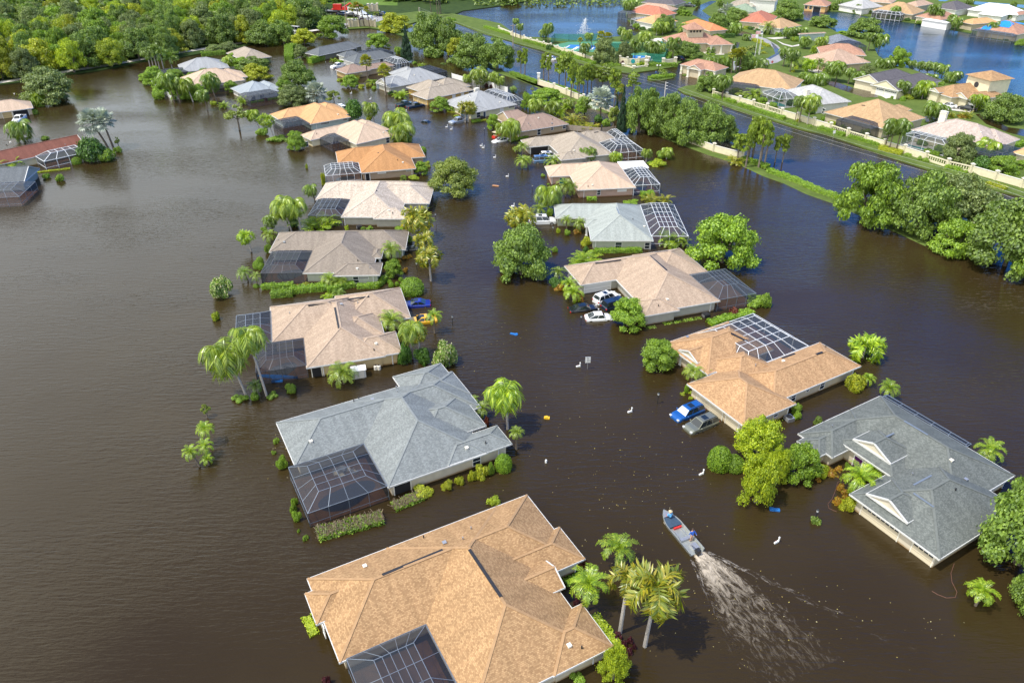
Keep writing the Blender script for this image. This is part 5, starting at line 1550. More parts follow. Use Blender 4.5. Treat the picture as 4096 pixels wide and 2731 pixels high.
plants('A2', 'qp 215,1052,903,125; qp 365,1055,918,135; ar 440,1075,968,115; bt 330,950,825,310; bt 130,1005,858,95; ag 545,1175,998,205; ar 500,1005,928,105; rt 630,1055,918,115; qd 665,1040,878,120; bs 810,1080,808,205;'
       'sd 790,1125,1060,85; nf 955,1105,888,48; nf 1000,1235,845,95; st 930,1190,980,130; ag 720,1205,1118,190; sb 860,1165,1098,85; oak 1160,1232,838,280; oak 1235,1205,840,260; oak 1410,1272,880,340; oak 1595,1332,940,340;'
       'oak 1800,1335,975,350; oak 1950,1310,1080,220; pn 290,748,488,85; pn 335,762,505,55; pn 430,782,538,95; pn 490,818,488,165; pn 540,905,598,85; pn 560,842,558,85; pn 597,862,598,65; pn 615,922,618,85; pn 655,872,598,75;'
       'pn 690,855,588,75; pn 725,852,598,95; pn 830,860,605,160; pn 935,985,640,130; pn 885,860,635,105; pn 1100,880,675,130; pn 80,685,468,85; pn 118,695,448,65; gt 990,865,775,95; pn 2060,1505,1235,125; pn 2145,1540,1165,95;'
       'pn 2205,1455,1085,145; pn 2262,1542,1105,115; pn 2320,1502,1145,85; qd 35,355,168,55; qd 75,365,213,65; qd 290,392,263,85; qd 330,408,208,95; qd 745,442,298,75,-40; fp 620,505,348,45; fp 815,390,288,75; fp 880,375,300,78;'
       'qd 1000,385,248,75; qp 1050,405,268,95; qd 1125,565,358,125; qp 1215,455,288,115; qd 1245,535,375,100; qd 1300,545,370,135; qd 1350,545,398,105; qd 670,560,393,95; qp 1325,335,198,95; qp 1380,325,198,105; qd 1395,115,50,45;'
       'qd 1455,115,53,45; qd 1350,165,93,52; qp 1415,435,328,85; qd 1470,565,338,125; qd 1060,170,-5,105; qd 1110,110,-5,85; og 840,600,372,230; og 1030,580,398,160; oak 1610,535,393,265; oak 1400,310,148,190; sd 345,470,410,70;'
       'sd 300,400,365,60; sb 940,620,585,120; pl 1015,600,560,45; pl 1050,600,560,45; ar 1190,610,535,110; dk 1285,600,565,80; st 185,860,800,40; qd 15,850,790,60; ag 2050,1520,1410,150; sb 880,620,570,130; qp 525,985,905,100')
plants('E1', 'dp 640,300,203,115; bt 930,322,250,52; bt 1000,330,250,52; bt 935,350,310,140; oak 940,260,128,170; oak 1095,235,82,250; bs 1030,130,38,135; qd 1095,328,203,105; qd 1060,445,373,75; fp 1062,665,443,85; fp 1098,660,438,85;'
       'fp 1132,650,428,75; qd 890,655,498,118; qd 930,645,498,118; qd 990,655,498,105; oak 1170,645,480,170; qd 1300,635,508,160; oak 860,835,668,215; qd 975,896,663,135; ar 670,662,588,95; dp 458,692,622,65; dp 430,692,613,45;'
       'dp 700,655,588,65; qd 1190,372,298,72; st 1230,492,408,120; qd 950,120,-10,65; oak 740,60,-30,90; bt 610,140,85,60; bt 660,150,95,100; sb 870,480,430,70; sb 880,500,470,120; bt 1015,640,560,90; qd 880,490,420,70; oak 620,110,60,80; bt 760,270,205,160; bt 850,310,270,90')
plants('E2', 'dp 150,315,193,125; qd 325,355,243,85; qd 370,352,248,75; qd 405,345,243,75; qd 455,340,238,95; qd 485,445,323,95; qd 295,605,418,105; qd 355,655,428,115; qp 625,478,323,95; qp 600,465,338,65; ar 565,485,388,65; dp 395,605,498,155;'
       'fl 525,665,528,115; dd 610,662,518,115; qd 705,730,548,115; qd 765,745,543,135; qd 925,605,503,135; qd 875,765,608,85; qd 945,775,638,105; qd 600,765,648,155; qd 480,745,638,125; og 1040,725,583,165; qd 1055,465,288,85; qd 1150,465,298,125;'
       'oak 1020,350,178,295; oak 650,255,148,225; oak 330,195,8,270; oak 200,85,8,120; bt 830,315,282,110; sd 275,600,585,110; bt 1290,440,460,120; rt 265,330,290,45; sg 375,658,630,52; sl 415,630,592,40; sg 100,450,425,40; sg 125,490,465,70; oak 745,100,20,90; oak 970,130,45,110; oak 1055,130,80,80; sb 1180,60,10,70; qd 1280,180,55,85; qd 790,50,0,60')
plants('E3', 'qd 340,615,538,75; qd 405,645,548,75; qd 475,655,553,85; qd 540,675,558,85; qd 605,695,573,95; bt 185,610,435,140; bt 245,605,475,125; qd 60,615,518,115; qd 120,615,528,105; qd 680,750,638,115; qd 725,745,636,85; qd 500,745,658,105;'
       'qd 225,885,718,115; ql 425,895,718,145; qd 360,895,778,92; qd 180,175,58,75; qd 500,225,33,95; qd 560,230,78,75; qd 400,75,-5,55; qd 670,265,123,75; qd 720,278,148,95; qd 910,145,58,75; qd 1130,168,63,55; qd 1158,168,73,55; dp 770,125,38,85;'
       'qd 1055,335,188,105; dp 1235,305,222,95; oak 690,105,12,155; rt 1310,418,352,95; oak 1070,745,675,210; sb 340,200,180,60; sb 410,205,165,25; sd 970,335,298,60; sd 1190,370,340,100; sb 210,190,155,80; qd 855,45,-20,70; oak 60,60,8,80; sb 595,775,735,60; qd 640,235,170,60; oak 1240,70,15,60; sd 1150,190,150,90; qd 1215,190,120,60')
plants('E4', 'qd 490,445,238,135; qd 545,440,253,165; ql 880,345,168,95; ql 905,335,173,115,30; og 725,800,543,295; oak 1140,440,188,340; oak 1290,370,215,160; ql 985,755,578,215; ag 680,395,298,85; cr 790,400,360,100; ag 815,400,293,115; qd 95,665,408,125;'
       'qd 130,685,378,155; qd 192,695,398,135; bt 1140,890,738,260; dk 950,850,738,160; sc 250,245,190,52; sb 155,225,190,25; sb 185,225,192,40; cr 265,205,175,50; ar 300,195,135,90; sd 550,720,675,70; sd 880,790,745,110; sb 300,740,700,70; sb 405,775,730,55; sb 460,790,745,80; sb 690,870,815,60; sb 780,890,850,90; sb 650,865,810,45; qd 1250,800,770,110; bt 1300,850,770,120')
plants('E5', 'qd 742,525,293,105; qd 772,548,298,105; qp 845,563,288,155; dp 350,365,233,155; rt 470,275,198,105; qd 85,345,108,115; oak 30,275,120,130; bt 445,395,318,95; bt 530,435,363,95; sg 765,545,508,50; sb 735,575,535,70; sb 690,550,520,60;'
       'sb 870,590,560,70; sb 1100,600,575,60; pn 220,875,648,115; pn 355,865,498,145; pn 320,872,538,105; pn 430,895,538,115; pn 560,895,658,85; pn 625,895,653,105; qd 880,215,95,100; qd 800,190,95,110; st 250,330,260,110; sb 410,360,330,110; bt 190,290,240,100')
plants('B0', 'fl 2312,742,553,135,-25; bl 2050,1182,996,225; sl 1990,1382,1303,85; dd 2285,1015,888,135,-25; sb 560,100,38,75; sb 430,75,28,65')
plants('B1', 'qd 548,278,123,118,-30; qp 330,562,248,215,-40; qp 422,558,252,195,-30; qd 158,545,403,125,-15; dp 168,662,543,135,-30; ar 600,558,392,345; sb 80,562,518,62; sb 120,760,680,70; sl 835,547,505,42; sb 985,547,518,48; sb 1045,547,512,75;'
       'sb 1320,542,512,105; fx 1500,622,333,245,-8; fx 1555,785,573,175,-8; fx 1608,1012,713,212,-10; wl 1820,225,-85,455; sc 1437,1155,992,225; sc 1245,1068,1023,52; sc 1297,1058,1018,42; sc 1230,1033,1000,42; sc 1333,1018,978,47; sc 1410,655,598,52;'
       'dp 1250,832,663,175; cr 1370,812,780,62; cr 1412,802,768,52; cr 1320,842,813,42; cr 1375,935,893,52; sc 40,855,793,68; sc 18,905,828,82; sc 52,910,848,72; dp 682,1065,948,135; dp 778,1065,968,145; dd 762,1168,1088,125; ar 660,1172,1128,105;'
       'cr 380,1078,1045,62; sg 470,1072,1028,82; dp 1255,1485,1298,225; sd 340,520,430,100; sc 5,1075,1040,60; dp 15,1060,935,90; sb 1360,85,45,60; sl 1455,88,50,95; sg 625,135,25,40')
o = plant('rt', 'B1,1270,985', 828, 158); 
plants('Z1', 'qp 1695,530,148,245; fx 1775,525,198,175; dl 1932,268,33,155; dp 980,795,588,285; bl 2045,645,388,295; sd 1625,605,388,165; sd 1812,605,428,172; qp 178,922,195,320,-80; dd 75,905,768,145; sb 60,975,895,105; sb 440,905,808,135; sb 240,955,900,135')
plants('B3', 'bt 900,520,-25,560; oak 1340,610,60,600; og 1710,560,90,640; bt 1720,790,490,470; oak 2150,930,340,800; bt 2480,1060,420,600')
plants('C0', 'qp 2268,502,5,345,-100; st 1905,695,576,88,-30; dl 1938,945,753,150,-15; dl 1905,1062,913,150; dl 1845,1145,968,135,-60; dl 1917,1130,1043,108; sb 2210,560,500,150')
plants('C1', 'sb 250,1178,1062,118; sb 190,938,893,68; sb 165,1038,1003,48; sg 2065,1268,1148,145; sg 1985,1290,1195,95; sg 1868,1323,1248,95; sg 1755,1365,1283,115; sg 1550,1445,1348,190; sb 2152,1232,1123,95; sc 2272,1208,1043,160; sb 360,1505,1438,62; sb 350,1568,1490,72;'
       'ql 2312,803,378,295,-20; dp 2080,695,568,135; dp 1995,565,498,95; rd 2120,785,700,62; sl 2180,1515,1438,135')
plants('C2', 'dp 40,988,793,125; rt 1335,262,8,320; dp 1640,425,218,165; dp 1745,355,228,170; sl 1565,495,470,52; sl 1640,483,458,42; sl 1640,533,503,47; sc 1600,472,390,45; sc 1885,1198,978,220; sc 2020,1203,1060,205; lm 2235,1120,750,420; lm 2225,1515,1078,340; lm 2400,1330,1000,230')
plants('C3', 'fl 868,150,-45,290; sg 790,460,318,190; dl 905,403,298,115; dl 1085,530,373,170; sb 250,665,573,118; sb 262,718,648,85; dl 1995,1100,923,228; mg 450,765,698,85; dl 805,1375,1158,275; dl 945,1275,1143,205; cr 660,1375,1308,85; cr 700,1412,1360,72; cr 625,1505,1428,82;'
       'cr 697,1478,1410,82; sg 715,1563,1428,165; cr 560,1243,1188,160; cr 640,1192,1153,82; cr 460,1288,1253,52; sb 720,1158,1113,52; dd 2275,1395,1308,105; bt 265,1278,980,360; sl 480,1243,1138,145')
plants('D1', 'sb 380,92,-5,95; sb 395,187,158,32; sb 460,262,218,62; pl 665,1620,1508,95')
plants('D2', 'dl 950,525,243,295; dl 690,900,568,305; fx 990,1108,528,300,20; fx 1218,1230,558,465,35; rd 650,545,448,125; lm 920,1575,1285,275; sb 600,1575,1500,145; pl 965,1185,1108,85; pl 1020,1243,1178,72; pl 1080,1213,1148,62; pl 1070,1315,1248,75; pl 1120,1263,1208,42; pl 590,855,798,62')
plants('D3', 'oak 2240,560,-170,800; oak 2420,960,560,420; dl 1905,855,658,235; mg 430,112,50,95')
plants('B2', 'qp 330,372,122,215; dp 490,235,78,150; dp 545,235,110,120; dp 255,403,303,145; sb 350,418,348,62; fx 95,562,328,215; fx 25,565,362,165; dp 500,542,413,105; dp 612,562,438,115; cr 600,583,538,82; sl 420,573,528,42; sb 505,598,543,62; oak 85,1000,552,540;'
       'sb 392,752,703,57; ar 670,865,752,280; dp 420,1015,883,135; dl 520,1110,985,140; dl 560,1205,1058,175; sd 400,1085,985,135; cr 610,1205,1148,115; cr 440,1110,1040,120; ar 1430,705,513,215; ar 1555,695,568,145; bt 1920,895,460,620; sg 675,693,608,105; sd 675,748,698,68; ag 1280,308,205,170; ag 1400,308,200,130; sb 1090,308,278,155;'
       'sb 2230,1255,1158,205; sb 2310,1265,1138,125; rd 2035,1335,1268,125')
o = plant('rt', 'F4,590,515', 298, 285)
plants('Z2', 'dp 560,645,493,135; dp 482,625,543,75; dp 555,812,653,155; dp 622,795,668,105; dp 915,765,648,185; qd 1262,728,558,105; qd 1350,728,553,175; ql 1660,735,608,145; sb 2200,695,608,170; qp 2250,695,558,125; qp 2010,735,568,115; sl 2130,785,708,205; qp 320,485,253,175; qp 415,493,223,225;'
       'bt 210,352,180,145; sb 270,300,205,120; ar 1090,330,240,110; sb 800,905,872,65; sc 862,1000,980,35; sd 990,1290,1200,60; sb 880,1360,1280,90; sb 2060,760,720,80')
plants('F3', 'rt 85,495,338,165; sd 1060,433,383,62; sg 320,783,708,38; sg 333,812,785,28; sl 175,660,620,25; sb 990,425,392,55')
# low planting against the walls of the estate houses
pr = random.Random(77)
for k in ('E1', 'E2', 'E3', 'E4', 'E5', 'E6', 'E7', 'E8', 'E9', 'E10', 'E11', 'E12', 'E13', 'E20', 'E21'):
    hh = HS[k]; r_ = hh.rects[0]
    for t in (.15, .5, .85):
        P = hh.W(r_['u0'] + (r_['u1'] - r_['u0']) * (t + pr.uniform(-.1, .1)), r_['v0'] - pr.uniform(.5, 1.4), .3)
        plant(pr.choice(('sd', 'sb', 'sb', 'sl')), None, P=P, h=pr.uniform(1.1, 1.9), w=pr.uniform(2.0, 3.4), group='low shrubs against the estate houses')
# ---------------------------------------------------------------- hedges
hedge('B1,50,1082', 'B1,345,1066', 1.0, .85); hedge('B1,140,1155', 'B1,345,1140', 1.6, 1.1); hedge('B1,320,1118', 'B1,650,1088', 1.5, 1.05); hedge('B1,650,1112', 'B1,905,1056', 1.3, 1.0)
hedge('B1,930,1075', 'B1,1120,1070', 1.0, .8); hedge('B1,1110,1075', 'B1,1190,1000', 1.0, .9)
hedge('D1,560,215', 'D1,1165,60', 1.9, .55, look='long clipped hedge with bare twiggy top', top='dry'); hedge('C1,1260,1530', 'C1,1520,1420', 1.5, .45, look='low hedge with twiggy top', top='dry')
hedge('D1,460,960', 'D1,545,1140', .9, .35, 'lime', 'low floating yellow green hedge'); hedge('D2,745,960', 'D2,1000,1300', 1.1, .6, 'lime', 'narrow yellow green hedge'); hedge('D2,480,655', 'D2,640,590', 1.0, .4, look='low dark green hedge')
hedge('B2,755,750', 'B2,1190,742', 1.1, .8); hedge('B2,1182,240', 'B2,1297,232', 1.5, 1.2, look='square cut green hedge'); hedge('B2,685,268', 'B2,775,265', 1.0, .7, look='square cut green hedge')
hedge('B2,1810,1415', 'B2,2200,1305', 1.6, .7); hedge('B2,1390,1408', 'B2,1740,1350', .8, .12, look='strip of drowned green groundcover'); hedge('B2,1230,1445', 'B2,1320,1432', .8, .12, look='strip of drowned green groundcover')
hedge('F2,75,200', 'F2,350,118', 2.4, 1.9, look='tall long clipped hedge'); hedge('F1,1165,185', 'F1,1165,95', 3.0, 2.0, look='thick tall clipped hedge'); hedge('F1,1165,95', 'F1,1205,85', 3.0, 2.0, look='thick tall clipped hedge')
hedge('F3,825,438', 'F3,960,408', 1.0, .6); hedge('F1,870,505', 'F1,1085,470', .8, .5); hedge('F5,220,640', 'F5,460,612', .8, .35, 'gold', 'golden hedge below a white cage'); hedge('Z2,405,490', 'Z2,620,435', .9, .6)
hedge('Z3,1135,850', 'Z3,1240,835', 1.0, .6); hedge('Z3,1235,838', 'Z3,1310,825', .8, .4, 'gold', 'low golden hedge'); hedge('Z3,850,730', 'Z3,960,738', .8, .35, 'gold', 'low golden hedge'); hedge('F1,490,145', 'F1,680,130', 2.0, 1.5)
hedge('F5,485,530', 'F5,520,505', 1.6, .8)
# ---------------------------------------------------------------- land, lake, roads
def pts(crop, txt, z=0.0):
    out = []
    for e in txt.split():
        if ':' in e:
            c, e = e.split(':')
        else: c = crop
        x, y = e.split(',')
        out.append(at(f'{c},{x},{y}', z))
    return out


def sheet(name, P, mat, z, kind='structure', skirt=1.3, extra=()):
    b = MB(); P = [Vector((p.x, p.y, z)) for p in list(P) + list(extra)]
    area = sum(P[i].x * P[(i + 1) % len(P)].y - P[(i + 1) % len(P)].x * P[i].y for i in range(len(P)))
    if area < 0: P = P[::-1]
    b.poly(P)
    if skirt:
        n = len(P)
        for i in range(n):
            p, q = P[i], P[(i + 1) % n]
            b.poly([p - Vector((0, 0, skirt)), q - Vector((0, 0, skirt)), q, p])
    o = b.build(name, mat); o['kind'] = kind
    return o


def ribbon(name, P, w, mat, z, skirt=0.0, kind='structure'):
    L, Rr = [], []
    for i, p in enumerate(P):
        d = (P[min(i + 1, len(P) - 1)] - P[max(i - 1, 0)]); d.z = 0; d.normalize(); s = Vector((-d.y, d.x, 0)) * w / 2
        L.append(p + s); Rr.append(p - s)
    b = MB()
    for i in range(len(P) - 1):
        b.poly([Vector((v.x, v.y, z)) for v in (Rr[i], Rr[i + 1], L[i + 1], L[i])])
        if skirt:
            for A, B in ((Rr[i], Rr[i + 1]), (L[i + 1], L[i])):
                s = (A - B).normalized(); s = Vector((-s.y, s.x, 0)) * -.9
                b.poly([Vector((A.x - s.x, A.y - s.y, -.25)), Vector((B.x - s.x, B.y - s.y, -.25)), Vector((B.x, B.y, z)), Vector((A.x, A.y, z))])
    o = b.build(name, mat); o['kind'] = kind
    return o


sheet('estate_lawn', pts('A2', '1520,825 1580,865 1700,895 1850,935 2050,1015 2351,1110 A3:0,1100 A3:300,1195 A3:520,1240 A3:700,1300 A3:1000,1410 A3:1200,1478 A3:1500,1575 B3:1500,6 B3:1700,45 B3:1900,110 B3:2100,195 B3:2351,245 N:4600,950 N:4700,420 N:4200,400 '
      'A3:2340,900 A3:1750,775 A3:1600,740 A3:1300,640 A3:1150,610 A3:1010,520 A3:985,470 A3:960,400 A3:900,340 A3:620,298 A3:500,230 A3:330,190 A3:285,100 A3:240,40 N:3160,-40 N:2500,-40 '
      '1040,100 1050,180 1110,235 1185,290 1130,335 940,345 700,390 330,352 110,345 0,310 A1:2351,300 A1:2250,225 A1:2050,180 A1:1900,150 A1:1830,135 A1:1700,165 A1:1900,240 A1:2100,318 A1:2351,385 0,395 280,470 450,530 600,582 850,640 930,668 1100,678 1300,652 1500,620 1570,565 1800,560 1890,640 1760,780 1690,788 1590,800'), M['grass'], .3)
sheet('far_shore_lawn', pts('A3', '240,-30 250,60 330,92 700,118 940,158 1240,203 1430,233 1560,253 1750,288 1880,313 1970,345 2250,395 2500,440 2600,200 2600,-40'), M['grass'], .3)
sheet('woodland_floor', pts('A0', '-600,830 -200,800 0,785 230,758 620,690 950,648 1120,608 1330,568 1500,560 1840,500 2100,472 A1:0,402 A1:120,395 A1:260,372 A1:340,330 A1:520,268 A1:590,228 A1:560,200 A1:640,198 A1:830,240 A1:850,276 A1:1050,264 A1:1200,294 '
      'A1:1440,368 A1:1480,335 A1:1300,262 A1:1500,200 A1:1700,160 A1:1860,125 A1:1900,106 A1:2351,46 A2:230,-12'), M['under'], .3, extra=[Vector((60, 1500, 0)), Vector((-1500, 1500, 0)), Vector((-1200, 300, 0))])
sheet('lake_water', pts('A3', '180,60 3000,60 3000,900 2351,930 1500,800 900,520 180,150'), M['lake'], .006, skirt=0)
sheet('gate_lawn', pts('A1', '565,195 585,110 640,108 900,160 1000,190 930,205 830,232 700,192'), M['grass'], .31, skirt=0)
sheet('gate_bank', pts('A1', '850,275 1050,262 1200,292 1440,366 1478,336 1300,262 1500,200 1830,135 1500,110 1180,150 1100,215 880,222'), M['grass'], .31, skirt=0)
sheet('gate_road', pts('A1', '590,82 760,116 1000,145 1160,160 1180,185 1130,205 960,232 820,244 808,226 930,204 1010,182 900,160 740,135 590,108 300,70 300,50'), M['asphalt'], .316, skirt=0)
sheet('meadow', pts('A0', '700,25 900,8 1250,20 2351,-30 A1:600,-40 A1:1300,-40 A1:1300,60 A1:600,40 2300,40 1800,30 1250,75 1000,50'), M['marshg'], .31, skirt=0)
sheet('marsh_pond', pts('A0', '835,50 950,52 1165,95 1330,125 1320,150 1150,130 1000,108 900,78'), M['flood'], .316, skirt=0)
sheet('river', pts('A0', '-100,-30 200,-30 90,12 40,45 -100,50'), M['flood'], .316, skirt=0)
sheet('back_pond', pts('A1', '1010,45 1110,42 1105,66 1020,62'), M['flood'], .318, skirt=0)
ribbon('shell_path', pts('A0', '-100,772 150,735 310,706 690,646 1060,588 1320,542 1560,500 1850,452 2230,392 2351,368 A1:100,352 A1:400,300 A1:570,276', .3), 3.2, M['path'], .33)
ribbon('boulevard_bank', pts('A1', '1170,272 1340,318 1480,362 1700,450 2050,560 Z3:1480,262 Z3:1600,305 Z3:1750,350 Z3:1950,430 Z3:2150,505 A2:60,715 A2:250,792 A2:450,862 A2:640,935 A2:900,1035 A2:1300,1205 A2:1500,1288 A2:1830,1410 A2:2110,1495 B3:0,40 B3:200,110 B3:400,205 B3:660,295 B3:1000,450 B3:1500,680'), 2.6, M['grass'], .12, .5)
for nm, tx in (('flooded_street', 'E1:715,140 E1:880,215 E1:905,180 E1:800,105 E1:860,60 E1:935,18 E1:880,15 E1:770,60 E1:730,95'), ('flooded_yard', 'A3:520,745 A3:640,770 A3:800,825 A3:985,850 A3:1010,905 A3:880,905 A3:700,845 A3:560,795'),
               ('flooded_yard', 'A3:1900,1060 A3:1960,1055 A3:2200,1180 A3:2500,1220 A3:2500,1300 A3:2200,1230 A3:2000,1150'), ('flooded_yard', 'A3:1420,1080 A3:1570,1080 A3:1580,1120 A3:1450,1130'),
               ('flooded_parking', 'E1:925,385 E1:1125,440 E1:1140,392 E1:1000,372'), ('flooded_street', 'E1:1020,300 E1:1180,330 E1:1344,360 E1:1344,345 E1:1180,290 E1:1040,280'), ('canal', 'E3:870,18 E3:1380,55 E3:1380,85 E3:1180,60 E3:900,48'), ('canal', 'E3:560,-20 E3:700,-5 E3:640,20 E3:580,18')):
    sheet(nm, pts('N', tx), M['flood'] if nm != 'canal' else M['lake'], .318, skirt=0)
sheet('estate_road', pts('E2', '-60,312 60,330 150,358 250,420 325,500 325,525 245,570 110,600 -20,612 -150,640 -150,560 60,548 180,528 235,490 200,430 100,385 -60,350'), M['asphalt'], .322, skirt=0)
sheet('road_puddle', pts('E2', '185,385 230,420 275,470 270,490 180,540 150,535 225,492 205,430'), M['flood'], .328, skirt=0)
for tx in ('E2:140,348 E2:330,340 E2:325,352 E2:215,362', 'E2:225,365 E2:300,400 E2:380,420 E2:440,405 E2:440,420 E2:370,430 E2:290,408', 'E3:25,850 E3:105,895 E3:180,872 E3:85,830', 'E2:510,640 E2:660,690 E2:700,655 E2:560,622', 'E2:0,265 E2:85,290 E2:130,280 E2:40,255',
           'E4:620,285 E4:880,325 E4:860,350 E4:640,320', 'E1:800,470 E1:1000,480 E1:1000,500 E1:840,500'):
    sheet('driveway', pts('N', tx), M['concrete'], .334, skirt=0)
M['courtgreen'] = plain('green_hard_court', (.06, .22, .13), .8, 0, .08, .5); M['courtblue'] = plain('blue_hard_court', (.02, .16, .46), .7, 0, .06, .5)
sheet('hard_court', pts('A2', '375,425 520,395 800,392 1090,395 1080,420 780,490 520,478'), M['courtgreen'], .34, skirt=0)
sheet('hard_court', pts('E1', '140,486 492,478 465,562 130,555'), M['courtgreen'], .34, skirt=0)
sheet('blue_court', pts('A2', '482,448 530,420 790,430 775,468'), M['courtblue'], .346, skirt=0)
sheet('blue_court', pts('E1', '0,498 362,514 345,554 -20,545'), M['courtblue'], .346, skirt=0)
for a, c in (('A2,482,448', 'A2,530,420'), ('A2,560,455', 'A2,600,430'), ('A2,575,457', 'A2,615,431'), ('A2,720,462', 'A2,755,434'), ('E1,362,514', 'E1,345,554'), ('E1,232,525', 'E1,250,508')):
    ribbon('court_line', [at(a, .35), at(c, .35)], .5, M['white'], .352)
sheet('pool_deck', pts('E1', '270,385 400,350 480,360 470,410 340,425 280,415'), M['path'], .34, skirt=0)
sheet('pool_water', pts('E1', '415,385 440,378 458,395 445,408 420,402'), M['poolblue'], .346, skirt=0)
# planted islands
for tx in ('E1:318,705 E1:370,688 E1:490,672 E1:548,690 E1:545,705 E1:450,722 E1:340,728', 'E1:620,678 E1:660,655 E1:740,665 E1:740,680 E1:690,690'):
    sheet('planted_island', pts('N', tx), M['grass'], .18)
hedge('E1,325,715', 'E1,545,690', 2.2, .9, look='hedge round the flooded planted island', z0=.15); hedge('E1,360,695', 'E1,490,676', 1.5, .6, look='hedge round the flooded planted island', z0=.15)
hedge('E1,315,600', 'E1,580,600', 2.2, 1.1, look='thick hedge before the entrance wall', z0=.2); hedge('E1,480,560', 'E1,520,500', 1.6, 1.3, look='hedge at the court corner', z0=.2)
for a, c in (('E1,930,350', 'E1,1090,345'),): hedge(a, c, 1.5, 1.6, 'deep', 'dark tall hedge behind the clubhouse', z0=.3)
# boulevard hedges (both banks)
for a, c, m_ in (('Z3,1600,285', 'Z3,1770,345', 'hedge'), ('Z3,1770,345', 'Z3,1915,400', 'hedge'), ('Z3,1930,385', 'Z3,2110,440', 'hedge'), ('Z3,2120,440', 'Z3,2351,510', 'hedge'), ('A2,0,690', 'A2,235,772', 'hedge'), ('A2,260,770', 'A2,640,895', 'hedge'),
                 ('B3,0,12', 'B3,220,90', 'hedge'), ('B3,220,90', 'B3,420,180', 'bright'), ('B3,420,180', 'B3,660,270', 'bright'), ('A2,2120,1470', 'A2,2351,1550', 'hedge'), ('A1,1200,280', 'A1,1330,305', 'deep')):
    hedge(a, c, 1.7, 1.0, m_, 'hedge along the boulevard bank')
for a, c in (('A2,110,385', 'A2,300,440'), ('A2,310,445', 'A2,440,495'), ('A2,460,500', 'A2,640,560'), ('A2,650,560', 'A2,760,600'), ('A1,2100,262', 'A1,2340,330'), ('A1,1750,185', 'A1,1830,200'), ('A2,1850,895', 'A2,2050,960'), ('A2,2080,975', 'A2,2351,1065'), ('A3,0,1065', 'A3,150,1110'),
             ('A3,465,1195', 'A3,700,1265'), ('A3,740,1270', 'A3,1030,1355'), ('A3,490,1110', 'A3,600,1140'), ('A3,390,1040', 'A3,580,1010'), ('A3,1440,1400', 'A3,1580,1440'), ('A3,1620,1555', 'A3,1760,1590'), ('A3,2110,1420', 'A3,2351,1330')):
    hedge(a, c, 1.6, 1.0, 'hedge', 'hedge below the estate wall', z0=.25, dens=40)
for a, c in (('A3,1015,1385', 'A3,1230,1430'), ('E4,45,660', 'E4,245,715'), ('B3,2000,135', 'B3,2180,190'), ('E1,1255,370', 'E1,1344,385'), ('E2,25,370', 'E2,170,430')):
    hedge(a, c, 1.8, .9, 'gold', 'golden yellow hedge in the estate', z0=.25, dens=40)
# ---------------------------------------------------------------- walls and fences
def comm_wall(label, qs, h=1.8, open_=(), mat='lemon', pier=.62, z0=0.0, gaps=(), extra_h=.45, name='boundary_wall', cat='wall'):
    P = [at(q) for q in qs]
    o = thing(name, label, cat, P[0])
    rel = [p - P[0] for p in P]
    for i in range(len(P) - 1):
        if i in gaps: continue
        a, c = rel[i], rel[i + 1]; d = (c - a).normalized()
        a2, c2 = a + d * pier * .5, c - d * pier * .5
        b = MB()
        if i in open_:
            for zz, hh in ((.25, .5), (h - .12, .24)): b.bar(a2 + Vector((0, 0, z0 + zz)), c2 + Vector((0, 0, z0 + zz)), .26, hh)
            n = max(3, int((c2 - a2).length / .55))
            for k in range(n):
                p = a2.lerp(c2, (k + .5) / n); b.tube([(p.x, p.y, z0 + .45), (p.x, p.y, z0 + h * .5), (p.x, p.y, z0 + h - .2)], [.07, .13, .07], 6, cap=False)
            b.build('balustrade', WM[mat], o)
        else:
            b.bar(a2 + Vector((0, 0, z0 + h / 2 - .4)), c2 + Vector((0, 0, z0 + h / 2 - .4)), .24, h + .8)
            w_ = b.build('wall_panel', WM[mat], o)
            b = MB(); b.bar(a2 + Vector((0, 0, z0 + h + .05)), c2 + Vector((0, 0, z0 + h + .05)), .36, .1); b.build('coping', M['offwhite'], w_)
    for p in rel:
        b = MB(); b.box((p.x - pier / 2, p.y - pier / 2, -.9), (p.x + pier / 2, p.y + pier / 2, z0 + h + extra_h)); q_ = b.build('pier', WM[mat], o)
        b = MB(); t = z0 + h + extra_h; b.box((p.x - pier * .68, p.y - pier * .68, t), (p.x + pier * .68, p.y + pier * .68, t + .14)); b.box((p.x - pier * .4, p.y - pier * .4, t + .14), (p.x + pier * .4, p.y + pier * .4, t + .26)); b.build('pier_cap', M['offwhite'], q_)
    return o


o = comm_wall('long cream boulevard wall with square piers on the near bank', ['A2,243,783', 'A2,385,832', 'A2,500,877', 'A2,655,937', 'A2,1000,1075', 'A2,1330,1210', 'A2,1660,1328', 'A2,1850,1398', 'A2,2110,1468'], 1.7)
p = at('A2,243,783') - at('A2,243,783'); b = MB(); b.box((-.42, -.42, 2.55), (.42, .42, 3.7)); b.box((-.55, -.55, 3.7), (.55, .55, 3.85)); b.build('lantern', M['white'], o)
comm_wall('cream estate wall with piers and balustrades facing the flooded boulevard', ['A2,1845,892', 'A2,1965,925', 'A2,2085,957', 'A2,2210,992', 'A2,2335,1028', 'A3,120,1072', 'A3,265,1115', 'A3,412,1160', 'A3,565,1208', 'A3,725,1262', 'A3,890,1312', 'A3,1060,1365', 'A3,1240,1418',
          'A3,1440,1482', 'A3,1640,1548', 'B3,1855,30', 'B3,2080,95', 'B3,2320,165', 'B3,2600,240'], 1.6, open_=(0, 3, 4, 8, 9, 13, 14), z0=.25)
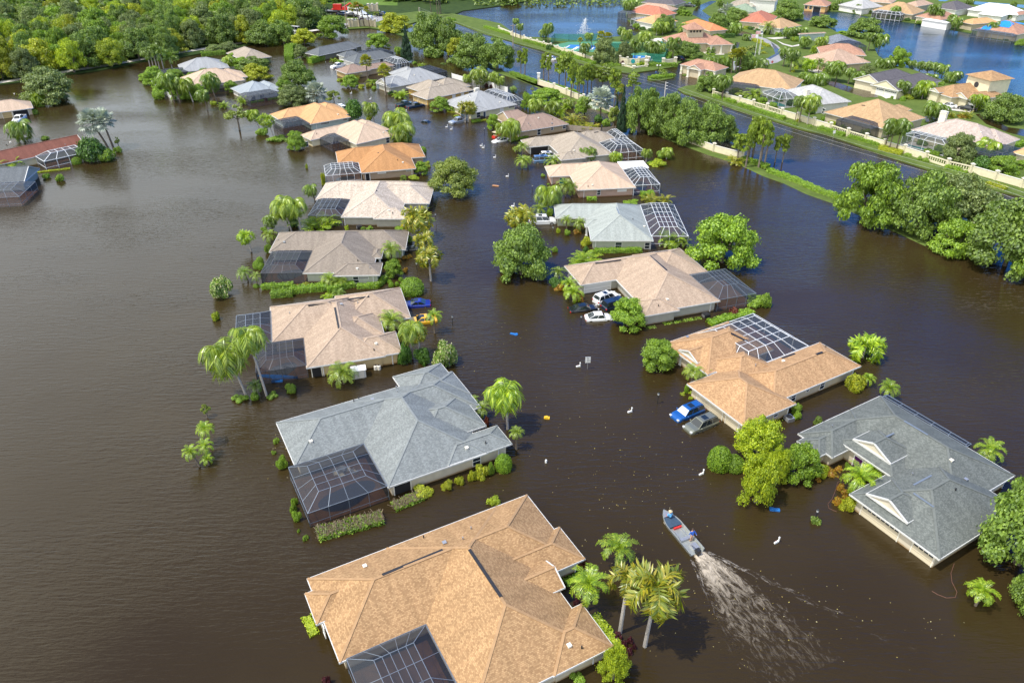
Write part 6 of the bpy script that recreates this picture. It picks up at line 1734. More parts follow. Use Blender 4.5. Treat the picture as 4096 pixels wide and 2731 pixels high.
comm_wall('cream wall running along the north lake past the tennis courts', ['A1,2230,285', 'A2,0,335', 'A2,110,372', 'A2,170,396', 'A2,230,412', 'A2,290,430', 'A2,355,448', 'A2,418,468', 'A2,485,488', 'A2,555,508', 'A2,650,540', 'A2,740,572'], 1.2, z0=.3, extra_h=.35)
o = comm_wall('cream entrance sign wall with round emblem and script lettering', ['E1,65,575', 'E1,130,588', 'E1,230,590', 'E1,296,580'], 2.0, z0=.3)
b = MB(); a_, c_ = at('E1,130,588') - at('E1,65,575'), at('E1,230,590') - at('E1,65,575'); d_ = (c_ - a_).normalized(); nn = Vector((d_.y, -d_.x, 0)); m_ = (a_ + c_) / 2 + nn * .2 + Vector((0, 0, 1.5))
b.tube([m_, m_ + nn * .08], .75, 16); b.build('emblem', M['teal'], o)
b = MB()
for s in (-1, 1):
    for k in range(5): p = m_ + d_ * s * (1.3 + .5 * k); b.bar(p + Vector((0, 0, -.25)), p + d_ * .2 + Vector((0, 0, .25)), .06, .1)
b.build('lettering', M['steel'], o)
comm_wall('low cream planter wall below the entrance sign', ['E1,95,600', 'E1,190,622', 'E1,305,605'], .5, z0=.2, pier=.9, extra_h=.3)
comm_wall('short cream entrance wall beside the guardhouse', ['E1,300,605', 'E1,318,575'], 1.6, z0=.3, pier=1.0); comm_wall('short cream wall behind the thick entrance hedge', ['E1,452,588', 'E1,560,580'], 1.6, z0=.3, pier=.9)
comm_wall('curved beige gate wall at the end of the flooded street', ['F6,330,252', 'F6,360,250', 'F6,420,246', 'F6,480,242', 'F6,530,245', 'F6,565,252'], 2.6, mat='beige', z0=.3, pier=.8, extra_h=.6, gaps=())
comm_wall('far beige gate wall beyond the road', ['F6,505,112', 'F6,540,110', 'F6,585,108'], 3.0, mat='beige', z0=.3, pier=.8)


def panel_fence(label, qs, h, mat, bar='post', step=2.4, cat='fence', name='fence', z0=0.0):
    P = [at(q) for q in qs]; o = thing(name, label, cat, P[0]); rel = [p - P[0] for p in P]
    for i in range(len(rel) - 1):
        a, c = rel[i], rel[i + 1]; L = (c - a).length; n = max(1, int(L / step))
        b = MB(); b.bar(a + Vector((0, 0, z0 + h / 2 - .4)), c + Vector((0, 0, z0 + h / 2 - .4)), .06, h + .8); b.build('panel', mat, o)
        for k in range(n + 1):
            p = a.lerp(c, k / n); b = MB(); b.box((p.x - .08, p.y - .08, -.9), (p.x + .08, p.y + .08, z0 + h + .12)); b.build(bar, mat, o)
    return o


panel_fence('white vinyl fence stepping down from the slate garage house cage', ['Z3,905,330', 'Z3,1050,372', 'Z3,1140,368', 'Z3,1290,415', 'Z3,1420,455', 'Z3,1560,498'], 1.5, M['white'])
panel_fence('white vinyl fence standing in the water below the palm ringed house', ['F1,118,372', 'F1,180,418', 'F1,272,482', 'F1,362,468'], 1.5, M['white'])
panel_fence('weathered wooden fence behind the open garage house', ['Z2,1030,350', 'Z2,1480,390', 'Z2,1650,372'], 1.4, M['wood'])
panel_fence('green windscreen fence round the nearer tennis court', ['E1,-20,470', 'E1,130,470', 'E1,500,462', 'E1,462,575', 'E1,300,565'], 3.0, screenmat('green_windscreen', (.02, .2, .13), .55), z0=.3, step=4)
panel_fence('green windscreen fence round the far tennis court', ['A2,360,415', 'A2,390,385', 'A2,520,390', 'A2,800,385'], 2.8, screenmat('pale_green_windscreen', (.05, .3, .22), .4), z0=.3, step=4)
panel_fence('black picket fence on top of the boulevard bank', ['A2,1870,1385', 'A2,2090,1452'], 2.5, screenmat('picket_rails', (.02, .02, .02), .35), step=2.5)
# ---------------------------------------------------------------- poles and wires
def pole_at(qtop, h): P = at(qtop, h); return Vector((P.x, P.y, 0))
poles = [('F6,952,70', 9.5), ('E1,479,738', 9.5), ('B3,1908,48', 9.5)]
PP = [pole_at(*p) for p in poles]
PP.append(PP[2] + (PP[2] - PP[1]) * .9)
pl_ = ['wooden utility pole at the top beyond the curved gate wall', 'concrete utility pole between the boulevard trees and the planted island', 'wooden utility pole behind the big oaks by the flooded boulevard', 'wooden utility pole at the right of the flooded boulevard']
for i, p in enumerate(PP):
    o = thing('utility_pole', pl_[i], 'utility pole', p, group='poles carrying the wires')
    b = MB(); b.tube([(0, 0, -1), (0, 0, 9.6)], [.2, .13], 8); b.build('pole', M['concrete' if i == 1 else 'wood'], o)
    for z in (9.3, 8.5, 7.7):
        b = MB(); b.tube([(-.05, 0, z), (.45, -.15, z + .05)], [.05, .05], 5); b.ball((.5, -.17, z + .06), .09, 6, 4); b.build('insulator', M['white'], o)
wl_ = ['upper', 'middle', 'lower']
for z, nm in ((9.36, 0), (8.56, 1), (7.76, 2)):
    b = MB()
    for i in range(len(PP) - 1):
        a, c = PP[i] + Vector((.5, -.17, z)), PP[i + 1] + Vector((.5, -.17, z)); n = 14; L = []
        for k in range(n + 1):
            t = k / n; q = a.lerp(c, t); q.z -= 4 * t * (1 - t) * .011 * (c - a).length; L.append(q)
        b.tube(L, .016, 5)
    tag(b.build('power_wire', M['steel']), f'{wl_[nm]} of the three pale wires strung over the flooded boulevard', 'wire', 'wires over the flooded boulevard')
for q, h, l in (('F6,284,8', 11, 'tall wooden pole beside the white bus'), ('A2,10,220', 8, 'thin pole by the north lake hedge')):
    P = pole_at(q, h); o = thing('street_pole', l, 'pole', P); b = MB(); b.tube([(0, 0, -.5), (0, 0, h)], [.22, .14], 7); b.build('pole', M['wood'], o); b = MB(); b.bar((-1.1, 0, h - .7), (1.1, 0, h - .7), .12, .14); b.build('crossarm', M['wood'], o)
# ---------------------------------------------------------------- woodland behind the west shore
fr = random.Random(21)
kinds = [('oak', .24), ('og', .27), ('bt', .22), ('gt', .13), ('lm', .14)]
def woods(n, zone, hr, wr, lab):
    k = 0; tries = 0; placed = []
    while k < n and tries < 20000:
        tries += 1
        x, y = zone(fr)
        P = at((x, y), .3)
        w = fr.uniform(*wr)
        if any((P - q).length < (w + r) * .36 for q, r in placed): continue
        placed.append((P, w)); t = fr.random(); s = 0
        for kd, f in kinds:
            s += f
            if t < s: break
        plant(kd, None, P=P, h=fr.uniform(*hr), w=w, label=lab[kd], group='trees of the woodland beyond the west shore')
        k += 1
def shore(x): # native row of the woodland edge
    E = [(-300, 352), (0, 338), (270, 300), (490, 262), (560, 248), (800, 205), (900, 195), (1030, 168), (1150, 140), (1250, 105)]
    for (a, ya), (b_, yb) in zip(E, E[1:]):
        if x <= b_: return ya + (yb - ya) * (x - a) / (b_ - a)
    return 100
WL = {'oak': 'dark green woodland tree crowded beyond the west shore', 'og': 'grey green mossy woodland tree beyond the west shore', 'bt': 'mid green leafy woodland tree beyond the west shore',
      'gt': 'golden green sunlit woodland tree beyond the west shore', 'lm': 'yellow green woodland tree beyond the west shore'}
def z1(r):
    x = r.uniform(-120, 1260); return x, shore(x) - r.uniform(16, 1) ** 1.0 * 1.0 - abs(r.gauss(0, 75))
woods(285, z1, (7, 11.5), (8, 13), WL)
# the woods farther off, too dense to count
b = MB(); base = [tree_crown(90 + i, 12, 420, .14, 'oak') for i in range(3)]
k = 0
while k < 620:
    y = 330 + 420 * fr.random() ** 1.2; x = fr.uniform(-.62, .05) * y * 1.05 - 10
    P = Vector((x, y, 0)); c = pcol(P); rw = prow(P)
    if c < 1260 and rw > shore(c) - 45: continue
    if 1255 < c and rw > 20: continue
    if 690 / 2.296 < c < 1400 / 2.296 and 5 < rw < 66: continue
    if c > 560 and c < 1000 and -12 < rw < 12: continue
    m = base[k % 3]; w = fr.uniform(5, 9); h = fr.uniform(4.5, 9); n0 = len(b.v)
    b.v += [(x + p[0] * w, y + p[1] * w, .3 + p[2] * h) for p in m.v]
    b.f += [tuple(i + n0 for i in f) for f in m.f]; b.uv += m.uv; b.mi += m.mi; k += 1
o = b.build('woods', foliage('mixed_woods', [(.06, .11, .02), (.11, .18, .03), (.2, .26, .035)])); o['kind'] = 'stuff'; o['label'] = 'far dense woods at the top left'; 
b = MB(); m = base[1]
for k in range(170):
    x = fr.uniform(30, 190) if k % 3 else fr.uniform(-70, 60); y = 455 + fr.random() * 200
    P = Vector((x, y, 0)); c = pcol(P)
    if c > 2230 and y < 520: continue
    w = fr.uniform(5, 9); h = fr.uniform(5, 9); n0 = len(b.v)
    b.v += [(x + p[0] * w, y + p[1] * w, .3 + p[2] * h) for p in m.v]; b.f += [tuple(i + n0 for i in f) for f in m.f]; b.uv += m.uv; b.mi += m.mi
o = b.build('far_treeline', FM['bright']); o['kind'] = 'stuff'; o['label'] = 'far treeline along the top edge'
b = MB(); r2 = random.Random(5)
for _ in range(5000):
    x = r2.uniform(-20, 130); y = r2.uniform(415, 520); P = Vector((x, y, .3)); c = pcol(P)
    if c < 1500 or c > 2560: continue
    if prow(P) > 46 - (c - 1900) * .045: continue
    leaf(b, P + Vector((0, 0, r2.uniform(0, 1.3))), Vector((r2.gauss(0, .5), r2.gauss(0, .5), 1)), .8, r2)
o = b.build('marsh_growth', FM['marsh']); o['kind'] = 'stuff'; o['label'] = 'marsh growth on the far lake bank'
# ---------------------------------------------------------------- vehicles
CAR = {  # L, W, belt, roof, hood z, cabin base front/rear x, roof front/rear x (from the nose at +L/2), name
 'sedan': (4.8, 1.84, .95, 1.44, .92, 1.05, -1.75, .25, -1.05), 'coupe': (5.0, 1.92, .98, 1.44, .97, .75, -1.75, .0, -.95), 'beetle': (4.3, 1.82, .98, 1.5, .9, 1.05, -1.75, .55, -.7),
 'suv': (4.75, 1.9, 1.08, 1.72, 1.05, 1.2, -2.25, .45, -1.95), 'bigsuv': (5.4, 2.02, 1.18, 1.92, 1.15, 1.45, -2.6, .75, -2.4), 'pickup': (5.8, 2.03, 1.2, 1.9, 1.18, 1.35, -.9, .65, -.65),
 'van': (6.5, 2.2, 1.3, 2.7, 1.25, 2.6, -3.2, 2.0, -3.1)}
PROTO = {}


def quad_in(c, m, push):
    """inset a quad c (4 corners) by m and push it outward"""
    c = [Vector(p) for p in c]; n = (c[1] - c[0]).cross(c[3] - c[0]).normalized(); ctr = sum(c, Vector()) / 4
    out = []
    for i in range(4):
        a, b_ = (c[(i + 1) % 4] - c[i]), (c[(i - 1) % 4] - c[i])
        out.append(c[i] + a.normalized() * m + b_.normalized() * m + n * push)
    return out


def make_car(kind):
    L, W, zb, zr, zh, cf, cr_, rf, rr = CAR[kind]
    hw = W / 2; x0, x1 = -L / 2, L / 2
    o = thing('parked_car', '?', 'car', (0, 0, -50))
    b = MB()
    st = [(x0, .80, zb - .14), (x0 + .12, .93, zb - .02), (x0 + .7, 1.0, zb), (0, 1.0, zb), (cf, 1.0, zb), (cf + (x1 - cf) * .55, .98, (zb + zh) / 2 - .02), (x1 - .3, .92, zh - .1), (x1 - .05, .80, zh - .24), (x1, .72, zh - .36)]
    rings = []
    for x, k, z in st:
        w = hw * k; up = .16
        ring = [(w * .86, .22), (w, .4), (w, z - up), (w * .93, z - .02), (w * .55, z + .015), (-w * .55, z + .015), (-w * .93, z - .02), (-w, z - up), (-w, .4), (-w * .86, .22)]
        rings.append([(x, y, zz) for y, zz in ring])
    for i in range(len(rings) - 1):
        n = len(rings[0])
        for k in range(n):
            b.poly([rings[i][k], rings[i + 1][k], rings[i + 1][(k + 1) % n], rings[i][(k + 1) % n]][::-1], [(0, 0)] * 4)
    b.poly(rings[0], [(0, 0)] * 10); b.poly(rings[-1][::-1], [(0, 0)] * 10)
    bw, rw = hw * .9, hw * .70
    B = [(cf, -bw, zb - .02), (cf, bw, zb - .02), (cr_, bw, zb - .02), (cr_, -bw, zb - .02)]; T = [(rf, -rw, zr), (rf, rw, zr), (rr, rw, zr), (rr, -rw, zr)]
    ws = [B[0], B[1], T[1], T[0]]; rs = [B[2], B[3], T[3], T[2]]; s1 = [B[1], B[2], T[2], T[1]]; s2 = [B[3], B[0], T[0], T[3]]
    for q in (ws, rs, s1, s2): b.poly(q, [(0, 0)] * 4)
    mid = [(x * .5, y, zr + .045) for x, y, z in T]
    mid = [((x - (rf + rr) / 2) * .8 + (rf + rr) / 2, y * .82, zr + .05) for x, y, z in T]
    for i in range(4): b.poly([T[i], T[(i + 1) % 4], mid[(i + 1) % 4], mid[i]], [(0, 0)] * 4)
    b.poly(mid, [(0, 0)] * 4)
    body = b.build('body', M['white'], o)
    g = MB(); g.poly(quad_in(ws, .07, .012)); g.build('windscreen', M['carglass'], o)
    g = MB(); g.poly(quad_in(rs, .08, .012)); g.build('rear_window', M['carglass'], o)
    for s in (s1, s2):
        a, c, d, e = [Vector(p) for p in s]; cuts = 3 if kind in ('bigsuv', 'suv', 'van') else 2
        g = MB()
        for k in range(cuts):
            t0, t1 = k / cuts, (k + 1) / cuts
            q = quad_in([a.lerp(c, t0), a.lerp(c, t1), e.lerp(d, t1), e.lerp(d, t0)], .045, .012)
            g.poly(q)
        g.build('side_window', M['carglass'], o)
    if kind in ('suv', 'sedan', 'coupe', 'bigsuv'):
        g = MB(); sx = (rf + rr) / 2 + .35; g.box((sx - .38, -.42, zr + .046), (sx + .38, .42, zr + .058)); g.build('sunroof', M['carglass'], o)
    if kind in ('suv', 'bigsuv'):
        for s in (-1, 1): g = MB(); g.bar((rf - .3, s * rw * .92, zr + .07), (rr + .2, s * rw * .92, zr + .07), .04, .05); g.build('roof_rail', M['black'], o)
    if kind == 'pickup':
        g = MB(); g.box((x0 + .15, -hw * .78, zb + .012), (cr_ - .12, hw * .78, zb + .02)); g.build('bed_liner', M['black'], o)
        g = MB()
        for s in (-1, 1): g.box((x0 + .05, s * hw * .88 - .06, zb - .05), (cr_, s * hw * .88 + .06, zb + .12))
        g.box((x0 + .02, -hw * .86, zb - .05), (x0 + .12, hw * .86, zb + .12)); g.build('bed_side', M['white'], o)
    for s in (-1, 1):
        g = MB(); g.box((x1 - .22, s * hw * .72 - .2, zh - .32), (x1 - .02, s * hw * .72 + .14, zh - .16)); g.build('headlight', M['headlight'], o)
        g = MB(); g.box((x0 - .015, s * hw * .74 - .16, zb - .34), (x0 + .16, s * hw * .74 + .12, zb - .14)); g.build('taillight', M['redlight'], o)
        g = MB(); g.ball((cf - .28, s * (hw + .1), zb + .06), (.09, .13, .09), 8, 5); g.build('mirror', M['white'], o)
        for x in (x0 + L * .18, x1 - L * .17):
            r = .34 if kind in ('sedan', 'coupe', 'beetle') else .39
            g = MB(); g.tube([(x, s * (hw - .2), r), (x, s * (hw + .015), r)], r, 14); wv = g.build('wheel', M['rubber'], o)
            g = MB(); g.tube([(x, s * (hw - .1), r), (x, s * (hw + .025), r)], r * .62, 10); g.build('rim', M['rim'], wv)
    return o


PAINT = {'white': carpaint('white_car_paint', (.78, .79, .8), 0), 'black': carpaint('black_car_paint', (.012, .013, .016), .3), 'navy': carpaint('dark_blue_car_paint', (.015, .03, .06), .4), 'blue': carpaint('bright_blue_car_paint', (.01, .1, .36), .3),
         'royal': carpaint('royal_blue_car_paint', (.008, .03, .3), .3), 'yellow': carpaint('yellow_car_paint', (.8, .42, .01), 0), 'khaki': carpaint('grey_green_car_paint', (.21, .22, .17), .5), 'silver': carpaint('silver_car_paint', (.36, .4, .44), .6),
         'steel': carpaint('steel_blue_car_paint', (.14, .25, .42), .5), 'green': carpaint('dark_green_car_paint', (.02, .05, .035), .3), 'maroon': carpaint('maroon_car_paint', (.16, .01, .02), .3), 'grey': carpaint('grey_car_paint', (.1, .11, .12), .5)}


def car(kind, paint, qr, qf, label, z=-.5, name=None, cat='car', tilt=0.0, shade=False, zq=.5, zflat=None):
    """a car whose rear and front are seen at qr and qf"""
    if kind not in PROTO: PROTO[kind] = make_car(kind)
    src = PROTO[kind]; r = src.copy(); COL.objects.link(r)
    a, c = at(qr, zq), at(qf, zq); d = c - a; m = (a + c) / 2
    r.location = (m.x, m.y, z); r.rotation_euler = (tilt, 0, math.atan2(d.y, d.x)); r.name = name or ('pickup_truck' if kind == 'pickup' else 'parked_car')
    for ch in list(src.children):
        x = ch.copy(); COL.objects.link(x); x.parent = r; x.name = ch.name
        if ch.name.split('.')[0] in ('body', 'mirror', 'bed_side'): x.material_slots[0].link = 'OBJECT'; x.material_slots[0].material = PAINT[paint]
        if shade and ch.name.startswith('windscreen'): x.material_slots[0].link = 'OBJECT'; x.material_slots[0].material = M['carglass_light']
        for g in list(ch.children): y = g.copy(); COL.objects.link(y); y.parent = x; y.name = g.name
    tag(r, label, cat, 'vehicles standing in the flood')
    return r


car('suv', 'blue', 'C2,1738,585', 'C2,1490,690', 'bright blue estate car with white sunshade in its windscreen', shade=True)
car('suv', 'khaki', 'C2,1868,695', 'C2,1610,800', 'grey green estate car beside the bright blue one')
car('suv', 'white', 'B2,765,1195', 'B2,970,1120', 'white off-road wagon parked by the garage in the four car drive', z=-.35)
car('bigsuv', 'navy', 'B2,850,1250', 'B2,1085,1185', 'dark blue roofed wagon between white cars and the round tree', z=-.5)
car('sedan', 'black', 'B2,535,1260', 'B2,780,1235', 'black saloon outermost in the four car drive', z=-.55)
car('beetle', 'white', 'B2,697,1335', 'B2,895,1325', 'small white round backed car behind the round tree', z=-.55)
car('bigsuv', 'white', 'B2,165,460', 'B2,395,455', 'white long station wagon under the pale grey roof', z=-.3)
car('bigsuv', 'steel', 'Z2,722,710', 'Z2,900,700', 'steel blue wagon outside the open garage', z=-.35)
car('suv', 'white', 'Z2,800,655', 'Z2,950,648', 'white wagon behind the steel blue wagon', z=-.3)
car('coupe', 'yellow', 'B1,1625,1345', 'B1,1405,1370', 'yellow coupe half under water beside a palm', z=-.5)
car('coupe', 'royal', 'B1,1545,1205', 'B1,1375,1215', 'royal blue coupe below the clipped round tree', z=-.5)
car('sedan', 'black', 'B1,1610,695', 'B1,1390,700', 'black saloon behind two foxtail palms', z=-.55)
car('sedan', 'white', 'Z2,390,445', 'Z2,212,480', 'white saloon under drooping palms beside the golf cart', z=-.55)
car('pickup', 'silver', 'Z3,1075,810', 'Z3,890,850', 'silver pickup outside the slate blue garage door', z=-.5, cat='pickup')
car('sedan', 'grey', 'Z3,560,825', 'Z3,660,838', 'dark saloon drowned up to its windows in mid street', z=-1.0)
car('pickup', 'navy', 'Z3,378,672', 'Z3,575,635', 'dark blue pickup outside the ochre house', z=-.55, cat='pickup')
car('pickup', 'green', 'Z3,270,648', 'Z3,430,612', 'dark green pickup with orange gear in its bed', z=-.6, cat='pickup')
car('pickup', 'white', 'F2,348,208', 'F2,236,230', 'white pickup in front of the white walled charcoal house', z=-.35, cat='pickup')
car('pickup', 'white', 'F5,148,268', 'F5,100,300', 'white pickup outside the three car garage', z=-.45, cat='pickup')
car('suv', 'white', 'Z3,2045,98', 'Z3,2112,102', 'white car stranded on the flooded boulevard behind pines', z=-.5)
car('suv', 'white', 'B3,1995,355', 'B3,2170,352', 'white car stranded behind the big oaks on the boulevard', z=-.6)
car('bigsuv', 'white', 'F3,480,118', 'F3,512,135', 'white car half hidden behind the light orange roof', z=-.4)
car('sedan', 'black', 'E1,625,540', 'E1,565,525', 'dark car parked beside the oak at the clubhouse', z=.3)
car('pickup', 'grey', 'E1,660,58', 'E1,715,62', 'grey pickup in the street behind the terracotta roofs', z=.3, cat='pickup')
car('sedan', 'white', 'E4,700,292', 'E4,620,285', 'white car on the drive of the square tower house', z=.32)
car('sedan', 'black', 'E4,865,318', 'E4,790,302', 'black car before the wide garage of the tower house', z=.32)
for k, p, a, c, l in (('pickup', 'navy', 'F6,232,138', 'F6,300,143', 'dark blue pickup in the row by the gate road'), ('pickup', 'black', 'F6,318,148', 'F6,382,152', 'black pickup just left of the white bus'), ('pickup', 'white', 'F6,448,158', 'F6,515,162', 'white pickup right of the white bus'),
                     ('suv', 'maroon', 'F6,430,195', 'F6,490,192', 'maroon car at the front of the gate road'), ('suv', 'white', 'F6,355,208', 'F6,413,204', 'white car at the front of the gate road'), ('pickup', 'navy', 'F6,598,140', 'F6,662,142', 'dark pickup standing apart on the gate road'),
                     ('sedan', 'white', 'F6,268,128', 'F6,315,128', 'white car behind the dark blue pickup'), ('van', 'white', 'A1,372,300', 'A1,320,295', 'white utility van among trees by the shell path')):
    car(k, p, a, c, l, z=.32, cat='pickup' if k == 'pickup' else 'van' if k == 'van' else 'car', name='utility_van' if k == 'van' else None)
# white minibus at the gate
a, c = at('F6,360,135', .3), at('F6,450,148', .3); d = c - a
o = thing('minibus', 'white minibus waiting on the gate road', 'bus', ((a.x + c.x) / 2, (a.y + c.y) / 2, .32), math.atan2(d.y, d.x))
L = 10.5; b = MB(); b.box((-L / 2, -1.25, .45), (L / 2 - 1.6, 1.25, 3.5)); b.box((L / 2 - 1.6, -1.15, .45), (L / 2, 1.15, 1.6)); b.poly([(L / 2 - 1.6, -1.2, 3.3), (L / 2 - 1.6, 1.2, 3.3), (L / 2 - .5, 1.1, 1.6), (L / 2 - .5, -1.1, 1.6)][::-1]); b.build('body', PAINT['white'], o)
for s in (-1, 1):
    b = MB()
    for k in range(6): b.box((-L / 2 + .6 + k * 1.35, s * 1.26 - .01, 2.0), (-L / 2 + 1.75 + k * 1.35, s * 1.26 + .01, 3.0))
    b.build('side_window', M['carglass'], o)
    for x in (-L / 2 + 2, L / 2 - 1.8): b = MB(); b.tube([(x, s * 1.0, .45), (x, s * 1.27, .45)], .45, 12); b.build('wheel', M['rubber'], o)
b = MB(); b.poly([(L / 2 - 1.5, -1.05, 3.1), (L / 2 - 1.5, 1.05, 3.1), (L / 2 - .62, .98, 1.75), (L / 2 - .62, -.98, 1.75)][::-1]); b.build('windscreen', M['carglass'], o)
# red flatbed with red machinery
P = at('F6,300,108', .3); o = thing('flatbed_truck', 'red truck carrying red machinery behind the parked pickups', 'truck', (P.x, P.y, .32), R(-6))
b = MB(); b.box((-7, -1.2, .9), (5, 1.2, 1.2)); b.build('flatbed', M['red'], o)
b = MB(); b.box((5.1, -1.2, .6), (7.4, 1.2, 3.0)); b.box((7.4, -1.1, .6), (8.4, 1.1, 1.7)); b.build('cab', M['red'], o)
b = MB(); b.box((-6, -1, 1.2), (-2, 1, 3.4)); b.tube([(-1.6, 0, 1.6), (2.5, 0, 4.0), (4.5, 0, 2.2)], .3, 8); b.box((-1.5, -.9, 1.2), (3.5, .9, 2.2)); b.build('machinery', M['red'], o)
for x in (-5.5, -4.2, 3.5, 6.6):
    for s in (-1, 1): b = MB(); b.tube([(x, s * .95, .5), (x, s * 1.25, .5)], .5, 12); b.build('wheel', M['rubber'], o)
# boat on a trailer
P = at('F6,188,132', .3); o = thing('boat_trailer', 'dark boat on a trailer at the left of the gate road', 'trailer', (P.x, P.y, .32), R(-8))
b = MB(); b.poly([(-3, -.9, .7), (2, -.9, .7), (3.2, 0, .8), (2, .9, .7), (-3, .9, .7)]); b.poly([(-3, -1.1, 1.5), (2, -1.1, 1.5), (3.6, 0, 1.7), (2, 1.1, 1.5), (-3, 1.1, 1.5)])
for i in range(5):
    lo = [(-3, -.9, .7), (2, -.9, .7), (3.2, 0, .8), (2, .9, .7), (-3, .9, .7)]; hi = [(-3, -1.1, 1.5), (2, -1.1, 1.5), (3.6, 0, 1.7), (2, 1.1, 1.5), (-3, 1.1, 1.5)]; j = (i + 1) % 5; b.poly([lo[i], lo[j], hi[j], hi[i]])
b.box((-3.3, -.25, .9), (-2.9, .25, 2.1)); b.build('hull', M['black'], o); b = MB(); b.bar((-2.5, 0, .5), (4.6, 0, .5), .12, .12); b.tube([(-1, -1, .35), (-1, 1, .35)], .35, 10); b.build('trailer_frame', M['steel'], o)
# golf cart
a, c = at('Z2,215,435', .4), at('Z2,300,410', .4); d = c - a
o = thing('golf_cart', 'red golf cart with a flat cream roof beside the white saloon', 'golf cart', ((a.x + c.x) / 2, (a.y + c.y) / 2, -.45), math.atan2(d.y, d.x))
b = MB(); b.box((-1.3, -.6, .3), (1.3, .6, .62)); b.box((.75, -.6, .62), (1.35, .6, 1.05)); b.box((-1.25, -.6, .62), (-.55, .6, .95)); b.build('body', M['red'], o)
b = MB(); b.box((-.6, -.58, .62), (.0, .58, .8)); b.box((-.7, -.58, .8), (-.55, .58, 1.25)); b.build('seat', M['tan'], o); b = MB(); b.box((-1.2, -.68, 1.9), (1.2, .68, 1.98)); b.build('roof', M['tan'], o)
for x in (-1.1, 1.0):
    for s in (-.6, .6): b = MB(); b.tube([(x, s, .6), (x, s, 1.9)], .03, 5); b.build('roof_post', M['black'], o)
for x in (-.9, .9):
    for s in (-1, 1): b = MB(); b.tube([(x, s * .45, .25), (x, s * .64, .25)], .25, 10); b.build('wheel', M['rubber'], o)
# ---------------------------------------------------------------- street furniture
MBX = []
def mailbox(q, rz):
    P = at(q)
    if not MBX:
        o = thing('mailbox', '?', 'mailbox', P, rz, 'white mailboxes along the flooded street')
        b = MB(); b.box((-.09, -.09, -.8), (.09, .09, .95)); b.box((-.12, -.12, .95), (.12, .12, 1.02)); b.ball((0, 0, 1.08), .08, 8, 5); b.build('post', M['white'], o)
        b = MB(); b.box((-.95, -.13, .12), (-.09, .13, .3)); n = 7
        for i in range(n):
            t0, t1 = math.pi * i / n, math.pi * (i + 1) / n
            b.poly([(-.95, .13 * math.cos(t0), .3 + .13 * math.sin(t0)), (-.09, .13 * math.cos(t0), .3 + .13 * math.sin(t0)), (-.09, .13 * math.cos(t1), .3 + .13 * math.sin(t1)), (-.95, .13 * math.cos(t1), .3 + .13 * math.sin(t1))][::-1])
        bx = b.build('box', M['white'], o); b = MB(); b.box((-.9, -.1, -.12), (-.12, .1, .1)); b.build('newspaper_tube', M['white'], o); b = MB(); b.box((-.6, .131, .25), (-.55, .16, .5)); b.build('flag', M['red'], bx)
        MBX.append(o)
    else: o = dup(MBX[0], P, rz, '?', 'white mailboxes along the flooded street')
    o.scale = (.64, .64, .68); o.location = P
    PENDING.append((o, 'white post mailbox just above the water', P))
for q, a in (('C2,625,230', 20), ('C2,1098,645', 25), ('C2,1755,1215', 28), ('D3,95,272', 30), ('B2,20,332', 5), ('Z2,85,545', 10), ('Z2,108,567', 12), ('Z2,243,682', 8), ('Z2,393,905', 3), ('Z2,460,1255', 0), ('Z2,432,1328', 0),
             ('Z3,853,912', 25), ('Z3,908,938', 25), ('Z3,371,732', 25), ('F2,398,432', 30), ('F2,546,477', 30), ('F2,42,388', 200)): mailbox(q, R(a))
LPP = []
def lamp(q, h=1.75):
    P = at(q)
    if not LPP:
        o = thing('lamp_post', '?', 'lamp post', P, 0, 'black lamp posts in the flooded front yards')
        b = MB(); b.tube([(0, 0, -.9), (0, 0, 1.35)], [.05, .04], 8); b.bar((-.22, 0, 1.15), (.22, 0, 1.15), .03, .03); b.build('post', M['lamp_black'], o)
        b = MB(); b.tube([(0, 0, 1.35), (0, 0, 1.42)], [.07, .12], 6); b.tube([(0, 0, 1.7), (0, 0, 1.86)], [.17, .02], 6); l = b.build('lantern', M['lamp_black'], o); b = MB(); b.tube([(0, 0, 1.42), (0, 0, 1.7)], [.1, .15], 6); b.build('glass', M['headlight'], l)
        LPP.append(o)
    else: o = dup(LPP[0], P, 0, '?', 'black lamp posts in the flooded front yards')
    PENDING.append((o, 'black lantern post standing in the water', P))
for q in ('B1,1480,925', 'B1,1806,1420', 'B1,1652,470', 'B2,187,200', 'B2,375,590', 'B2,632,1420', 'C2,1335,570', 'D3,428,85', 'Z2,112,400', 'Z3,1287,990', 'E1,175,668', 'F2,200,225'): lamp(q)
P = at('E1,405,690'); o = thing('street_lamp', 'black lamp with two white globes on the planted island', 'street lamp', P); b = MB(); b.tube([(0, 0, 0), (0, 0, 3.6)], [.09, .06], 8); b.bar((-.5, 0, 3.4), (.5, 0, 3.4), .06, .06); b.build('post', M['lamp_black'], o)
for s in (-.5, .5): b = MB(); b.ball((s, 0, 3.7), .27, 10, 7); b.build('globe', M['white'], o)


def text(s, size, mat, parent, loc, rot):
    c = bpy.data.curves.new('lettering', 'FONT'); c.body = s; c.size = size; c.align_x = 'CENTER'; c.align_y = 'CENTER'; c.extrude = .004
    t = bpy.data.objects.new('lettering', c); COL.objects.link(t)
    me = bpy.data.meshes.new_from_object(t.evaluated_get(bpy.context.evaluated_depsgraph_get()))
    bpy.data.objects.remove(t); me.materials.clear(); me.materials.append(mat)
    o = obj('lettering', me, parent, loc); o.rotation_euler = rot
    return o


